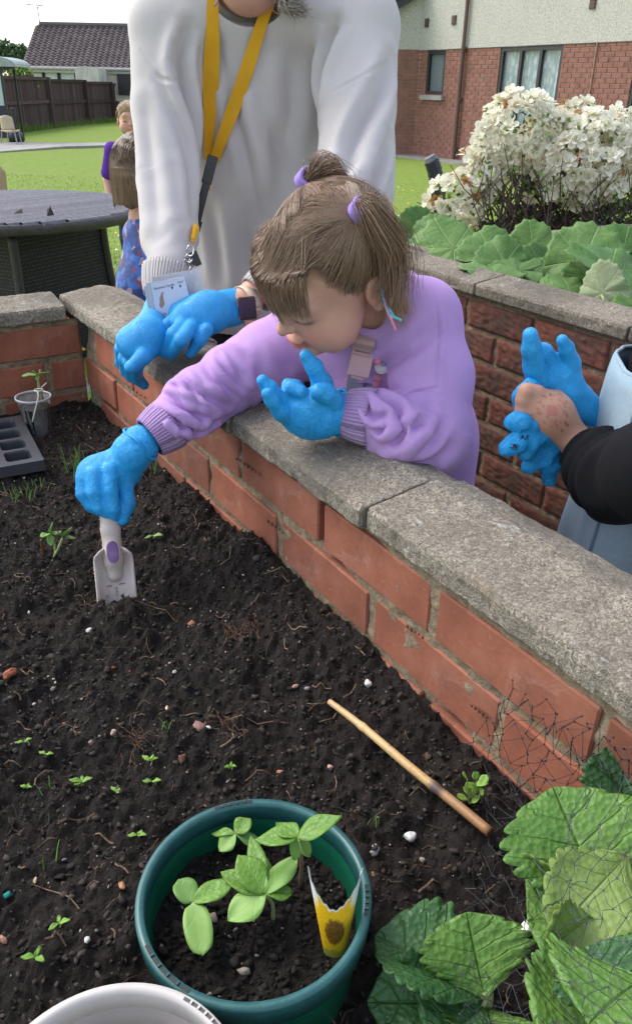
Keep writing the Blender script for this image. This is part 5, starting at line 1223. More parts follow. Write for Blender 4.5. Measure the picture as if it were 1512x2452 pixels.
def packet():
    tip = pz(800, 2288, ZPS-.002); topl = pz(733, 2078, .742); topr = pz(869, 2088, .742)
    mid = (topl+topr)/2; ax = nrm(mid-tip); H_ = np.linalg.norm(mid-tip); xr = nrm(topr-topl-ax*((topr-topl)@ax)); fr = np.cross(xr, ax); fr = fr if fr[1] < 0 else -fr
    w1 = np.linalg.norm(topr-topl)/2; V = []; Vi = []; C = []; nth, nt_ = 41, 26
    root = empty('seed_packet', tip, 'torn yellow paper seed packet printed with a sunflower, stuck in the green pot', 'seed packet')
    for j in range(nt_):
        for i in range(nth):
            th = -1.75+3.5*i/(nth-1); e = min(1, abs(th)/1.45); top = .60+.40*e**1.6+.012*math.sin(i*1.7)
            if abs(th) > 1.5: top *= 1-.3*(abs(th)-1.5)
            t = j/(nt_-1)*top; w = .008+(w1-.008)*t; dp = w*.55
            p = tip+ax*H_*t+xr*w*math.sin(th)+fr*dp*(math.cos(th)-.4)
            V.append(p); Vi.append(p-(xr*math.sin(th)+fr*math.cos(th))*.0006)
            d = math.hypot((th)/.62, (t-.33)/.155); n_ = float(noise3(A(i*.9, j*.9, 2)))
            y = np.array([.86, .50, .012])*(1+.22*n_) if t > .10 else np.array([.35, .33, .05])
            if d < 1.0+.12*n_: y = np.array([.24, .105, .016])*(1+.9*n_)
            if t > .80*top+.12*(1-e) and t > .55 and e < .5 and t > top-.025: y = np.array([.85, .85, .82])
            if e > .55 and t > .60+.04*n_: y = np.array([.82, .70, .35]) if t < .66 else np.array([.80, .80, .76])
            C.append(y)
    F = [(j*nth+i, j*nth+i+1, (j+1)*nth+i+1, (j+1)*nth+i) for j in range(nt_-1) for i in range(nth-1)]
    adopt(root, mesh('printed_side', V, F, simple('glossy_print', (1, 1, 1), .4, .05, attr=True), None, True, np.array(C)))
    s = NT('packet_inside'); b = s.n('ShaderNodeTexWave', bands_direction='Z'); s.l(s.co.outputs['Object'], b.inputs['Vector']); s.set(b, Scale=160.0, Distortion=1.5, Detail=3.0)
    nn = s.noise(420, 3); c = s.mix(s.ramp(s.math('MULTIPLY', b.outputs['Fac'], nn), [(.38, 0.0), (.48, .75)]), (.74, .76, .74), (.12, .30, .34)); m = s.done(c, .5)
    adopt(root, mesh('inner_side', Vi, [q[::-1] for q in F], m, None, True))
packet()
def beige_pot():
    zr = .715; a, b, c = onz(300, 2350, zr)[:2], onz(62, 2455, zr)[:2], onz(532, 2449, zr)[:2]
    M = np.array([[2*(b-a)[0], 2*(b-a)[1]], [2*(c-a)[0], 2*(c-a)[1]]]); cc = np.linalg.solve(M, [b@b-a@a, c@c-a@a]); r = np.linalg.norm(a-cc)
    root = empty('flower_pot', (cc[0], cc[1], zr-.12), 'empty cream plastic pot cut off by the bottom edge', 'flower pot')
    m = simple('cream_plastic', (.36, .325, .29), .45, .12, 14, .1, 200); m2 = simple('cream_rim', (.52, .48, .44), .4, .12, 30)
    w, q = pot('pot', cc, r, .12, zr, m, m2); adopt(root, w); adopt(root, q)
    p = onz(492, 2412, zr); an = math.atan2(p[1]-cc[1], p[0]-cc[0]); v = []; k = 10
    for i in range(k+1):
        th = an-.19+.38*i/k
        for rr in (r*.945, r*.972): v.append((cc[0]+rr*math.cos(th), cc[1]+rr*math.sin(th), zr+.0006))
    adopt(root, mesh('rim_slot', v, [(2*i, 2*i+1, 2*i+3, 2*i+2) for i in range(k)], simple('slot_grey', (.07, .065, .06), .6)))
    for i in range(1, 5):
        th = an-.19+.38*i/5; mb = MB(); mb.box((cc[0]+r*.958*math.cos(th), cc[1]+r*.958*math.sin(th), zr+.0012), (r*.03, .0014, .001), rotz(th)); adopt(root, mb.build('slot_rib', m2))
beige_pot()

# ---- trowel
def trowel():
    tip = onz(283, 1452, .590); top = at(257, 1190, 1.005)
    ax = nrm(top-tip); nrm_ = nrm(CAMP-tip); nrm_ = nrm(nrm_-ax*(nrm_@ax)); x = np.cross(ax, nrm_); R = np.stack([x, ax, nrm_], 1)
    if (R[:, 0]@RGT) < 0: R[:, 0] *= -1
    L = np.linalg.norm(top-tip); root = empty('trowel', tip, 'cream plastic hand trowel with a purple thumb pad, held by the blue glove', 'trowel')
    global TROWEL_R, TROWEL_O, TROWEL_L; TROWEL_R, TROWEL_O, TROWEL_L = R, tip, L
    T = lambda V: np.asarray(V)@R.T+tip
    s = NT('trowel_plastic'); n = s.noise(30, 5, .7); d = s.noise(60, 5, .75, dist=.6)
    c = s.ramp(n, [(.3, (.46, .38, .33)), (.7, (.60, .51, .46))]); c = s.mix(s.ramp(d, [(.60, 0.0), (.70, .7)]), c, (.16, .11, .085)); c = s.mix(s.ramp(s.noise(150, 4, .8), [(.68, 0.0), (.73, .85)]), c, (.05, .035, .028)); m = s.done(c, .48, s.bump(d, .08, .001))
    bl = .081; yb0 = -.045; PADY = L*.50; V = []; nu, nv = 18, 15
    for j in range(nu):
        t = j/(nu-1); y = yb0+(bl-yb0)*t; w = .0255 if y > 0 else .0255*(1-.25*(y/yb0)**2)
        w *= 1.05 if t < .9 else 1.05*(1-.35*((t-.9)/.1)**2)
        for i in range(nv):
            u = i/(nv-1)*2-1; V.append((u*w, y+(.006*(1-u*u) if t > .8 else 0), .010*abs(u)**2.6-.004*(1-u*u)+(.012*max(0, t-.86)/.14*abs(1)**2)))
    F = [(j*nv+i, j*nv+i+1, (j+1)*nv+i+1, (j+1)*nv+i) for j in range(nu-1) for i in range(nv-1)]
    o = mesh('blade', T(V), F, m, None, True); q = o.modifiers.new('t', 'SOLIDIFY'); q.thickness = .0028; q.offset = 0; adopt(root, o)
    rimp = [( -.0268, .0, .010), (-.0268, bl*.9, .010), (-.024, bl*.985, .013), (-.013, bl+.001, .012)]
    f = Field((-.05, .03, -.03), (.05, L+.075, .04), .0016)
    f.chain([A(0, bl-.036, .000), A(0, bl-.008, .004)], [.010, .0125], .004); f.chain([A(0, bl-.015, .005), A(0, bl+.03, .006), A(0, bl+.08, .004), A(0, L-.01, .002), A(0, L+.012, .002)], [.0135, .0135, .0125, .0118, .011], .004)
    f.ell(A(0, PADY, .0165), A(.0105, .0185, .004), None, .003)
    v, q = f.mesh(); adopt(root, mesh('handle', T(v), q, m, None, True))
    # thumb pad with ribs
    V = []; nu, nv = 40, 13
    for j in range(nu):
        t = j/(nu-1)*2-1; w = .0082*max(0.02, 1-abs(t)**3.2)**.5
        for i in range(nv): u = i/(nv-1)*2-1; V.append((u*w, PADY+t*.0155, .0212+.0009*math.sin(t*42)-.0012*u*u))
    F = [(j*nv+i, j*nv+i+1, (j+1)*nv+i+1, (j+1)*nv+i) for j in range(nu-1) for i in range(nv-1)]
    o = mesh('thumb_pad', T(V), F, simple('purple_rubber', (.22, .11, .27), .55, .12, 60), None, True); q = o.modifiers.new('t', 'SOLIDIFY'); q.thickness = .002; q.offset = -1; adopt(root, o)
    # depth scale printed on the blade
    mb = MB(); rg = np.random.default_rng(4)
    def mk2(x_, y_, w_, h_): mb.box((x_, y_, -.0015+.010*abs(x_/.0268)**2.6), (w_, h_, .0006))
    for k in range(5): mk2(-.013+k*.0016, .030+.0006*(k % 2), .0009, .0018)
    for k in range(6): mk2(.005+k*.0016, .031+.0005*(k % 3), .0009, .0019)
    mk2(.0, .022, .0004, .014)
    for k in range(3): mk2(.0, .016+.005*k, .004, .0004)
    b = mb.build('print', simple('brown_print', (.20, .14, .11), .6)); b.data.transform(M4(R, tip)); adopt(root, b)
trowel()

# ---- seed tray, cup
def tray():
    zt = .640; P1 = onz(106, 1101, zt); P2 = onz(50, 994, zt); e = P2-P1; Lt = np.linalg.norm(e); ey = e/Lt; ex = A(-ey[1], ey[0], 0); ex = ex if ex[0] < 0 else -ex
    pitch = (Lt-.024)/4; root = empty('seed_tray', P1-A(0, 0, .04), 'black plastic cell tray at the left edge near the plastic cup', 'seed tray')
    m = simple('black_tray', (.045, .047, .054), .32, .2, 20, .1, 150); ncol = 4; T = lambda a, b, z: P1+ex*a+ey*b+A(0, 0, z)
    me = None
    def rr(cx_, cy_, hw, n=6, rad=.35):
        q = []
        for k, (sx, sy) in enumerate(((1, 1), (-1, 1), (-1, -1), (1, -1))):
            for i in range(n): a = (k+i/(n-1))*math.pi/2; q.append((cx_+sx*hw*(1-rad)+hw*rad*math.cos(a), cy_+sy*hw*(1-rad)+hw*rad*math.sin(a)))
        return q
    for c in range(ncol):
        for r in range(4):
            cx_, cy_ = .012+pitch*(c+.5), .012+pitch*(r+.5); hw = pitch*.5; outer = rr(cx_, cy_, hw, rad=.02); inner = rr(cx_, cy_, pitch*.41); low = rr(cx_, cy_, pitch*.30); n = len(inner)
            V = [T(a, b, 0) for a, b in outer]+[T(a, b, 0.0) for a, b in inner]+[T(a, b, -.003) for a, b in rr(cx_, cy_, pitch*.395)]+[T(a, b, -.036) for a, b in low]
            F = [(k*n+i, k*n+(i+1) % n, (k+1)*n+(i+1) % n, (k+1)*n+i) for k in range(3) for i in range(n)]+[tuple(range(3*n, 4*n))]
            adopt(root, mesh('cell', V, F, m, None, False))
            g = rr(cx_, cy_, pitch*.325); so = mesh('cell_soil', [T(a, b, -.031+.003*float(noise3(A(a, b, 0)*90))) for a, b in g]+[T(cx_, cy_, -.029)], [(i, (i+1) % n, n) for i in range(n)], MAT['soil']); adopt(root, so)
    W_ = .024+pitch*ncol; mb = MB()
    mb.add([T(*q) for q in ((0, 0, 0), (W_, 0, 0), (W_, .0121, 0), (.0121, .0121, 0), (.0121, Lt-.0121, 0), (W_, Lt-.0121, 0), (W_, Lt, 0), (0, Lt, 0), (-.002, -.002, -.02), (W_, -.002, -.02), (W_, Lt+.002, -.02), (-.002, Lt+.002, -.02))],
        [(0, 1, 2, 3), (0, 3, 4, 7), (7, 4, 5, 6), (8, 9, 1, 0), (11, 8, 0, 7), (10, 11, 7, 6)])
    adopt(root, mb.build('tray_rim', m))
    mb = MB(); p = onz(20, 1150, .60); 
tray()
def cup():
    z0 = .595; b = onz(83, 1032, z0); zr = z0+.092; r1 = (onz(120, 950, zr)-onz(39, 950, zr))[0]/2; c = onz(79.5, 950, zr)
    root = empty('plastic_cup', (c[0], c[1], z0), 'clear plastic cup of soil holding a tied seedling by the back wall', 'cup')
    h = zr-z0; s = NT('clear_plastic'); m = s.done((.75, .78, .8), .12, None, .6, Alpha=.22)
    v, f = lathe([(r1*.70, 0.001), (r1*.95, h-.006), (r1, h-.005), (r1*1.05, h-.002), (r1*1.03, h+.001), (r1*.96, h)], 48, (c[0], c[1], z0)); adopt(root, mesh('cup_wall', v, f, m, None, True))
    v, f = lathe([(r1*.99, h-.003), (r1*1.06, h-.003), (r1*1.06, h+.0015), (r1*.99, h+.0015)], 48, (c[0], c[1], z0), closed=True); adopt(root, mesh('rim', v, f, simple('frosted_rim', (.42, .44, .45), .3), None, True))
    v, f = lathe([(.001, h-.018), (r1*.5, h-.015), (r1*.90, h-.020), (r1*.68, .003), (.001, .003)], 40, (c[0], c[1], z0)); v = v+np.random.default_rng(2).normal(0, .0008, v.shape); adopt(root, mesh('cup_soil', v, f, MAT['soil'], None, True))
    hd = at(90, 898, c[1]); hd2 = at(97, 885, c[1]+.01)
    sd = seedling('sunflower_seedling', 'seedling with two round pale leaves growing in the clear plastic cup', A(c[0]+.008, c[1], zr-.015), hd, [
        (at(52, 900, c[1]-.01), .020, 'cotyl', dict(shape='round')), (at(118, 890, c[1]), .02, 'cotyl', dict(shape='round', roll=.3)), (at(90, 912, c[1]-.01), .010, 'cotyl', {}), (at(78, 888, c[1]-.01), .010, 'cotyl', {})], .0028, group='tall seedlings by the left edge')
    mb = MB(); mb.tube(spline([A(c[0]+.02, c[1], zr-.015), at(95, 915, c[1]+.005), hd2], 6), .0022, 8); adopt(sd, mb.build('stem', MAT['stem_brown'], smooth=True))
    mb = MB(); k = at(93, 934, c[1]-.012); a = np.linspace(0, 6.28, 16); mb.tube([k+A(.008*math.cos(t), .008*math.sin(t), 0) for t in a], .0013, 6, False); mb.tube(spline([k+A(0, -.008, 0), at(92, 950, c[1]-.03), at(84, 985, c[1]-.035), at(78, 1010, c[1]-.035)], 14), .0014, 6); mb.tube([k+A(.004, .006, .003), k+A(.014, .01, .012)], .0013, 6)
    tag(mb.build('cable_tie', simple('white_tie', (.72, .68, .60), .4), smooth=True), 'white plastic tie looped round the seedling in the cup', 'cable tie')
cup()
# the pair of seedlings by the trowel
def soilp(x, y):
    z = .60
    for _ in range(6): p = onz(x, y, z); z = float(soil_h(np.array([p[0]]), np.array([p[1]]))[0])
    p = onz(x, y, z); return p
def bed_seedlings():
    f = soilp(132, 1332); Y = f[1]
    h = at(122, 1278, Y-.0); seedling('sunflower_seedling', 'taller of two bent seedlings growing left of the trowel', f, h, [(at(98, 1282, Y-.02), .016, 'cotyl', dict(curl=-.1)), (at(126, 1250, Y), .016, 'cotyl', {}), (at(122, 1308, Y-.01), .014, 'cotyl', {}), (at(148, 1275, Y), .012, 'cotyl', {})], .0019, group='tall seedlings by the left edge')
    f2 = soilp(122, 1338); h = at(151, 1288, Y+.01); seedling('sunflower_seedling', 'shorter leaning seedling with a pale stem just left of the trowel', f2, h, [(at(172, 1262, Y), .014, 'cotyl', {}), (at(182, 1288, Y), .010, 'cotyl', {}), (at(138, 1272, Y), .010, 'cotyl', {})], .0021, group='tall seedlings by the left edge')
    fl = soilp(108, 1320); mb = MB(); mb.tube(spline([fl, at(102, 1305, fl[1]), at(98, 1292, fl[1]), at(104, 1330, fl[1]-.01)], 8), .0035, 6, flat=.4); tag(mb.build('dead_leaf', simple('brown_leaf', (.13, .06, .03), .8, .4, 60)), 'curled brown dead leaf beside the bent seedlings', 'leaf')
    f = soilp(365, 1290); seedling('fallen_seedling', 'flat pale green leaf lying on the soil right of the trowel', f, f+A(.002, 0, .006), [(onz(390, 1281, f[2]+.008), .011, 'cotyl', {}), (onz(346, 1288, f[2]+.005), .006, 'cotyl', {})], .001, group=None)
    W_ = [(68, 1785, 26, 'weed seedling at the far left, level with the tan twigs'), (108, 1815, 28, 'two leaved weed seedling on a dark mound at the left'), (190, 1885, 40, 'open two leaved weed seedling up and left of the pot'), (280, 1905, 28, 'bright weed seedling midway between the left edge and the pot rim'), (360, 1830, 30, 'weed seedling beside the reddish root clump'), (372, 1882, 34, 'weed seedling with a white husk below the root clump'), (553, 1842, 24, 'lone weed seedling directly above the green pot'), (330, 2010, 34, 'small rosette weed close to the left rim of the pot'), (140, 2222, 38, 'weed seedling halfway down the left edge, left of the pot'), (85, 2305, 44, 'lowest weed seedling, lying left of the cream pot'), (62, 1892, 22, 'flat pale weed leaves at the left, beside a grass blade')]
    rg = np.random.default_rng(8)
    for (x, y, s, lab) in W_:
        f = soilp(x, y); sc = s/FPX*np.linalg.norm(f-CAMP); h = f+A(rg.normal(0, .002), 0, sc*.42); lv = []
        a0 = rg.uniform(-.4, .4)
        for k in range(rg.integers(2, 5)):
            a = a0+(0, math.pi, 1.3, 4.2)[k]+rg.normal(0, .25); r = sc*(.62 if k < 2 else .42); lv.append((h+A(math.cos(a)*r, math.sin(a)*r, sc*rg.uniform(.0, .3)), r*.55, 'weed', dict(shape='oval' if k < 2 else 'round', nu=8, nv=5)))
        seedling('weed_seedling', lab, f, h, lv, .0008, 'weed seedlings in the soil', cat='seedling')
    # clover-like weed near the cane
    f = soilp(1122, 1925); root = empty('weed_plant', f, 'bright lime green lobed weed growing between cane and wall', 'weed')
    for i in range(13):
        p = at(1110+rg.uniform(0, 40), 1862+rg.uniform(0, 62), f[1]+rg.uniform(-.01, .008)); t = p+A(rg.normal(0, .004), rg.normal(0, .004), .004); put_leaf('leaf', root, p, t+A(.006*rg.choice([-1, 1]), 0, .002), .009, MAT['weed'], shape='round', nu=6, nv=5)
        mb = MB(); mb.tube([f, p], .0006, 5); adopt(root, mb.build('stem', MAT['stem']))
    # grass blades here and there
    for k, (x, y, n, hh, lab) in enumerate([(400, 1755, 4, .022, 'small grass tuft in the middle of the soil'), (108, 2080, 3, .03, 'thin grass blades by the left edge below the weeds'), (118, 1895, 3, .024, 'grass blade pair beside the flat pale weed'), (893, 1975, 4, .022, 'thin grass sprout right of the pot, near the cane'), (185, 1130, 26, .05, 'clump of grass by the corner of the black tray'), (40, 1195, 14, .03, 'short grass tuft below the black tray'), (70, 1180, 10, .025, 'sparse grass sprouts under the front edge of the tray'), (215, 1160, 16, .03, 'fine grass sprouts between tray and glove'), (370, 1130, 4, .03, 'grass tuft against the wall below the lilac cuff'), (800, 2370, 8, .03, 'fine green sprouts at the lower right of the pot')]):
        f = soilp(x, y); mb = MB()
        for i in range(n):
            p = f+A(rg.normal(0, .012 if n > 8 else .005), rg.normal(0, .015 if n > 8 else .005), -.002); h = hh*rg.uniform(.5, 1.1); a = rg.uniform(0, 6.28); q = p+A(math.cos(a)*h*.35, math.sin(a)*h*.3, h); mb.tube(spline([p, p*.5+q*.5+A(0, 0, h*.12), q], 5), np.linspace(.0009, .0003, 5), 4, col=np.array([.12, .24, .05])*rg.uniform(.7, 1.4))
        tag(mb.build('grass_tuft', simple('bed_grass', (1, 1, 1), .6, 0, attr=True), usecol=True), lab, 'grass', 'grass tufts in the soil')
bed_seedlings()
# ---- cane
def cane():
    a = onz(788, 1680, .640); b = onz(1171, 1990, .640); root = empty('bamboo_cane', a, 'tan bamboo cane lying on the soil beside the brick wall', 'cane')
    n = 40; t = np.linspace(0, 1, n); p = a+(b-a)*t[:, None]+A(0, 0, 1)*(.0015*np.sin(t*5))[:, None]+A(.001, 0, 0)*np.sin(t*9)[:, None]; r = np.full(n, .0043)
    for k in (.24, .70): r += .0016*np.exp(-((t-k)/.012)**2)
    r *= np.interp(t, [0, .06, .3, 1], [.75, .85, 1.0, 1.18])
    s = NT('bamboo'); nn = s.noise(300, 4, .7); st = s.noise(60, 4, .6)
    sx = s.n('ShaderNodeSeparateXYZ'); s.l(s.co.outputs['UV'], sx.inputs[0]); u = sx.outputs[0]
    c = s.ramp(u, [(0, (.52, .33, .15)), (.25, (.60, .40, .17)), (.66, (.50, .31, .12)), (.695, (.10, .07, .05)), (.73, (.10, .07, .05)), (.76, (.36, .20, .085)), (1, (.30, .15, .06))])
    c = s.mix(s.ramp(nn, [(.55, 0.0), (.65, .6)]), c, (.14, .08, .04)); m = s.done(c, .45, s.bump(st, .15, .001))
    v, f = tube(p, r, 12); uv = np.stack([np.repeat(t, 12), np.tile(np.arange(12)/12, n)], 1); adopt(root, mesh('culm', v, f, m, None, True, uv=uv))
    v, f = lathe([(.001, 0), (.0033, 0), (.0033, .001)], 12); R = frame(b-a); adopt(root, mesh('hollow_end', v@R.T+b+nrm(b-a)*.0002, f, simple('hollow', (.02, .012, .008), .9)))
cane()
# ---- strawberry plants
def strawberries():
    zz = lambda x, y, z: onz(x, y, z)
    kw = dict(shape='obovate', teeth=8, tdepth=.13, nu=49, nv=15, pleat=.0013, npl=5, wave=.0035, curl=-.10)
    def plant(lab, crown, L):
        c = soilp(*crown); root = empty('strawberry_plant', c, lab, 'strawberry plant', 'strawberry plants under the netting')
        for (b, t, w, mat, roll, ex) in L:
            k = dict(kw); k.update(ex); B = zz(*b); put_leaf('leaflet', root, B, zz(*t), w*1.2, MAT[mat], roll=roll, **k)
            mb = MB(); mb.tube(spline([c, (c+B)/2+A(0, 0, .02), B], 8), .0021, 7); adopt(root, mb.build('stalk', MAT['stem'], smooth=True))
    plant('dark green strawberry plant at the bottom, left of the white stone', (1170, 2420), [
        ((1150, 2390, .650), (905, 2222, .668), .085, 'straw_dark', -.25, dict(fold=.35, curl=-.10)), ((1158, 2385, .655), (1120, 2185, .690), .075, 'straw', .1, dict(fold=.15)), ((1150, 2400, .640), (880, 2400, .648), .060, 'straw_dark', .5, dict(fold=.5, curl=-.05)), ((1155, 2410, .645), (1040, 2500, .655), .07, 'straw_dark', 0, {}), ((1165, 2410, .64), (1180, 2520, .65), .06, 'straw', 0, {})])
    plant('large bright strawberry plant on the right under black netting', (1470, 2280), [
        ((1452, 2190, .720), (1330, 1878, .765), .105, 'straw', .15, dict(fold=.12)), ((1446, 2195, .716), (1240, 2030, .715), .070, 'straw_pale', -.5, dict(fold=.5)), ((1446, 2200, .716), (1262, 2200, .712), .125, 'straw', -.1, dict(fold=.18, curl=-.06)),
        ((1462, 2190, .715), (1540, 1930, .74), .10, 'straw_dark', .1, dict(fold=.15)), ((1500, 2050, .745), (1350, 2215, .745), .060, 'straw_pale', .3, dict(fold=.2, curl=-.25)), ((1420, 2205, .73), (1310, 2275, .725), .05, 'straw_pale', .8, dict(fold=.6)), ((1480, 2000, .70), (1500, 1780, .76), .06, 'straw_dark', .1, {}), ((1500, 1900, .70), (1530, 1740, .74), .05, 'straw_dark', .4, {})])
    plant('crowded strawberry plant in the bottom right corner', (1490, 2400), [
        ((1490, 2330, .72), (1290, 2300, .700), .060, 'straw_dark', .2, dict(fold=.5)), ((1490, 2345, .71), (1300, 2360, .705), .055, 'straw', -.5, dict(fold=.6)), ((1500, 2400, .72), (1290, 2452, .72), .080, 'straw', .1, dict(fold=.2)), ((1520, 2420, .74), (1400, 2260, .745), .075, 'straw_dark', 0, dict(fold=.15)),
        ((1530, 2350, .75), (1410, 2440, .755), .085, 'straw', -.2, dict(fold=.2)), ((1520, 2330, .73), (1480, 2180, .73), .07, 'straw', .5, {}), ((1480, 2440, .71), (1330, 2530, .73), .09, 'straw', 0, {}), ((1540, 2280, .72), (1460, 2130, .705), .06, 'straw_pale', .4, {}), ((1470, 2250, .69), (1380, 2290, .69), .05, 'straw_dark', 0, {})])
strawberries()
# ---- netting
def net(name, label, ctrl, nu, nv, r, mat, seed, sag=.003, jit=.12, diag=True):
    ctrl = np.asarray(ctrl); rg = np.random.default_rng(seed); m, n = ctrl.shape[:2]
    rows = [spline(ctrl[i], nv*2+1) for i in range(m)]; rows = np.array(rows); G = np.array([spline(rows[:, j], nu*2+1) for j in range(nv*2+1)]).transpose(1, 0, 2)
    N = {}
    for i in range(nu*2+1):
        for j in range(nv*2+1):
            if (i+j) % 2 == 0: N[(i, j)] = G[i, j]+rg.normal(0, 1, 3)*sag
    mb = MB(); lj = np.linalg.norm(G[1, 1]-G[0, 0])
    for k in N: N[k] = N[k]+rg.normal(0, jit*lj, 3)*A(1, 1, .6)
    for (i, j), p in N.items():
        for di, dj in ((1, 1), (1, -1)):
            q = N.get((i+di, j+dj))
            if q is None: continue
            mid = (p+q)/2+rg.normal(0, lj*.05, 3)-A(0, 0, lj*.03); mb.tube([p, mid, q], r, 4, False)
        mb.box(p, (r*4.2, r*4.2, r*3))
    return tag(mb.build(name, mat), label, 'netting', 'plant netting')
def netting():
    mk_ = simple('black_net', (.012, .012, .016), .5); mg = simple('grey_net', (.045, .048, .058), .45)
    def w(x, y, off=.012):
        d = ray(x, y); p0 = OB+NB*off; t = ((p0-CAMP)@NB)/(d@NB); return CAMP+d*t
    net('plant_netting', 'crumpled black netting hanging against the brick wall', [[w(1225, 1640), w(1330, 1700, .02), w(1440, 1745, .015), w(1560, 1830)], [w(1160, 1720, .02), w(1270, 1790, .03), w(1400, 1850, .02), w(1560, 1930)], [w(1110, 1830, .02), w(1230, 1890, .03), w(1370, 1950, .03), w(1560, 2040, .03)], [onz(1170, 1960, .63), onz(1280, 1985, .66), onz(1400, 2030, .70), onz(1560, 2090, .75)]], 9, 12, .00030, mk_, 4, .004, .22)
    net('plant_netting', 'fine dark netting stretched over the strawberry leaves', [[onz(1170, 1985, .612), onz(1290, 1960, .70), onz(1400, 1900, .775), onz(1560, 1850, .80)], [onz(1130, 2110, .615), onz(1270, 2110, .735), onz(1400, 2110, .775), onz(1560, 2080, .80)], [onz(1110, 2230, .66), onz(1240, 2270, .67), onz(1380, 2260, .77), onz(1560, 2250, .79)], [onz(1090, 2350, .69), onz(1210, 2400, .66), onz(1350, 2420, .74), onz(1560, 2430, .79)], [onz(1100, 2480, .66), onz(1200, 2520, .64), onz(1340, 2540, .74), onz(1560, 2560, .79)]], 10, 8, .00026, mg, 6, .002, .07)
netting()
# ---- stones, twigs
def stones():
    rg = np.random.default_rng(21)
    L = [(310, 1476, 15, (.62, .56, .50), 'smooth pale stone just below the trowel tip'), (214, 1511, 13, (.62, .58, .50), 'small cream stone left of the trowel tip'), (460, 1494, 17, (.50, .22, .13), 'orange brick chip right of the trowel'), (25, 1616, 24, (.42, .13, .07), 'red brick chip at the left edge'), (880, 1640, 22, (.60, .56, .50), 'pale rough stone beside the brick wall, above the cane'), (981, 2006, 24, (.66, .66, .62), 'white stone right of the green pot'), (893, 2040, 26, (.50, .48, .46), 'grey flaky stone touching the right side of the pot'), (1258, 2229, 34, (.80, .80, .78), 'round white stone under the net by the strawberry leaves'), (478, 1746, 32, (.26, .15, .12), 'flat brown stone in the middle of the soil'), (437, 1820, 24, (.14, .07, .045), 'reddish bark chip above the pot'), (220, 1780, 16, (.30, .19, .17), 'pinkish pebble at the left, above the weed seedlings'), (272, 1756, 16, (.45, .34, .25), 'tan pebble near the pinkish one'), (500, 1743, 10, (.72, .72, .68), 'tiny white pebble beside the flat brown stone'), (400, 1697, 11, (.62, .45, .34), 'peach pebble left of the brown stone'), (706, 1645, 13, (.44, .24, .18), 'rust pebble left of the cane tip'), (735, 1650, 13, (.34, .26, .23), 'dull brown pebble close to the cane tip'), (418, 1610, 11, (.58, .50, .42), 'cream pebble in the centre of the soil'), (1268, 1962, 14, (.33, .2, .12), 'brown pebble under the net at the wall foot'), (790, 1840, 14, (.66, .42, .33), 'peach chip above the rim of the pot, left of the cane'), (670, 1850, 12, (.48, .22, .13), 'orange pebble above the green pot'), (1010, 2060, 12, (.45, .36, .30), 'tan pebble below the white stone'), (292, 2122, 15, (.52, .26, .13), 'orange stone left of the pot rim'), (8, 2252, 17, (.42, .22, .15), 'rusty chip at the left edge near the bottom'), (209, 2252, 12, (.60, .58, .54), 'pale grey pebble left of the pot, low down'), (85, 2110, 11, (.50, .36, .22), 'tan chip at left below the grass blades'), (15, 2148, 17, (.02, .25, .22), 'teal plastic scrap at the left edge'), (128, 1650, 12, (.30, .24, .21), 'grey brown pebble at the left, above the seedlings'), (893, 2095, 10, (.42, .2, .12), 'rust chip by the pot, right side'), (205, 1010, 0, (.3, .1, .1), ''), (272, 1600, 8, (.36, .08, .05), 'red brick crumb in the bed by the far corner')]
    v0, f0 = ico(3)
    for i, (x, y, s, c, lab) in enumerate(L):
        if not lab: continue
        p = soilp(x, y); r = s/FPX*np.linalg.norm(p-CAMP)*.5; v = v0*(1+(.34 if i != 7 else .12)*noise3(v0*1.3+i*4.7)[:, None]+.09*noise3(v0*3.3+i)[:, None])*r*A(rg.uniform(.9, 1.45), rg.uniform(.65, 1.0), rg.uniform(.55, .85)); v = v@rotz(rg.uniform(0, 6)).T+p+A(0, 0, r*.35)
        col = np.array(c)*(1+.25*noise3(v0*2.5+i*2)[:, None]); tag(mesh('stone', v, f0, MAT['crumb'], None, i in (0, 1, 7), col), lab, 'stone', 'stones in the soil')
    mb = MB()
    for (x, y, s) in ((340, 1780, 90), (560, 1530, 60), (600, 1500, 50), (540, 1740, 70)):
        p = soilp(x, y); sc = s/FPX*np.linalg.norm(p-CAMP)
        for i in range(20):
            a = rg.uniform(0, 6.28); L_ = sc*rg.uniform(.3, .9); q = p+A(rg.normal(0, sc*.15), rg.normal(0, sc*.15), 0); t = np.linspace(0, 1, 7)
            pts = np.stack([q[0]+L_*t*math.cos(a)+sc*.12*np.sin(t*4+a), q[1]+L_*t*math.sin(a), 0*t], 1); pts[:, 2] = soil_h(pts[:, 0], pts[:, 1])+.003+.004*np.sin(t*3.1); mb.tube(pts, .00028, 4, False, np.array([.20, .11, .065])*rg.uniform(.5, 1.1))
    tag(mb.build('dry_roots', MAT['crumb'], usecol=True), 'tangles of thin reddish dry roots on the soil', 'roots', kind='stuff')
stones()
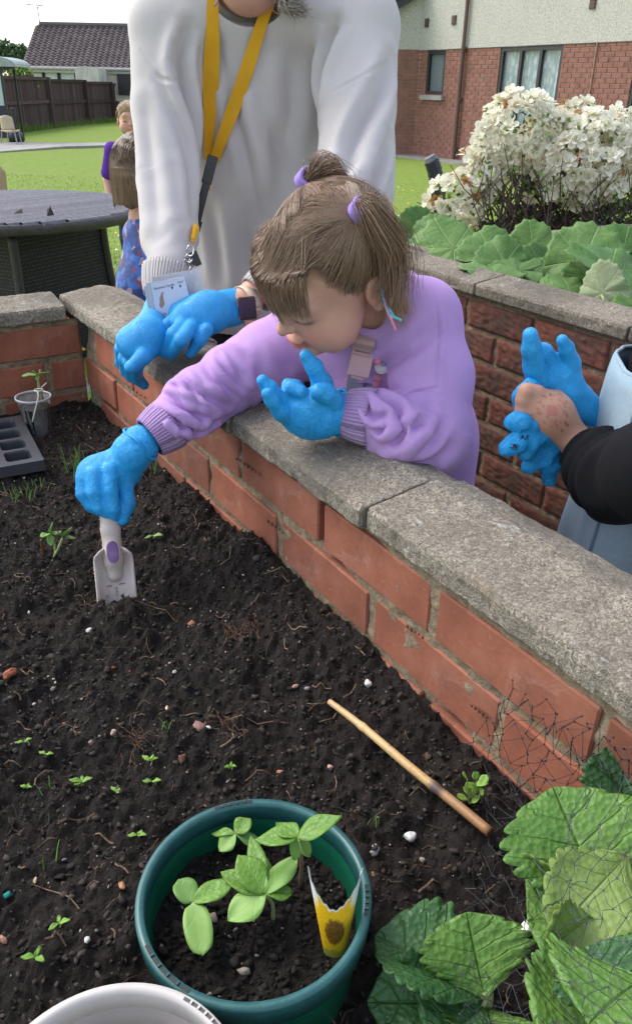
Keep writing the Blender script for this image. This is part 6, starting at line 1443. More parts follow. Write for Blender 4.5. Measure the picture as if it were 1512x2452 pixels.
# ================================================================== PEOPLE
from mathutils.bvhtree import BVHTree
def cv(r, u, b): return r*RGT+u*UPV-b*FWD
def proj(P):
    v = np.asarray(P)-CAMP; k = v@FWD; return CX+FPX*(v@RGT)/k, CY-FPX*(v@UPV)/k
MAT['skin'] = m_skin(); MAT['glove'] = m_glove(); MAT['hair'] = m_hair('hair_strands'); MAT['hair_base'] = simple('hair_base', (1, 1, 1), .95, .1, 90, attr=True, spec=.05)
MAT['lilac'] = m_fleece('lilac_fleece', (.475, .295, .58)); MAT['cream'] = m_knit('cream_ribbed_knit', (.565, .52, .505), 120, .16)
def m_rib(name, c, n=1.0):
    s = NT(name); w = s.n('ShaderNodeTexWave', bands_direction='X'); s.l(s.co.outputs['UV'], w.inputs['Vector']); s.set(w, Scale=n, Distortion=.0)
    col = s.mix(s.ramp(w.outputs['Fac'], [(0, .30), (.6, 0.0)]), c, tuple(x*.5 for x in c)); return s.done(col, .9, s.bump(w.outputs['Fac'], .8, .003), .15, Sheen_Weight=.25)
MAT['lilac_rib'] = m_rib('lilac_rib', (.47, .29, .57), 2.4); MAT['cream_rib'] = m_rib('cream_rib', (.58, .535, .51), 2.6); MAT['black_rib'] = m_rib('black_rib', (.012, .012, .014), 2.4)
MAT['black_cloth'] = m_fleece('black_fleece', (.0085, .0085, .010)); MAT['denim'] = None
def _dn():
    s = NT('washed_denim'); n = s.noise(7, 5, .65); w = s.noise(420, 3, .7)
    c = s.ramp(n, [(.3, (.27, .37, .44)), (.7, (.40, .50, .565))]); c = s.mix(s.ramp(w, [(.35, .25), (.55, 0.0)]), c, (.17, .26, .34)); MAT['denim'] = s.done(c, .9, s.bump(w, .3, .001, s.bump(s.noise(26, 4), .25, .006)), .15)
_dn()
def solid(name, F, mat, root, col=None, smooth=True, rel=1, disp=None, uv=None):
    v, q = F.mesh()
    if rel: v = relax(v, q, rel)
    if disp is not None: v = disp(v, vnormals(v, q), q) if disp.__code__.co_argcount == 3 else disp(v, vnormals(v, q))
    if rel and disp is not None: v = relax(v, q, 1, .35)
    o = mesh(name, v, q, mat, None, smooth, col=None if col is None else col(v), uv=None if uv is None else uv(v)); adopt(root, o); return o
def bvh_of(o):
    me = o.data; return BVHTree.FromPolygons([v.co[:] for v in me.vertices], [p.vertices[:] for p in me.polygons])
def hit(b, x, y, off=.003):
    d = Vector(nrm(ray(x, y))); loc, n, i, dist = b.ray_cast(Vector(CAMP), d)
    if loc is None: return None
    return np.array(loc)-np.array(d)*off
def ribbon(pts, w, side=None, th=.0015, taper=None):
    """flat band along pts; width measured across the line of sight"""
    pts = np.asarray(pts); t = np.gradient(pts, axis=0); V = []
    for i, p in enumerate(pts):
        vd = nrm(p-CAMP) if side is None else None; s = nrm(np.cross(t[i], vd)) if side is None else nrm(side); n = nrm(np.cross(s, t[i])); n = n if n@(CAMP-p) > 0 else -n
        ww = w*(1 if taper is None else taper[i])/2; V += [p-s*ww, p+s*ww, p+s*ww+n*th, p-s*ww+n*th]
    m = len(pts); F = [(i*4+k, i*4+(k+1) % 4, (i+1)*4+(k+1) % 4, (i+1)*4+k) for i in range(m-1) for k in range(4)]+[(0, 3, 2, 1), ((m-1)*4, (m-1)*4+1, (m-1)*4+2, (m-1)*4+3)]
    return V, F
def cuff(name, root, a, b, ra, rb, mat, sq=None, n=48, m=8):
    """ribbed cuff from a to b, open tube with thickness"""
    a, b = np.asarray(a), np.asarray(b); t = np.linspace(0, 1, m); rr = ra+(rb-ra)*t+.0018*np.sin(t*math.pi); v, f = tube(a+(b-a)*t[:, None], rr, n, False)
    k = np.tile(np.arange(n), m); ctr = np.repeat(a+(b-a)*t[:, None], n, 0); v = ctr+(v-ctr)*(1+.022*np.where(k % 2, 1, -1))[:, None]
    o = mesh(name, v, f, mat, None, True, uv=np.stack([k/n*6.283, np.repeat(t, n)], 1)); q = o.modifiers.new('t', 'SOLIDIFY'); q.thickness = .003; q.offset = -1; adopt(root, o); return o
def sleeve_folds(P, rs, amp, N, seed, lo=0, hi=1, twist=.35):
    """rings of soft folds round a bent sleeve: returns a displacement function"""
    P = np.asarray(P)
    def fn(v, n):
        d, t = polyd(v, P); k = (t*(len(P)-1)).astype(int).clip(0, len(P)-2); ax = (P[k+1]-P[k]); ax /= np.linalg.norm(ax, axis=1)[:, None]; c = P[k]+ax*((v-P[k])*ax).sum(1)[:, None]; r = v-c
        u = np.cross(ax, A(.3, .5, .8)); u /= np.linalg.norm(u, axis=1)[:, None]; w = np.cross(ax, u); th = np.arctan2((r*w).sum(1), (r*u).sum(1))
        q = np.stack([v[:, 0], v[:, 1], v[:, 2]], 1)*14+seed; ph = t*N+twist*np.sin(th+seed)+.20*np.sin(2*th+seed*2.3)+.55*noise3(q)
        wv = np.sin(2*np.pi*ph); wv = np.where(wv > 0, wv**.8 if False else np.abs(wv)**.7, -np.abs(wv)**1.6*.8)
        env = np.clip((t-lo)/.12, 0, 1)*np.clip((hi-t)/.06, 0, 1)*(.35+.65*np.clip(noise3(q*.5+5)*1.2+.6, 0, 1)); lim = np.interp(t, np.linspace(0, 1, len(rs)), rs)
        near = np.clip(1.7-d/np.maximum(lim, 1e-4)*.85, 0, 1)
        return v+n*(amp*wv*env*near)[:, None]
    return fn

def px_creases(v, q, lines):
    """press folds along sight lines met with the cloth itself; lines: (points, depth, width, roll)"""
    B = BVHTree.FromPolygons([tuple(x) for x in v], [tuple(int(i) for i in f) for f in q])
    for pts, a, w, b in lines:
        L = [h for h in (hit(B, x, y, 0) for x, y in spline([(x, y, 0) for x, y in pts], 14)[:, :2]) if h is not None]
        # keep the run on one surface
        R_ = [L[0]] if L else []
        for p in L[1:]:
            if np.linalg.norm(p-R_[-1]) < .09: R_.append(p)
        if len(R_) > 2: v = crease(v, vnormals(v, q), R_, a, w, b)
    return v
def _z5(L): return [((250+x/1.3745)*.6222, (950+y/1.3745)*.6222) for x, y in L]
def _z4(L): return [(559.8+.3786*x, 373.2+.3786*y) for x, y in L]
GIRL_FOLDS = [(_z5(L), a*1.35, w*.9, b) for L, a, w, b in (
    ([(470, 770), (560, 800), (650, 880), (770, 905)], .0060, .0050, .9), ([(455, 850), (560, 905), (700, 965), (800, 930)], .0065, .0055, .9), ([(620, 690), (700, 770), (860, 850)], .0055, .0060, .8),
    ([(800, 570), (840, 640), (890, 710), (980, 770)], .0050, .0050, .9), ([(500, 880), (535, 970), (560, 1045)], .0060, .0050, .8), ([(600, 920), (625, 1000), (650, 1060)], .0050, .0050, .8), ([(540, 730), (640, 760), (720, 830)], .0045, .0045, .9),
    ([(740, 620), (790, 700), (900, 780)], .0035, .0060, .8), ([(430, 800), (470, 860), (500, 920)], .0050, .0045, .9), ([(900, 540), (1000, 620), (1080, 740)], .0030, .0100, .6), ([(690, 880), (740, 930), (860, 900)], .0035, .0060, .7))]
GIRL_FOLDS += [(_z4(L), a*1.35, w*.9, b) for L, a, w, b in (
    ([(890, 1480), (960, 1540), (1035, 1600), (1055, 1720), (1000, 1800)], .0075, .0060, .9), ([(830, 1540), (850, 1620), (900, 1660), (960, 1640)], .0060, .0050, .9), ([(950, 1850), (1050, 1790), (1150, 1700), (1230, 1680)], .0070, .0070, .8),
    ([(1060, 1520), (1180, 1490), (1290, 1470)], .0028, .0028, .8), ([(1270, 900), (1300, 1080), (1290, 1280), (1290, 1470)], .0022, .0024, .8), ([(940, 1380), (1080, 1220), (1250, 1090)], .0040, .0120, .6), ([(720, 1790), (850, 1840), (980, 1830)], .0060, .0060, .8),
    ([(1130, 1920), (1240, 1820), (1310, 1700)], .0050, .0080, .7), ([(780, 1480), (830, 1450), (900, 1470)], .0050, .0050, .9), ([(1000, 1960), (1150, 1960), (1300, 1900), (1390, 1800)], .0045, .0120, .6), ([(880, 1700), (940, 1740), (1010, 1720)], .0045, .0050, .8))]
# ------------------------------------------------------------------ head
def head_ops(f, R, c, s=1.0, age=0, neck=None, nr=.035):
    P = lambda x, y, z: c+R@(A(x, y, z)*s); E = lambda p, r, k, mode='u', RR=None: f.ell(P(*p), A(*r)*s, R if RR is None else R@RR, k*s, mode)
    E((0, .012, .014), (.070, .084, .076), .01); E((0, -.026, -.036), (.057, .058, .069), .02)
    for sx in (-1, 1): E((sx*.034, -.045, -.054), (.032, .034, .036), .02)
    E((0, -.064, -.090), (.020, .019, .016), .016); E((0, -.070, .010), (.050, .018, .030), .02)
    for sx in (-1, 1):
        E((sx*.029, -.092, -.010), (.017, .013, .010), .010, 's'); E((sx*.029, -.0705, -.012), (.0135, .0125, .0105), .004)
    f.cone(P(0, -.080, -.012), P(0, -.0950, -.0335), .0060*s, .0078*s, .008*s); E((0, -.0955, -.0360), (.0085, .0082, .0068), .004)
    for sx in (-1, 1): E((sx*.0082, -.0875, -.0380), (.0056, .0062, .005), .003)
    E((0, -.0850, -.0605), (.0165, .0105, .0054), .003); E((0, -.0835, -.0698), (.0145, .0110, .0058), .003); E((0, -.0935, -.0652), (.015, .004, .0013), .0015, 's')
    for sx in (-1, 1):
        E((sx*.0715, .012, -.022), (.0062, .0165, .0245), .005); E((sx*.0785, .009, -.019), (.0045, .0095, .0150), .003, 's'); E((sx*.073, .008, -.043), (.006, .007, .008), .004)
    if neck is not None: f.chain([P(0, .022, -.06), P(0, .026, -.088), neck], [nr*1.12*s, nr*s, nr*1.15*s], .014*s)
def head_color(v, R, c, s=1.0, shade=1.0):
    q = ((v-c)@R)/s; col = np.ones((len(v), 3)); x, y, z = np.abs(q[:, 0]), q[:, 1], q[:, 2]
    def blend(w, t): col[:] = col*(1-w[:, None])+np.array(t)*w[:, None]
    blend(.75*np.exp(-(((x-.038)/.018)**2+((z+.045)/.017)**2))*(y < -.015), (1.02, .70, .66)); blend(.10+.10*noise3(q*60), (.95, .80, .76))
    blend(.9*np.exp(-((x/.0175)**4+((z+.0652)/.0085)**4))*(y < -.065), (.84, .46, .46))
    blend(.45*np.exp(-((x/.011)**2+((z+.037)/.010)**2))*(y < -.08), (1.0, .76, .72))
    blend(.9*np.exp(-(((x-.030)/.0145)**4+((z+.0200-.10*(x-.03))/.0030)**2))*(y < -.05), (.16, .10, .08)); blend(.35*np.exp(-(((x-.030)/.014)**4+((z+.0110)/.006)**2))*(y < -.05), (.92, .74, .72))
    blend(.55*np.exp(-(((x-.031)/.016)**4+((z-.010-.15*(x-.03))/.0032)**2))*(y < -.05), (.42, .28, .20))
    blend(.5*np.exp(-(((x-.074)/.008)**2+((z+.022)/.024)**2))*(np.abs(y-.01) < .03), (1.0, .74, .70))
    return col*shade
def hairline(x, y): return np.where(y < .0, np.maximum(-.034, .030-1.1*np.maximum(0, x-.040)-.95*np.maximum(0, y+.060)), -.034-.55*np.maximum(0, y))
def strands(name, root, paths, cols, r0=.0007, mat=None):
    """hair: thin three-sided locks along the given paths"""
    V = []; F = []; C = []; n = 0
    paths = np.asarray(paths); N, m, _ = paths.shape
    t = np.gradient(paths, axis=1); t /= np.linalg.norm(t, axis=2)[..., None]+1e-12; u = np.cross(t, A(.31, .52, .8)); u /= np.linalg.norm(u, axis=2)[..., None]+1e-12; w = np.cross(t, u)
    rad = (r0*np.linspace(1.0, .45, m)[None, :, None]*np.linspace(.75, 1.3, N)[np.random.default_rng(1).permutation(N)][:, None, None])
    ring = np.stack([paths+rad*(math.cos(a)*u+math.sin(a)*w) for a in (0, 2.094, 4.189)], 2)      # N,m,3,3
    V = ring.reshape(-1, 3); i, j, k = np.meshgrid(np.arange(N), np.arange(m-1), np.arange(3), indexing='ij'); b = i*m*3+j*3
    F = np.stack([b+k, b+(k+1) % 3, b+3+(k+1) % 3, b+3+k], -1).reshape(-1, 4)
    C = np.repeat(np.asarray(cols), m*3, 0).reshape(N, m, 3, 3); C = (C*np.linspace(.82, 1.12, m)[None, :, None, None]).reshape(-1, 3)
    o = mesh(name, V, F, mat or MAT['hair'], None, True, C); adopt(root, o); return o
def hair_cols(n, base, rg, var=.28):
    return np.asarray(base)*(1+rg.normal(0, var, (n, 1))).clip(.45, 1.7)*(1+rg.normal(0, .04, (n, 3)))

# ------------------------------------------------------------------ the girl
def girl():
    Ld = nrm(A(.60, -.555, .575)); Fd = A(-.715, -.665, .12); Fd = nrm(Fd-Ld*(Fd@Ld)); Ud = np.cross(Ld, -Fd)
    R = np.stack([cv(*Ld), cv(*(-Fd)), cv(*Ud)], 1); HC = at(786, 629, 1.03); s = .99
    foot = A(.20, 1.22, 0)
    root = empty('person', foot, 'young child in a lilac sweatshirt and blue gloves, leaning over the wall with a trowel', 'person')
    neckb = at(880, 752, 1.11); SL = at(1000, 770, 1.07); SR = at(725, 815, 1.19); chest = at(905, 900, 1.17); pel = at(1005, 1190, 1.21)
    EL = at(1035, 1050, .985); WL = onz(838, 992, .872); ER = at(560, 905, 1.125); WR = at(345, 1058, 1.035)
    # body: one skin, head to feet
    f = Field((-.36, .86, .50), (.32, 1.38, 1.20), .0024)
    f.chain([neckb, chest, pel], [.05, .075, .08], .03); f.chain([SL, neckb, SR], [.04, .045, .04], .02)
    f.chain([SL, EL, WL], [.03, .026, .019], .01); f.chain([SR, ER, WR], [.03, .026, .0195], .01); f.cone(WR, at(300, 1098, 1.02), .0195, .017, .008); f.cone(WL, onz(770, 985, .872), .019, .02, .008)
    head_ops(f, R, HC, s, neck=neckb+cv(0, .0, .0))
    def gcol(v):
        c = head_color(v, R, HC, s); q = ((v-HC)@R)/s; d = q-A(0, .012, .014); x, y, z = np.abs(d[:, 0]), d[:, 1], d[:, 2]
        # hair roots: soft edge from brow to temple to the back of the ear
        edge = hairline(x, y); w = np.clip((z-edge)/.022+.30*noise3(q*120), 0, 1)*(np.linalg.norm(d, axis=1) < .12)*(np.abs(q[:, 0]) < .0735)
        return c*(1-w[:, None])+A(.34, .32, .31)*w[:, None]
    solid('body', f, MAT['skin'], root, gcol, rel=1)
    # sweatshirt
    f = Field((-.34, .84, .46), (.34, 1.40, 1.08), .0027)
    f.chain([at(882, 775, 1.12), at(930, 900, 1.17), at(972, 1050, 1.19), at(985, 1230, 1.20)], [.085, .106, .112, .112], .04, sq=(NB, 1.12))
    f.chain([SL, at(905, 770, 1.12), SR], [.056, .062, .056], .03); f.cone(at(950, 705, 1.15), at(900, 730, 1.15), .032, .036, .03)
    upL = [SL, at(1032, 900, 1.03), EL, at(965, 1035, .965), onz(905, 1002, .872)]; rL = [.056, .054, .050, .047, .038]
    f.chain(upL, rL, .016)
    upR = [SR, at(640, 862, 1.16), ER, at(470, 965, 1.09), at(420, 1003, 1.065)]; rR = [.056, .055, .047, .046, .037]
    f.chain(upR, rR, .014)
    f.ell(at(905, 742, 1.09), A(.050, .052, .040), None, .012, 's')       # neck opening
    fl = sleeve_folds(upR, rR, .0020, 6.5, 3, .30, .985, .8); fl2 = sleeve_folds(upL, rL, .0020, 5.5, 8, .34, .985, .9)
    def disp(v, n, q):
        v = fl2(fl(v, n), n); v = v+n*(.003*noise3(v*9+4))[:, None]; v = px_creases(v, q, GIRL_FOLDS)
        for (pts, a, w) in (([(1045, 740, 1.02), (1062, 850, 1.0), (1070, 960, .99)], .002, .003), ([(930, 935, 1.0), (990, 945, .98), (1068, 965, .97)], .0045, .006), ([(880, 920, 1.04), (905, 960, 1.0), (935, 1000, .95)], .006, .007), ([(900, 880, 1.05), (985, 850, 1.0), (1040, 800, 1.0)], .004, .010), ([(960, 1010, .95), (1010, 985, .95), (1060, 1000, .95)], .006, .009), ([(1000, 1120, 1.08), (1060, 1060, 1.05), (1085, 1000, 1.05)], .006, .012), ([(640, 800, 1.14), (660, 860, 1.12), (720, 900, 1.1)], .004, .010), ([(540, 850, 1.1), (590, 920, 1.07), (650, 960, 1.06)], .006, .008)):
            v = crease(v, n, [at(*p) for p in pts], a, w)
        return v
    sw = solid('sweatshirt', f, MAT['lilac'], root, rel=1, disp=disp); B = bvh_of(sw)
    cuff('cuff', root, at(408, 1013, 1.058), at(358, 1048, 1.038), .0375, .0300, MAT['lilac_rib']); cuff('cuff', root, onz(895, 1001, .872), onz(828, 990, .872), .0385, .0310, MAT['lilac_rib'])
    # hem and trousers below the wall
    f = Field((.0, 1.0, 0), (.42, 1.46, .62), .007)
    for k in (-1, 1): h = A(pel[0], pel[1], .56)+D3*k*.05; f.chain([h, A(foot[0], foot[1], .32)+D3*k*.055, A(foot[0], foot[1], .08)+D3*k*.06], [.085, .06, .05], .03)
    solid('trousers', f, simple('grey_trousers', (.12, .13, .16), .9), root)
    for k in (-1, 1):
        f = Field(A(foot[0], foot[1], 0)+D3*k*.06+A(-.13, -.12, -.01), A(foot[0], foot[1], 0)+D3*k*.06+A(.08, .08, .10), .006); f.cone(A(foot[0], foot[1], .035)+D3*k*.06, A(foot[0], foot[1], .028)+D3*k*.06+NB*.10, .036, .028, .01); solid('shoe', f, simple('white_trainer', (.6, .58, .55), .6), root)
    # pinafore straps with buckle
    pk = m_fleece('dusty_pink_webbing', (.44, .29, .27)); pb = simple('dusty_pink_plastic', (.50, .29, .29), .4, .08); gr = m_fleece('grey_blue_webbing', (.33, .34, .42))
    def on(pts, off): return [h for h in (hit(B, x, y, off) for x, y in pts) if h is not None]
    st = spline(on([(888, 742), (882, 775), (873, 810), (866, 838)], .004), 16); v, fc = ribbon(st, .029, th=.002); adopt(root, mesh('shoulder_strap', v, fc, pk, None, False))
    st = spline(on([(858, 880), (852, 905), (848, 930), (846, 952)], .004), 10); v, fc = ribbon(st, .023, th=.002); adopt(root, mesh('shoulder_strap', v, fc, gr, None, False))
    p0, p1 = hit(B, 871, 832, .007), hit(B, 858, 892, .008)
    if p0 is not None and p1 is not None:
        ax = nrm(p1-p0); z = nrm(CAMP-p0); R3 = frame(z, ax); L = np.linalg.norm(p1-p0); bk = empty('buckle', (p0+p1)/2); 
        bk.parent = root; bk.matrix_parent_inverse = Matrix.Translation(-Vector(root.location))
        def bb(nm, c, sz, m):
            v, fc = bevel_box(sz, .0014, 2); o = mesh(nm, np.asarray(v)@R3.T+(p0+p1)/2+R3@np.asarray(c), fc, m); adopt(bk, o); o.matrix_parent_inverse = Matrix.Translation(-Vector((p0+p1)/2)); return o
        bb('buckle_plate', (.001, 0, .001), (L*.98, .030, .006), pb); bb('buckle_slot', (-L*.28, 0, .0045), (L*.10, .022, .002), simple('pink_groove', (.30, .15, .15), .5)); bb('buckle_rib', (-L*.14, 0, .0045), (L*.05, .024, .002), pb); bb('buckle_tongue', (L*.52, 0, -.001), (L*.18, .018, .004), pb)
    st = on([(722, 868), (728, 905), (738, 935)], .003)
    if len(st) > 2: v, fc = ribbon(spline(st, 8), .02, th=.002); adopt(root, mesh('shoulder_strap', v, fc, gr, None, False))
    pn = on([(730, 930), (780, 935), (840, 946), (870, 950)], .004)
    if len(pn) > 3: v, fc = ribbon(spline(pn, 10), .018, th=.002); adopt(root, mesh('bib', v, fc, gr, None, False))
    # embroidered motif and scalloped trim by the strap
    for (x, y, r_, c) in ((913, 878, .010, (.62, .58, .55)), (903, 865, .005, (.62, .20, .26)), (905, 905, .006, (.60, .22, .27)), (900, 920, .005, (.60, .22, .27)), (836, 912, .006, (.58, .20, .26)), (918, 872, .003, (.22, .22, .30)), (909, 884, .003, (.22, .22, .30))):
        h = hit(B, x, y, .002 if r_ > .004 else .0045)
        if h is None: continue
        v, fc = lathe([(.0003, .0018), (r_*.6, .0016), (r_, 0)], 14); adopt(root, mesh('motif', v@frame(CAMP-h).T+h, fc, simple('motif_thread', c, .8)))
    # ---- hair
    rg = np.random.default_rng(44); rad = A(.0735, .0875, .0795)*s; ctr = A(0, .012, .014)*s
    W_ = lambda q: HC+np.asarray(q)@R.T
    f = Field((-.12, -.13, -.12), (.12, .13, .12), .0028)
    f.ell(ctr+A(0, .003, .003), rad*.975, None, .005); f.ell(A(0, .060, -.040)*s, A(.052, .035, .045)*s, None, .02)
    f.ell(A(0, -.105, -.035)*s, A(.085, .098, .078)*s, None, .006, 's'); f.ell(A(.075, -.012, -.052)*s, A(.03, .040, .036)*s, None, .006, 's'); f.ell(A(-.075, -.012, -.052)*s, A(.03, .040, .036)*s, None, .006, 's')
    f.ell(A(0, -.075, .0)*s, A(.12, .095, .055)*s, None, .006, 's'); v, q = f.mesh(); v = relax(v, q, 2); base = A(.105, .068, .045)
    adopt(root, mesh('hair_cap', W_(v), q, MAT['hair_base'], None, True, np.tile(base*1.5, (len(v), 1))*(1+.3*noise3(v*90))[:, None]))
    def surf(d, lift=1.0): d = np.asarray(d, float); d = d/np.linalg.norm(d, axis=-1)[..., None]; k = 1/np.sqrt(((d/rad)**2).sum(-1)); return ctr+d*(k*lift)[..., None]
    TL, TR = A(.0525, .036, .074)*s, A(-.0525, .036, .076)*s; m = 12; T = np.linspace(0, 1, m)[:, None]
    paths = []; cols = []
    def arc(a, b, lift0=1.0, lift1=1.03, jit=.012):
        da = nrm(a-ctr); db = nrm(b-ctr); w = rg.normal(0, jit, 3); d = da*(1-T)+db*T+np.sin(T*math.pi)*w; l = lift0+(lift1-lift0)*T[:, 0]+.012*np.sin(T[:, 0]*math.pi)
        return surf(d, l)
    # drawn back into the two ties
    while len(paths) < 4300:
        d = rg.normal(size=3); d /= np.linalg.norm(d); side = 1 if d[0] > 0 else -1
        p_ = surf(d, 1.0)-ctr
        if d[1] < -.66 or p_[2] < hairline(abs(p_[0]), p_[1])*s+.004+rg.normal(0, .003): continue
        tie = (TL if side > 0 else TR)+rg.normal(0, .004, 3); p = arc(surf(d, 1.0), tie, 1.005, 1.05); paths.append(p)
    nb_ = len(paths)
    # parting ridge: strands that start right at the mid line and sweep to a tie
    for i in range(800):
        yy = rg.uniform(-.055, .07); sd = rg.choice([-1, 1]); a = surf(nrm(A(sd*rg.uniform(.001, .012)+.006*math.sin(yy*190), yy, .075)), 1.012); paths.append(arc(a, (TL if sd > 0 else TR)+rg.normal(0, .004, 3), 1.012, 1.05))
    # fringe: from the crown forward over the brow, falling in uneven locks
    lk = [(rg.uniform(-1.35, .78), rg.normal(0, .010), rg.normal(0, .05)) for _ in range(90)]
    for i in range(3000):
        ang, dz, dw = lk[rg.integers(90)]; ang += rg.normal(0, .06)
        if ang > .25 and rg.uniform() < (ang-.25)*1.3: continue
        a = surf(nrm(A(.75*math.sin(ang)*rg.uniform(.05, .5), rg.uniform(-.055, -.012), .085)), 1.02)
        mid = surf(nrm(A(.80*math.sin(ang), -.92*math.cos(ang)-.12, .50)), 1.075+.01*rg.normal()); lo = .013-.016*max(0, ang-.45)+dz*1.1+rg.normal(0, .006)
        e = A(.068*math.sin(ang+dw*.4), -.024-.0705*math.cos(ang), lo)*s+rg.normal(0, .0012, 3); c2 = (mid+e)/2+nrm((mid+e)/2-ctr)*.0095; paths.append(spline([a, mid, c2, e], m))
    nf = len(paths)
    # tails
    def tail(pts, n, spread, tip):
        c = spline(pts, m)
        for i in range(n):
            o = rg.normal(0, 1, 3)*spread; w = rg.normal(0, 1, 3)*tip; prof = (.15+1.15*np.sin(np.clip(T[:, 0]*1.1, 0, 1)*math.pi*.75))[:, None]; paths.append(c+o*prof+w*T**2)
    toL = lambda x, y, Y: (at(x, y, Y)-HC)@R
    tail([TL, TL+(TL-ctr)*.22, toL(905, 532, .955), toL(936, 585, .965), toL(940, 640, .985), toL(925, 700, 1.0)], 800, .0065, .012)
    tail([TR, toL(752, 412, 1.03), toL(768, 400, 1.05), toL(795, 412, 1.07), toL(815, 445, 1.08)], 420, .0055, .007)
    tail([toL(925, 655, 1.03), toL(938, 690, 1.02), toL(950, 725, 1.015), toL(962, 758, 1.01)], 130, .006, .007)
    for i in range(60):  # flyaway hairs
        d = rg.normal(size=3); d[2] = abs(d[2]); d[1] = abs(d[1]); a = surf(d, 1.0); b = surf(nrm(d)+rg.normal(0, .35, 3), rg.uniform(1.03, 1.10)); paths.append(arc(a, b, 1.01, rg.uniform(1.03, 1.09), .05))
    P = np.array(paths); cols = hair_cols(len(P), base*2.95, rg, .2); cols[-190-60:-60] *= A(1.7, 1.6, 1.45)
    strands('hair', root, W_(P), cols, .00043)
    print('TIES', proj(W_(TL[None])[0]), proj(W_(TR[None])[0]), proj(W_(ctr[None])[0]))
    # ties
    tm = simple('purple_elastic', (.30, .20, .58), .7, .1, 200, .3, 300)
    for t0, ax in ((TL, TL-ctr), (TR, toL(752, 412, 1.03)-TR)):
        mb = MB(); Rf = frame(ax)
        for k in range(4):
            a = np.linspace(0, 2*math.pi, 22); o = t0+nrm(ax)*(.000+.0046*k); mb.tube([W_((o+Rf@A(.0112*math.cos(x), .0112*math.sin(x), .0012*math.sin(3*x+k)))[None])[0] for x in a], .0031, 8, False)
        adopt(root, mb.build('hair_tie', tm, smooth=True))
    # bright threads braided behind the ear
    mb = MB()
    for (pts, c) in (([(913, 690), (917, 715), (925, 735), (935, 750)], (.10, .35, .62)), ([(917, 712), (926, 745), (938, 770), (946, 790)], (.75, .30, .38)), ([(930, 738), (942, 758), (955, 764), (960, 768)], (.12, .55, .55)), ([(921, 728), (930, 752), (940, 762)], (.55, .45, .75))):
        mb.tube(spline([at(x, y, .985) for x, y in pts], 12), .0018, 6, col=c)
    adopt(root, mb.build('braided_thread', simple('thread', (1, 1, 1), .7, 0, attr=True), smooth=True, usecol=True))
    # ---- gloves
    g = lambda x, y, Y: at(x, y, Y)
    # right hand, closed over the trowel's handle
    T0 = lambda x, y, z: TROWEL_O+TROWEL_R@A(x, y, z); Lh = TROWEL_L
    f = Field((-.42, .86, .62), (-.16, 1.16, .92), .0019)
    dome = T0(.004, Lh+.034, .002); f.chain([at(338, 1062, 1.031), at(318, 1082, 1.026), dome+TROWEL_R@A(.020, .004, -.004)], [.027, .0255, .030], .012); f.ell(dome, A(.036, .030, .032), TROWEL_R, .010); f.ell(T0(-.010, Lh+.030, .006), A(.030, .030, .026), TROWEL_R, .008)
    for i, (ph, dx) in enumerate(((1.35, 0), (2.05, 0), (2.75, 0), (3.5, 0))):
        c, s_ = math.cos(ph), math.sin(ph); f.chain([T0(.030*c, Lh+.035-.003*i, .030*s_), T0(.031*c-.002, Lh+.008, .030*s_), T0(.024*c, Lh-.018+.004*i, .024*s_), T0(.017*c+.004, Lh-.026+.004*i, .020*s_)], [.0125, .0115, .0104, .0088], .003)
    f.chain([T0(.026, Lh+.02, .010), T0(.026, Lh-.012, .012), T0(.018, Lh-.034, .012)], [.0130, .0112, .0088], .004)
    def wrinkle(sc, am, sd):
        def fn(v, n):
            q = v*sc+sd; w = np.abs(noise3(q))+.5*np.abs(noise3(q*A(2.6, 1.2, 2.0)+3)); return v+n*(am*(.45-w)*1.25)[:, None]
        return fn
    solid('glove', f, MAT['glove'], root, rel=1, disp=wrinkle(40, .0014, 2))
    mb = MB(); c = at(338, 1062, 1.031); ax = nrm(at(318, 1082, 1.026)-c); a = np.linspace(0, 2*math.pi, 40); Rf = frame(ax); mb.tube([c+Rf@A(.0285*math.cos(t)*(1+.05*math.sin(5*t)), .0285*math.sin(t)*(1+.05*math.cos(4*t)), .003*math.sin(3*t)) for t in a], .0022, 8, False); adopt(root, mb.build('glove_edge', MAT['glove'], smooth=True))
    # left hand, cupped palm up above the coping
    Yw = onz(820, 990, .872)[1]; f = Field(at(600, 1060, Yw-.10)-A(.03, .03, .03), at(840, 840, Yw+.06)+A(.03, .05, .03), .0018)
    pl = [at(826, 988, Yw), at(790, 990, Yw-.008), at(742, 990, Yw-.012), at(712, 985, Yw-.010)]; f.chain(pl, [.0265, .027, .031, .027], .012, sq=(cv(.25, .8, -.5), 1.12)); f.ell(at(752, 1010, Yw-.010), A(.034, .026, .020), None, .012)
    f.ell(at(768, 955, Yw-.022), A(.022, .017, .016), None, .008)
    f.chain([at(706, 990, Yw-.012), at(672, 962, Yw-.022), at(645, 930, Yw-.026), at(629, 912, Yw-.028)], [.0145, .0118, .0100, .0078], .004)
    f.chain([at(700, 1005, Yw-.02), at(672, 985, Yw-.034), at(652, 960, Yw-.042), at(640, 942, Yw-.045)], [.0132, .0112, .0098, .0080], .0035)
    f.chain([at(716, 965, Yw-.006), at(695, 938, Yw-.006), at(700, 930, Yw-.018), at(722, 940, Yw-.026)], [.0132, .0112, .0102, .0085], .0035)
    f.chain([at(726, 955, Yw+.004), at(706, 930, Yw+.006), at(690, 922, Yw+.002)], [.0130, .0112, .0095], .0035)
    f.chain([at(782, 960, Yw-.006), at(770, 915, Yw-.010), at(752, 880, Yw-.012), at(732, 852, Yw-.012)], [.0155, .0128, .0108, .0080], .004)
    f.chain([at(795, 960, Yw-.024), at(778, 942, Yw-.034), at(764, 938, Yw-.038)], [.0142, .0130, .0110], .0035)
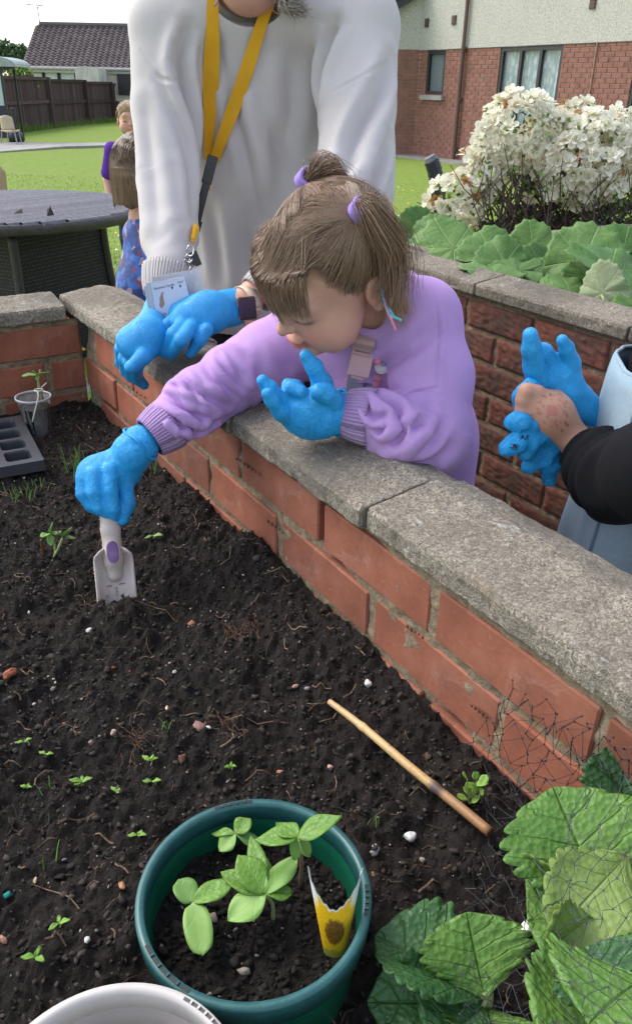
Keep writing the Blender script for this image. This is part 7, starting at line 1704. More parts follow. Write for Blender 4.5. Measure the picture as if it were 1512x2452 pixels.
    solid('glove', f, MAT['glove'], root, rel=1, disp=wrinkle(40, .0012, 7))
    mb = MB(); c = at(816, 988, Yw); ax = nrm(at(790, 990, Yw-.008)-c); Rf = frame(ax); mb.tube([c+Rf@A(.0295*math.cos(t)*(1+.06*math.sin(4*t)), .0295*math.sin(t), .003*math.sin(3*t)) for t in a], .0026, 8, False); mb.tube([c+ax*.008+Rf@A(.0285*math.cos(t), .0285*math.sin(t)*(1+.05*math.sin(3*t)), .003*math.cos(2*t)) for t in a], .0024, 8, False); adopt(root, mb.build('glove_edge', MAT['glove'], smooth=True))
girl()
# ------------------------------------------------------------------ the woman
def text_mesh(body, size):
    c = bpy.data.curves.new('t', 'FONT'); c.body = body; c.size = size; o = bpy.data.objects.new('t', c); COL.objects.link(o); bpy.context.view_layer.update()
    me = bpy.data.meshes.new_from_object(o.evaluated_get(bpy.context.evaluated_depsgraph_get())); v = np.array([x.co[:] for x in me.vertices]); f = [tuple(p.vertices) for p in me.polygons]
    bpy.data.objects.remove(o); bpy.data.meshes.remove(me); return v, f
def woman():
    foot = A(-.08, 1.98, 0)
    root = empty('person', foot, 'adult in a cream ribbed sweatshirt and blue gloves, leaning on the brick wall', 'person')
    S_L, S_R = at(412, 70, 1.74), at(856, 70, 1.74); nk = at(612, -60, 1.76); ch = at(620, 220, 1.83); hp = at(635, 720, 1.93)
    EL, WL = at(404, 430, 1.64), at(380, 745, 1.45); ER, WR = at(846, 455, 1.54), at(588, 724, 1.37)
    hl = onz(318, 815, .862)
    # body
    HC = at(592, -200, 1.72); Rh = np.stack([A(1, 0, 0), nrm(A(.10, .80, -.58)), nrm(A(0, .58, .80))], 1); Rh[:, 0] = nrm(np.cross(Rh[:, 1], Rh[:, 2])); sH = 1.14
    f = Field((-.50, 1.22, 0), (.46, 2.30, 1.72), .0072)
    f.chain([nk, ch+A(0, .03, 0), hp], [.05, .085, .10], .04, sq=(A(0, 1, .25), 1.5)); f.chain([S_L, nk, S_R], [.045, .048, .045], .03); f.chain([S_L, EL, WL], [.036, .030, .023], .02); f.chain([S_R, ER, WR], [.036, .030, .0255], .02); f.cone(WR, at(530, 738, 1.345), .0255, .022, .01); f.cone(WL, onz(352, 803, .882), .021, .019, .01)
    for k in (-1, 1): f.chain([hp+A(k*.09, 0, 0), A(foot[0]+k*.09, foot[1], .48), A(foot[0]+k*.09, foot[1]+.02, .07)], [.10, .06, .045], .03); f.cone(A(foot[0]+k*.09, foot[1], .05), A(foot[0]+k*.10, foot[1]-.15, .04), .045, .035, .02)
    head_ops(f, Rh, HC, sH, neck=nk, nr=.045)
    solid('body', f, MAT['skin'], root, lambda v: head_color(v, Rh, HC, sH), rel=1)
    # sweatshirt
    f = Field((-.48, 1.26, .74), (.46, 2.15, 1.56), .0042)
    f.chain([at(612, 60, 1.80), at(618, 240, 1.83), at(626, 480, 1.86), at(632, 700, 1.88)], [.152, .176, .190, .192], .05, sq=(A(0, 1, .25), 1.6))
    f.chain([S_L, at(520, 10, 1.77), at(720, 10, 1.77), S_R], [.072, .086, .086, .072], .04)
    aL = [S_L, at(404, 260, 1.70), EL, at(404, 570, 1.56), at(406, 636, 1.515)]; rL = [.072, .064, .058, .055, .048]; f.chain(aL, rL, .012)
    aR = [S_R, at(852, 260, 1.66), ER, at(765, 570, 1.465), at(700, 630, 1.425)]; rR = [.073, .070, .066, .054, .044]; f.chain(aR, rR, .012)
    f.ell(at(598, -34, 1.70), A(.070, .065, .060), None, .010, 's')
    fl = sleeve_folds(aL, rL, .0022, 4, 5, .35, .98, .6); fr_ = sleeve_folds(aR, rR, .0028, 5, 6, .40, .98, .8)
    def disp(v, n, q):
        v = fr_(fl(v, n), n); v = v+n*(.010*noise3(v*A(5, 5, 1.6)+2))[:, None]+n*(.0045*noise3(v*A(11, 11, 4)+9))[:, None]
        C_ = [([(520, 90), (545, 200), (600, 420), (650, 640)], .006, .013), ([(560, 110), (570, 180), (575, 260)], .004, .012), ([(800, 60), (770, 200), (752, 360), (735, 480)], .016, .013), ([(700, 120), (690, 300), (660, 520)], .007, .020), ([(452, 60), (430, 160), (470, 330), (492, 560), (485, 690)], .014, .011), ([(385, 190), (425, 290), (455, 400), (462, 520)], .006, .010), ([(640, 210), (655, 330), (700, 440)], .006, .018), ([(345, 250), (365, 420), (380, 560)], .005, .014), ([(800, 480), (850, 330), (900, 230), (935, 140)], .012, .014), ([(880, 500), (900, 420), (930, 330)], .008, .010), ([(760, 480), (800, 420), (850, 380)], .006, .012), ([(500, 480), (520, 600), (530, 690)], .006, .015), ([(600, 480), (600, 600), (610, 690)], .006, .02), ([(905, 480), (880, 560), (850, 600)], .008, .010)]
        v = px_creases(v, q, [(p, a_*1.5, w_, .7) for p, a_, w_ in C_])
        v = px_creases(v, q, [([(335, 120), (380, 185), (445, 195)], .0030, .0035, .6), ([(790, 222), (860, 185), (925, 150)], .0035, .0035, .6)])
        return v
    sw = solid('sweatshirt', f, MAT['cream'], root, rel=2, disp=disp, uv=lambda v: np.stack([v[:, 0]*1.0+.25*(v[:, 1]-2), v[:, 2]], 1)); B = bvh_of(sw)
    def on(pts, off): return [h for h in (hit(B, x, y, off) for x, y in pts) if h is not None]
    # collar band, cuffs, hem
    co = on([(500, 4), (522, 28), (560, 44), (600, 46), (634, 36), (668, 8)], -.006)
    if len(co) > 3: v, fc = tube(spline(co, 30), .018, 10, True, .6); adopt(root, mesh('collar', v, fc, MAT['cream_rib'], None, True, uv=np.stack([np.repeat(np.arange(30), 10)/30*6.28, np.tile(np.arange(10), 30)/10], 1)))
    cuff('cuff', root, at(690, 640, 1.42), at(612, 706, 1.38), .044, .034, MAT['cream_rib']); cuff('cuff', root, at(405, 650, 1.505), at(392, 712, 1.47), .0495, .037, MAT['cream_rib'])
    f = Field((-.42, 1.6, 0), (.32, 2.3, 1.0), .010)
    f.chain([hp+A(0, 0, .02), hp-A(0, 0, .1)], [.135, .135], .04)
    for k in (-1, 1): f.chain([hp+A(k*.09, 0, -.05), A(foot[0]+k*.09, foot[1], .48), A(foot[0]+k*.09, foot[1]+.02, .10)], [.115, .085, .07], .03)
    solid('trousers', f, simple('black_leggings', (.012, .012, .016), .8), root, rel=2)
    for k in (-1, 1):
        c = A(foot[0]+k*.09, foot[1], 0); f = Field(c+A(-.1, -.24, -.01), c+A(.1, .1, .14), .008); f.cone(c+A(0, 0, .05), c+A(k*.01, -.16, .042), .052, .042, .01); solid('shoe', f, simple('black_trainer', (.02, .02, .022), .5), root)
    # hair: pale lock falling into view
    rg = np.random.default_rng(3); P = []
    for i in range(260):
        a = at(672+rg.normal(0, 10), -70, 1.66+rg.normal(0, .01)); b = at(690+rg.normal(0, 14), 10+rg.normal(0, 9), 1.64+rg.normal(0, .012)); e = at(712+rg.normal(0, 16), 22+rg.normal(0, 14), 1.63+rg.normal(0, .015)); P.append(spline([a, a*.5+b*.5+A(.006, 0, 0), b, e], 10))
    rad = A(.083, .098, .090)
    for i in range(900):
        d = nrm(rg.normal(size=3)); 
        if d[1] < -.2 and d[2] < .5: continue
        a = HC+Rh@(d*rad); b = HC+Rh@(nrm(A(d[0], d[1]*.7+.3, d[2]-1.1))*rad*1.08); m_ = HC+Rh@(nrm(nrm((a-HC)@Rh)+nrm((b-HC)@Rh))*rad*1.06); P.append(spline([a, m_, b], 10))
    strands('hair', root, P, hair_cols(len(P), (.36, .32, .27), rg, .2), .0010)
    # gloves
    def rip(am, sd):
        def fn(v, n): q = v*34+sd; w = np.abs(noise3(q)); return v+n*(am*(.4-w))[:, None]
        return fn
    q = lambda x, y, z: onz(x, y, z)
    f = Field.around([q(386, 826, .868), q(455, 850, .855), at(580, 725, 1.37), q(432, 750, .915), at(572, 745, 1.36)], .05, .0022); vd = nrm(CAMP-q(480, 770, .9))
    f.chain([at(572, 733, 1.365), at(548, 738, 1.355), q(500, 748, .915), q(455, 765, .905)], [.0285, .028, .033, .030], .014, sq=(vd, 1.3))
    f.chain([q(470, 738, .915), q(432, 750, .905)], [.024, .020], .012)
    for (b, k1, t, r) in (((434, 750, .905), (402, 778, .895), (386, 826, .868), .0112), ((444, 767, .905), (416, 800, .893), (392, 843, .860), .0118), ((460, 781, .900), (433, 815, .888), (408, 850, .856), .0115), ((494, 790, .895), (478, 815, .880), (455, 845, .858), .0115)):
        f.chain([q(*b), q(*k1), q(*t)], [r*1.05, r*.95, r*.76], .0035)
    solid('glove', f, MAT['glove'], root, rel=1, disp=rip(.0012, 1))
    f = Field.around([onz(280, 800, .9), onz(345, 925, .785), at(392, 715, 1.48), onz(290, 870, .82), onz(370, 830, .87)], .05, .0023)
    q = lambda x, y, z: onz(x, y, z)
    f.chain([at(388, 718, 1.475), at(380, 752, 1.45), q(352, 805, .885), q(318, 818, .875)], [.028, .027, .030, .027], .012); f.chain([at(378, 780, 1.41), q(335, 832, .868)], [.027, .025], .012)
    for (b, k1, k2, t) in (((308, 806, .872), (291, 836, .850), (291, 868, .822), (302, 885, .806)), ((318, 826, .868), (300, 858, .846), (302, 888, .814), (318, 902, .798)), ((332, 838, .864), (312, 868, .842), (314, 900, .806), (334, 914, .792)), ((346, 846, .858), (326, 876, .838), (328, 905, .804), (345, 922, .788))):
        f.chain([q(*b), q(*k1), q(*k2), q(*t)], [.0128, .0115, .0102, .0084], .0035)
    f.chain([q(368, 832, .868), q(342, 856, .862), q(312, 880, .850)], [.0138, .0125, .0098], .006)
    solid('glove', f, MAT['glove'], root, rel=1, disp=rip(.0012, 4))
    # watch
    wc = at(592, 738, 1.338); ax = nrm(at(520, 742, 1.33)-at(600, 722, 1.375)); z = nrm(CAMP-wc+A(.15, 0, -.3)); R = frame(z, ax); wt = empty('wrist_watch', wc, 'square dark smart watch on a mesh strap on the adult wrist', 'watch')
    v, fc = bevel_box((.030, .038, .010), .004, 2); adopt(wt, mesh('watch_case', v@R.T+wc, fc, simple('dark_watch_glass', (.03, .025, .035), .15)))
    v, fc = bevel_box((.033, .041, .006), .003, 2); adopt(wt, mesh('case_edge', v@R.T+wc-R[:, 2]*.0035, fc, simple('rose_gold', (.62, .42, .28), .3, Metallic=.8)))
    v, fc = bevel_box((.018, .014, .006), .002, 1); adopt(wt, mesh('strap_lug', v@R.T+wc+R[:, 1]*.026-R[:, 2]*.004, fc, simple('gold_lug', (.72, .55, .32), .3, Metallic=.8)))
    a = np.linspace(0, 2*math.pi, 40); c0 = at(588, 727, 1.368); Rf = frame(ax); mb = []
    V = []; 
    for t in a:
        for w in (-.010, .010): V.append(c0+Rf@A(.0290*math.cos(t), .0290*math.sin(t), w))
    o = mesh('watch_strap', V, [(2*i, 2*i+1, 2*i+3, 2*i+2) for i in range(39)], simple('gold_mesh_strap', (.55, .45, .32), .45, .2, 400, .6, 700, Metallic=.3), None, True); q_ = o.modifiers.new('t', 'SOLIDIFY'); q_.thickness = .002; adopt(wt, o)
    # ---- lanyard
    ln = empty('lanyard', at(492, 430, 1.62), 'yellow lanyard with black buckle hanging from the neck of the adult', 'lanyard')
    yl = m_fleece('yellow_webbing', (.70, .36, .022), .12, .75)
    def strap(pts, w, nm, m, n=36, off=.006, tp=None, pre=()):
        p = on([(x, y) for x, y, _ in spline([(x, y, 0) for x, y in pts], 18)], off)
        k0 = len(p)-1
        while k0 > 0 and abs(p[k0-1][1]-p[k0][1]) < .035: k0 -= 1
        p = p[k0:]
        if pre and len(p): p = [p[0]+A(*e) for e in pre]+p
        if len(p) > 1:
            pp = spline(p, n+8); pp = np.stack([np.convolve(pp[:, k], np.ones(9)/9, 'valid') for k in range(3)], 1); v, fc = ribbon(pp, w, th=.0018, taper=tp); adopt(ln, mesh(nm, v, fc, m, None, False))
    strap([(510, 75), (507, 120), (504, 220), (500, 330), (494, 432)], .027, 'strap', yl, tp=np.interp(np.linspace(0, 1, 36), [0, .3, .6, 1], [.62, 1.0, 1.15, .55]), pre=[(.007, .05, .16), (.006, .02, .125), (.004, -.004, .09), (.003, -.010, .06), (.001, -.006, .03)])
    strap([(610, 105), (596, 150), (566, 240), (532, 330), (497, 432)], .026, 'strap', yl, off=.009, tp=np.interp(np.linspace(0, 1, 36), [0, .3, .7, 1], [.7, .95, 1.0, .72]), pre=[(.058, .05, .15), (.050, .02, .12), (.038, -.004, .09), (.025, -.010, .06), (.012, -.006, .03)])
    strap([(497, 420), (494, 445), (491, 462)], .017, 'strap', yl, 8, .010)
    bl = simple('black_plastic_clip', (.010, .010, .014), .35)
    p, q2 = hit(B, 490, 455, .012), hit(B, 474, 520, .014)
    R = frame(CAMP-p, q2-p); L = np.linalg.norm(q2-p)
    for (cx_, cy_, sx, sy) in ((-.36, 0, .30, .020), (0.0, 0, .45, .015), (.34, 0, .30, .021)):
        v, fc = bevel_box((L*sx, sy, .007), .002, 2); adopt(ln, mesh('buckle', v@R.T+(p+q2)/2+R@A(cx_*L, cy_, .002), fc, bl))
    strap([(475, 520), (468, 550), (462, 575), (458, 590)], .012, 'strap', yl, 10, .012, np.linspace(1.1, .5, 10)); strap([(470, 522), (464, 555), (458, 588)], .006, 'strap', yl, 10, .016)
    st = simple('silver_metal', (.55, .55, .56), .25, Metallic=.9); Yc = hit(B, 455, 600, .02)[1]
    mb = MB(); a = np.linspace(0, 2*math.pi, 18)
    for (x, y, r1, r2) in ((456, 600, .006, .010), (453, 618, .006, .008), (448, 634, .007, .011), (460, 632, .006, .010), (443, 648, .006, .008)):
        c = at(x, y, Yc-.01); mb.tube([c+RGT*r1*math.cos(t)+UPV*r2*math.sin(t)+A(0, .003*math.sin(2*t), 0) for t in a], .0016, 6, False)
    adopt(ln, mb.build('metal_clip', st, smooth=True)); mb = MB(); mb.box(at(467, 620, Yc-.008), (.016, .008, .026), frame(CAMP-at(467, 620, Yc), RGT+UPV*.4)[:, [0, 2, 1]]); adopt(ln, mb.build('black_tag', bl))
    # ---- cards
    cd = empty('picture_cards', at(400, 720, 1.36), 'bunch of small laminated picture cards hanging from the lanyard clip', 'cards')
    pap = simple('laminated_card', (.62, .62, .70), .25, .06, 20); edge = simple('card_edge', (.50, .50, .55), .4)
    def card(c4, nm, mat, th=.0012):
        v = np.array(c4); n = nrm(np.cross(v[1]-v[0], v[3]-v[0])); n = n if n@(CAMP-v[0]) > 0 else -n; V = np.vstack([v, v-n*th]); o = mesh(nm, V, [(0, 1, 2, 3), (7, 6, 5, 4), (0, 4, 5, 1), (1, 5, 6, 2), (2, 6, 7, 3), (3, 7, 4, 0)], mat); adopt(cd, o); return n
    yc = 1.345
    for k, (dx, dy, w, hh) in enumerate(((-8, 6, 0, 0), (4, -8, 6, 4), (-14, 14, 2, 0), (10, 2, 0, 3))):
        card([at(358+dx, 672+dy, yc+.012+.006*k), at(440+dx+w, 656+dy, yc+.014+.006*k), at(468+dx+w, 760+dy+hh, yc+.012+.006*k), at(384+dx, 800+dy+hh, yc+.010+.006*k)], 'card', edge)
    c4 = [at(361, 680, yc), at(441, 662, yc+.002), at(466, 765, yc), at(384, 805, yc)]; n = card(c4, 'card', pap)
    ex = (c4[1]-c4[0]); ey = (c4[3]-c4[0]); cw, chh = np.linalg.norm(ex), np.linalg.norm(ey)
    P2 = lambda u, w, off=.0006: c4[0]+ex*u+ey*w+n*off
    ink = simple('print_ink', (.06, .06, .08), .6); sk = simple('print_skin', (.42, .24, .16), .6); gy = simple('print_grey', (.18, .18, .2), .6)
    for (tx, u, w, sz) in (('Squeeze hands', .06, .12, .105), ('tool', .78, .10, .105), ('Make a friend', .56, .50, .105), ('scribble', .10, .62, .105)):
        v, fc = text_mesh(tx, sz*cw); v2 = np.array([P2(u, w)+nrm(ex)*x+(-nrm(ey))*y for x, y, _ in v]); adopt(cd, mesh('print', v2, fc, ink))
    def disc(u, w, a_, b_, m, rot=0, off=.0005):
        t = np.linspace(0, 2*math.pi, 18, endpoint=False); adopt(cd, mesh('print', [P2(u+a_*math.cos(x)*math.cos(rot)-b_*math.sin(x)*math.sin(rot), w+a_*math.cos(x)*math.sin(rot)+b_*math.sin(x)*math.cos(rot), off) for x in t], [tuple(range(18))], m))
    disc(.27, .32, .09, .15, ink, .35, .0004); disc(.27, .32, .078, .135, sk, .35, .0006); disc(.20, .42, .06, .06, sk, 0, .0007)
    for u in (.60, .84): disc(u, .22, .035, .05, sk); disc(u-.03, .34, .018, .06, gy, .2); disc(u+.03, .34, .018, .06, gy, -.2); disc(u, .15, .03, .025, ink)
    disc(.34, .78, .13, .10, ink, .5, .0003); disc(.34, .78, .118, .09, pap, .5, .0005); disc(.36, .86, .05, .07, sk, .2, .0007)
    for k in range(3): card([at(440+6*k, 655-4*k, 1.37+.004*k), at(462+10*k, 648-3*k, 1.375+.004*k), at(478+8*k, 735+4*k, 1.37+.004*k), at(462+5*k, 760, 1.37+.004*k)], 'clear_sleeve', m_glass('clear_sleeve', (.7, .7, .72), .1, .35))
woman()

# ------------------------------------------------------------------ the child at the right edge
def right_child():
    foot = A(.49, .93, 0)
    root = empty('person', foot, 'child in black sleeves and pale denim pinafore at the right edge', 'person')
    Y = .95; fist = at(1305, 985, Y); wr = at(1372, 1052, Y); el = at(1478, 1142, .865); sh = at(1650, 1085, .80)
    HC = A(.53, .93, 1.12); Rh = np.stack([A(0, -1, 0), A(1, 0, 0), A(0, 0, 1)], 1); neck = A(.53, .93, .97)
    f = Field((.14, .72, 0), (.74, 1.22, 1.26), .0034)
    f.chain([neck, A(.52, .95, .85), A(.50, .95, .55)], [.04, .08, .085], .03); f.chain([sh, el, wr, at(1340, 1020, Y)], [.03, .027, .0195, .021], .01)
    f.chain([at(1345, 1020, Y), at(1310, 990, Y), at(1285, 972, Y)], [.022, .026, .0235], .010, sq=(nrm(CAMP-fist), 1.15)); f.ell(at(1318, 992, Y), A(.030, .022, .028), None, .01)
    for (a, b, c, r) in (((1283, 940), (1259, 936), (1262, 950), .0098), ((1278, 962), (1252, 958), (1257, 972), .0100), ((1276, 986), (1250, 984), (1257, 998), .0098), ((1284, 1008), (1258, 1010), (1272, 1022), .0092)):
        f.chain([at(*a, Y-.003), at(*b, Y-.006), at(*c, Y+.012)], [r*1.12, r, r*.95], .0045)
    wr2 = at(1440, 1020, .99); f.chain([A(.50, 1.02, .88), at(1500, 1090, 1.0), wr2, at(1340, 920, .985)], [.03, .026, .019, .02], .01)
    for k in (-1, 1): f.chain([A(.50, .95+.05*k, .55), A(foot[0], foot[1]+.055*k, .3), A(foot[0], foot[1]+.055*k, .05)], [.065, .042, .03], .02); f.cone(A(foot[0], foot[1]+.055*k, .04), A(foot[0]-.09, foot[1]+.055*k, .03), .032, .024, .01)
    head_ops(f, Rh, HC, 1.02, neck=neck)
    rg = np.random.default_rng(15); dots = [((1270, 1004), 2.6, 1), ((1321, 984), 15.5, 0), ((1372-16, 1018), 3.2, 1), ((1342, 1029), 3.4, 1), ((1274, 1030-22), 3, 1), ((1317, 944), 2.8, 1), ((1370-15, 995), 3, 1), ((1352, 1012), 3, 1), ((1304, 1012), 2.4, 1)]
    for i in range(70):
        a = rg.uniform(0, 6.28); r = rg.uniform(20, 48); dots.append(((1321+r*math.cos(a)*1.05, 984+r*math.sin(a)*.9), rg.uniform(1.4, 2.5), 2))
    def col(v):
        c = head_color(v, Rh, HC, 1.02)*A(.93, .90, .86)
        k = (v-CAMP)@FWD; x = CX+FPX*((v-CAMP)@RGT)/k; y = CY-FPX*((v-CAMP)@UPV)/k; near = np.linalg.norm(v-fist, axis=1) < .07
        for (p, r, kind) in dots:
            d = np.hypot(x-p[0], y-p[1]); w = np.clip((r+1.2-d)/1.6, 0, 1)*near; t = {0: (.84, .60, .60), 1: (.55, .30, .20), 2: (.72, .52, .42)}[kind]; c = c*(1-w[:, None])+np.array(t)*w[:, None]
        return c
    # finer skin for the hand in view
    solid('body', f, MAT['skin'], root, col, rel=1)
    # sleeves
    f = Field((.18, .74, .50), (.72, 1.22, 1.05), .0042); up = [sh, at(1560, 1130, .79), el, at(1440, 1118, .90), at(1425, 1106, .925)]; rr = [.054, .053, .050, .043, .037]; f.chain(up, rr, .02)
    f.chain([A(.50, 1.03, .90), at(1520, 1110, 1.03), at(1470, 1050, 1.005)], [.058, .05, .04], .02); f.chain([A(.52, .88, .92), A(.52, 1.0, .92)], [.06, .06], .03); f.chain([A(.51, .945, .93), A(.51, .95, .62)], [.124, .124], .03)
    sf = sleeve_folds(up, rr, .0075, 5, 11, .25, .98, .5); solid('sweatshirt', f, MAT['black_cloth'], root, rel=2, disp=lambda v, n: sf(v, n)+n*(.003*noise3(v*12))[:, None])
    cuff('cuff', root, at(1412, 1092, .944), at(1368, 1062, .95), .036, .0275, MAT['black_rib']); cuff('cuff', root, at(1475, 1050, 1.004), at(1448, 1030, .995), .036, .027, MAT['black_rib'])
    # pinafore bib and skirt, a hanging sheet round the body
    n, m = 40, 34; V = []
    rg = np.random.default_rng(2)
    for j in range(m):
        t = j/(m-1); z = .955-.62*t
        for i in range(n):
            a = math.radians(95+215*i/(n-1)); rx = .135+.055*t; ry = .125+.05*t; fo = .016*t*math.sin(7*a+1.3+1.5*t)+.007*math.sin(11*a+2*t)*(.3+t)+.006*float(noise3(A(math.cos(a)*4, math.sin(a)*4, z*9))); V.append((.505+(rx+fo)*math.cos(a), .945+(ry+fo)*math.sin(a), z+.004*math.sin(5*a)))
    F = [(j*n+i, j*n+i+1, (j+1)*n+i+1, (j+1)*n+i) for j in range(m-1) for i in range(n-1)]
    o = mesh('pinafore', V, F, MAT['denim'], None, True); q = o.modifiers.new('t', 'SOLIDIFY'); q.thickness = .003; adopt(root, o)
    V = np.array(V).reshape(m, n, 3); mb = MB(); mb.tube(V[0, :, :]+A(0, 0, .001), .0028, 8); adopt(root, mb.build('bib_hem', MAT['denim'], smooth=True))
    for i in (6, 20, 33):
        mb = MB(); c = V[:, i, :]-A(.505, .945, 0); c[:, 2] = 0; c = c/np.linalg.norm(c, axis=1)[:, None]; mb.tube(V[:, i, :]+c*.003, .0022, 6); adopt(root, mb.build('seam', simple('dark_stitch', (.12, .17, .24), .9), smooth=True))
    f = Field((.38, .8, 0), (.64, 1.1, .60), .009)
    for k in (-1, 1): f.chain([A(.50, .95+.05*k, .5), A(foot[0], foot[1]+.055*k, .3), A(foot[0], foot[1]+.055*k, .06)], [.07, .05, .04], .02)
    solid('tights', f, simple('navy_tights', (.02, .025, .05), .9), root)
    rg = np.random.default_rng(5); P = []
    rad = A(.076, .090, .083)
    for i in range(900):
        d = nrm(rg.normal(size=3))
        if (d[1] < -.2 and d[2] < .45) or d[2] < -.7: continue
        a = HC+Rh@(d*rad); b = HC+Rh@(nrm(A(d[0], d[1]*.7+.3, d[2]-1.2))*rad*1.07); m_ = HC+Rh@(nrm(nrm((a-HC)@Rh)+nrm((b-HC)@Rh))*rad*1.05); P.append(spline([a, m_, b], 9))
    strands('hair', root, P, hair_cols(len(P), (.05, .03, .02), rg, .25), .0014)
    # worn glove behind the fist
    g = lambda x, y, Y_=.985: at(x, y, Y_)
    f = Field(at(1230, 1070, .93)-A(.03, .03, .03), at(1480, 780, 1.05)+A(.03, .03, .03), .0020)
    f.chain([g(1336, 900), g(1345, 945), g(1375, 975), g(1420, 1008), g(1442, 1025)], [.026, .029, .027, .023, .026], .012, sq=(nrm(CAMP-g(1340, 920)), 1.3)); f.ell(g(1318, 908), A(.026, .016, .022), None, .01)
    f.chain([g(1288, 915, .975), g(1276, 878, .968), g(1271, 835, .962), g(1268, 803, .962)], [.0145, .0128, .0120, .0095], .004)
    f.chain([g(1325, 890, .99), g(1318, 868, .985), g(1302, 843, .980), g(1292, 836, .978)], [.0138, .0122, .0106, .0085], .004)
    f.chain([g(1362, 905, .985), g(1367, 872, .980), g(1356, 838, .975), g(1346, 815, .973)], [.0145, .0115, .0096, .0076], .004)
    def rip(am, sd, sc=38):
        def fn(v, n): q = v*sc+sd; w = np.abs(noise3(q))+.5*np.abs(noise3(q*A(1.4, 2.4, 1.1)+5)); return v+n*(am*1.6*(.45-w))[:, None]
        return fn
    solid('glove', f, MAT['glove'], root, rel=1, disp=rip(.0012, 3))
    # the loose glove in the fist: limp fingers and an open wrist
    gl = empty('loose_glove', fist, 'empty crumpled blue glove dangling from the bare fist with soil on its fingers', 'glove')
    f = Field(at(1185, 1175, .90)-A(.03, .03, .03), at(1350, 930, 1.0)+A(.03, .03, .03), .0019); h = lambda x, y, Y_=.945: at(x, y, Y_)
    f.chain([h(1285, 1015), h(1275, 1050), h(1270, 1075)], [.020, .020, .015], .008, sq=(nrm(CAMP-fist), 1.7)); f.chain([h(1265, 1020, .935), h(1240, 1010, .93), h(1226, 1012, .93)], [.013, .0125, .0105], .005, sq=(nrm(CAMP-fist), 1.4))
    f.chain([h(1270, 1045, .935), h(1235, 1060, .925), h(1212, 1075, .922)], [.013, .0125, .0105], .005, sq=(nrm(CAMP-fist), 1.4)); f.chain([h(1295, 1045, .94), h(1268, 1062, .932), h(1255, 1085, .930)], [.013, .012, .010], .004, sq=(nrm(CAMP-fist), 1.4))
    f.chain([h(1300, 1050, .95), h(1290, 1090, .948), h(1265, 1115, .945)], [.018, .017, .011], .006, sq=(nrm(CAMP-fist), 1.8)); f.chain([h(1310, 1060, .95), h(1312, 1110, .95), h(1314, 1150, .95)], [.016, .0145, .009], .005, sq=(nrm(CAMP-fist), 1.8)); f.chain([h(1305, 1085, .95), h(1335, 1120, .95)], [.013, .008], .004, sq=(nrm(CAMP-fist), 1.6))
    f.ell(h(1302, 1100, .93), A(.012, .012, .022), None, .005, 's'); f.chain([h(1268, 928, .955), h(1246, 950, .958), h(1245, 975, .958)], [.012, .011, .009], .004)
    v, q = f.mesh(); v = relax(v, q, 1); v = rip(.0018, 8, 46)(v, vnormals(v, q)); o = mesh('glove_skin', v, q, MAT['glove'], None, True); adopt(gl, o); B = bvh_of(o)
    rg = np.random.default_rng(6); mb = MB()
    for (x0, y0, nn) in ((1230, 1070, 26), (1258, 1046, 18)):
        for i in range(nn):
            p = hit(B, x0+rg.normal(0, 5), y0+rg.normal(0, 4), .0004)
            if p is not None: v0, f0 = ico(1); mb.add(v0*rg.uniform(.0005, .0013)+p, f0)
    adopt(gl, mb.build('soil_smear', simple('wet_soil', (.012, .011, .012), .6)))
right_child()

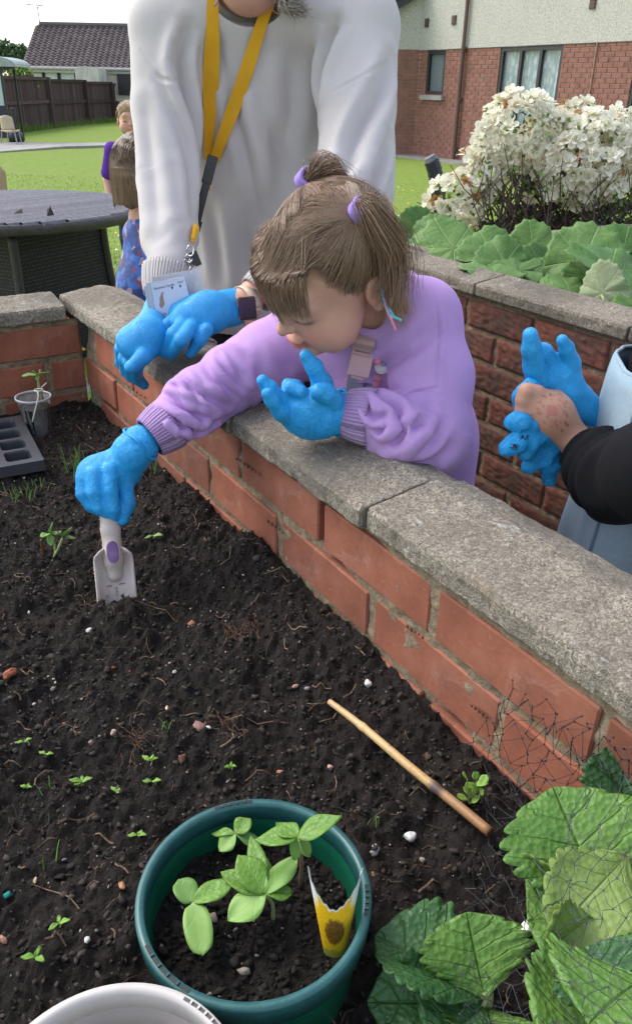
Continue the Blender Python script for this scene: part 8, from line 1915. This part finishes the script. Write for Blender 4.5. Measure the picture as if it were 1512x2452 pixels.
# ------------------------------------------------------------------ children on the lawn
def lawn_child(label, base, hgt, face, top, trouser, haircol, hair_len=0.0, arm=None, sleeve=.35, extra=None, topname='polo_shirt'):
    """standing child: one skin, shirt, trousers, shoes, hair. face: direction looked at"""
    s = hgt/1.15; fy = nrm(A(face[0], face[1], 0)); lx = A(-fy[1], fy[0], 0); Rb = np.stack([lx, -fy, A(0, 0, 1)], 1); P = lambda x, y, z: base+Rb@(A(x, y, z)*s)
    root = empty('person', base, label, 'person'); HC = P(0, -.01, 1.035); Rh = Rb; nk = P(0, .012, .90)
    f = Field(base+A(-.36, -.36, -.01)*s, base+A(.36, .36, 1.2)*s, .0055*s)
    f.chain([nk, P(0, 0, .75), P(0, 0, .55)], [.05*s, .085*s, .085*s], .03*s); f.chain([P(-.12, 0, .84), P(.12, 0, .84)], [.035*s, .035*s], .02*s)
    arms = arm or [[(.12, 0, .84), (.165, .01, .66), (.17, -.05, .50), (.165, -.07, .45)], [(-.12, 0, .84), (-.165, .01, .66), (-.17, -.05, .50), (-.165, -.07, .45)]]
    for a in arms:
        f.chain([P(*q) for q in a[:3]], [.034*s, .027*s, .020*s], .01*s); f.chain([P(*a[2]), P(*a[3])], [.020*s, .024*s], .008*s); w = P(*a[3])
        for k in range(4): f.chain([w+Rb@A(0, (-.018+.012*k)*s, 0), w+Rb@A(.002*s, (-.020+.012*k)*s, -.030*s), w+Rb@A(0, (-.012+.012*k)*s, -.048*s)], [.0085*s, .008*s, .0065*s], .003*s)
        f.chain([w+Rb@A(0, -.018*s, .0), w+Rb@A(0, -.036*s, -.022*s)], [.009*s, .007*s], .004*s)
    for k in (-1, 1): f.chain([P(k*.05, 0, .55), P(k*.06, -.005, .30), P(k*.06, 0, .06)], [.065*s, .042*s, .03*s], .02*s); f.cone(P(k*.06, 0, .035), P(k*.065, -.09, .03), .03*s, .024*s, .01*s)
    head_ops(f, Rh, HC, s*1.0, neck=nk)
    solid('body', f, MAT['skin'], root, lambda v: head_color(v, Rh, HC, s), rel=1)
    f = Field(base+A(-.36, -.36, .4)*s, base+A(.36, .36, 1.0)*s, .007*s); f.chain([P(0, .005, .86), P(0, 0, .72), P(0, 0, .54)], [.07*s, .105*s, .108*s], .03*s); f.chain([P(-.12, 0, .84), P(.12, 0, .84)], [.05*s, .05*s], .03*s); f.chain([P(0, .01, .86), P(0, .005, .905)], [.055*s, .050*s], .01*s)
    for a in arms:
        q = [P(*x) for x in a[:3]]; e = q[0]+(q[1]-q[0])*min(1, sleeve*2); f.chain([q[0], e], [.052*s, .050*s], .02*s)
        if sleeve > .5: f.chain([q[1], q[1]+(q[2]-q[1])*.9], [.050*s, .036*s], .02*s)
    f.ell(P(0, -.01, .925), A(.045, .045, .03)*s, None, .005*s, 's')
    sh = solid(topname, f, top, root, rel=2, disp=lambda v, n: v+n*(.006*s*noise3(v*11/s))[:, None])
    f = Field(base+A(-.25, -.25, 0)*s, base+A(.25, .25, .66)*s, .009*s); f.chain([P(0, 0, .60), P(0, 0, .53)], [.10*s, .10*s], .02*s)
    for k in (-1, 1): f.chain([P(k*.05, 0, .54), P(k*.06, 0, .30), P(k*.06, .005, .07)], [.085*s, .068*s, .060*s], .02*s)
    solid('trousers', f, trouser, root, rel=2)
    for k in (-1, 1):
        f = Field(P(k*.06, 0, 0)-A(.14, .14, .01)*s, P(k*.06, 0, 0)+A(.14, .14, .1)*s, .007*s); f.cone(P(k*.06, 0, .035), P(k*.065, -.10, .03), .036*s, .028*s, .01*s); solid('shoe', f, simple('dark_shoe', (.03, .03, .035), .6), root)
    rg = np.random.default_rng(int(hgt*1000)); rad = A(.076, .090, .083)*s; pt = []
    f = Field(HC-A(.13, .13, .13)*s, HC+A(.13, .13, .13)*s, .005*s); f.ell(HC+Rh@(A(0, .016, .016)*s), A(.073, .086, .078)*s, Rh, .004); f.ell(HC+Rh@(A(0, -.10, -.055)*s), A(.085, .078, .065)*s, Rh, .006, 's')
    if hair_len: f.chain([HC+Rh@(A(0, .04, -.02)*s), HC+Rh@(A(0, .05, -.05-hair_len)*s)], [.060*s, .046*s], .02*s)
    for sx in (-1, 1): f.ell(HC+Rh@(A(sx*.08, -.005, -.05)*s), A(.03, .045, .036)*s, Rh, .005, 's')
    v, q = f.mesh(); adopt(root, mesh('hair_cap', v, q, MAT['hair'], None, True, np.tile(np.asarray(haircol)*.6, (len(v), 1))))
    while len(pt) < (1100 if not hair_len else 2200):
        d = nrm(rg.normal(size=3))
        if (d[1] < -.35 and d[2] < .55) or (d[1] < .0 and d[2] < .1) or d[2] < -.6: continue
        a = A(0, .016, .016)*s+d*rad; fr = d[1] < .1 and d[2] > .4
        e = A(d[0]*.9, d[1]-.75, d[2]-.45) if fr else A(d[0], d[1]*.8+.25, d[2]-.9-hair_len*9)
        if hair_len and not fr:
            h0 = nrm(A(d[0], d[1]+.15, 0)); m_ = A(0, .012, .0)*s+A(h0[0]*rad[0], h0[1]*rad[1], 0)*1.10; b = m_*A(.88, .88, 1)+A(0, .012*s, -(.06+hair_len*1.4)*s+rg.normal(0, .008)*s); pt.append(HC+spline([a, A(0, .012, .014)*s+nrm(nrm(a)+nrm(m_))*rad*1.08, m_, b], 9)@Rh.T); continue
        b = A(0, .012, .014)*s+nrm(e)*rad*1.08; m_ = A(0, .012, .014)*s+nrm(nrm(a)+nrm(b))*rad*1.08; pt.append(HC+spline([a, m_, b], 9)@Rh.T)
    strands('hair', root, pt, hair_cols(len(pt), haircol, rg, .22), .0016*s)
    if extra: extra(root, sh, P, s)
    return root
def boy_extra(root, sh, P, s):
    B = bvh_of(sh); bl = simple('blue_apron_strap', (.01, .22, .58), .6)
    for sx in (-1, 1):
        p = []
        for (y, z) in ((.10, .90), (.05, .925), (-.05, .915), (-.13, .84), (-.16, .76), (-.16, .68)):
            o = P(sx*.062, y*2.2, z); c = P(sx*.062, 0, z-.02) if abs(y) > .06 else P(sx*.062, y, z-.2)
            if abs(y) <= .06: o = P(sx*.062, y, 1.05)
            d = Vector(nrm(c-o)); h = B.ray_cast(Vector(o), d)[0]
            if h is not None: p.append(np.array(h)-np.array(d)*.004)
        if len(p) > 2:
            q = spline(p, 20); v, f = tube(q, .016*s, 8, True, .3); adopt(root, mesh('apron_strap', v, f, bl, None, True))
            k = q[9]; v, f = bevel_box((.042*s, .03*s, .045*s), .006, 1); adopt(root, mesh('strap_buckle', v+k, f, bl))
    c = [B.ray_cast(Vector(P(x, -.6, z)), Vector(nrm(P(x, 0, z)-P(x, -.6, z))))[0] for z in (.70, .50) for x in (-.07, .07)]
    if all(h is not None for h in c):
        o = mesh('apron_bib', [np.array(h)+(P(0, -.006, 0)-P(0, 0, 0)) for h in (c[0], c[1], c[3], c[2])], [(0, 1, 2, 3)], bl); adopt(root, o)
Yb = 5.9; hb = at(306, 246, Yb); 
g0 = A(hb[0], Yb, ground_z(Yb)); lawn_child('fair haired boy in a purple polo shirt with blue straps, half hidden on the lawn', g0, at(330, 234, Yb)[2]-ground_z(Yb), (.28, -1, 0), m_fleece('purple_polo', (.105, .03, .26)), simple('navy_trousers', (.02, .022, .04), .9), (.42, .29, .15), arm=[[(.12, 0, .84), (.16, .01, .66), (.17, -.02, .50), (.165, -.03, .45)], [(-.12, 0, .84), (-.175, .02, .66), (-.17, -.06, .52), (-.16, -.09, .47)]], sleeve=.36, extra=boy_extra)
s_ = NT('blue_pattern_coat'); v_ = s_.voro(55, 'F1', 'Color'); sx_ = s_.n('ShaderNodeSeparateXYZ'); s_.l(v_, sx_.inputs[0]); MAT['pattern'] = s_.done(s_.ramp(sx_.outputs[0], [(0, (.012, .05, .26)), (.40, (.015, .11, .42)), (.68, (.16, .035, .10)), (.78, (.012, .03, .16)), (.93, (.30, .22, .34))], 'CONSTANT'), .5, s_.bump(s_.noise(20, 4), .4, .01))
Yc = 2.42; hb = at(352, 430, Yc); gz = ground_z(Yc)
lawn_child('brown haired child in a blue patterned coat standing behind the adult', A(hb[0], Yc, gz), 1.15, (.9, .45, 0), MAT['pattern'], simple('black_trousers', (.012, .013, .02), .9), (.15, .10, .065), hair_len=.012, sleeve=.9, topname='coat')
Yd = 6.2; hb = at(-96, 300, Yd); lawn_child('child at the extreme left edge of whom only an arm shows', A(hb[0], Yd, ground_z(Yd)), 1.15, (.3, -1, 0), m_fleece('tan_top', (.38, .27, .16)), simple('grey_joggers', (.15, .15, .16), .9), (.12, .08, .05), sleeve=.7, topname='jumper', arm=[[(.12, 0, .84), (.20, .0, .68), (.22, -.06, .56), (.215, -.09, .52)], [(-.12, 0, .84), (-.165, .01, .66), (-.17, -.05, .50), (-.165, -.07, .45)]])
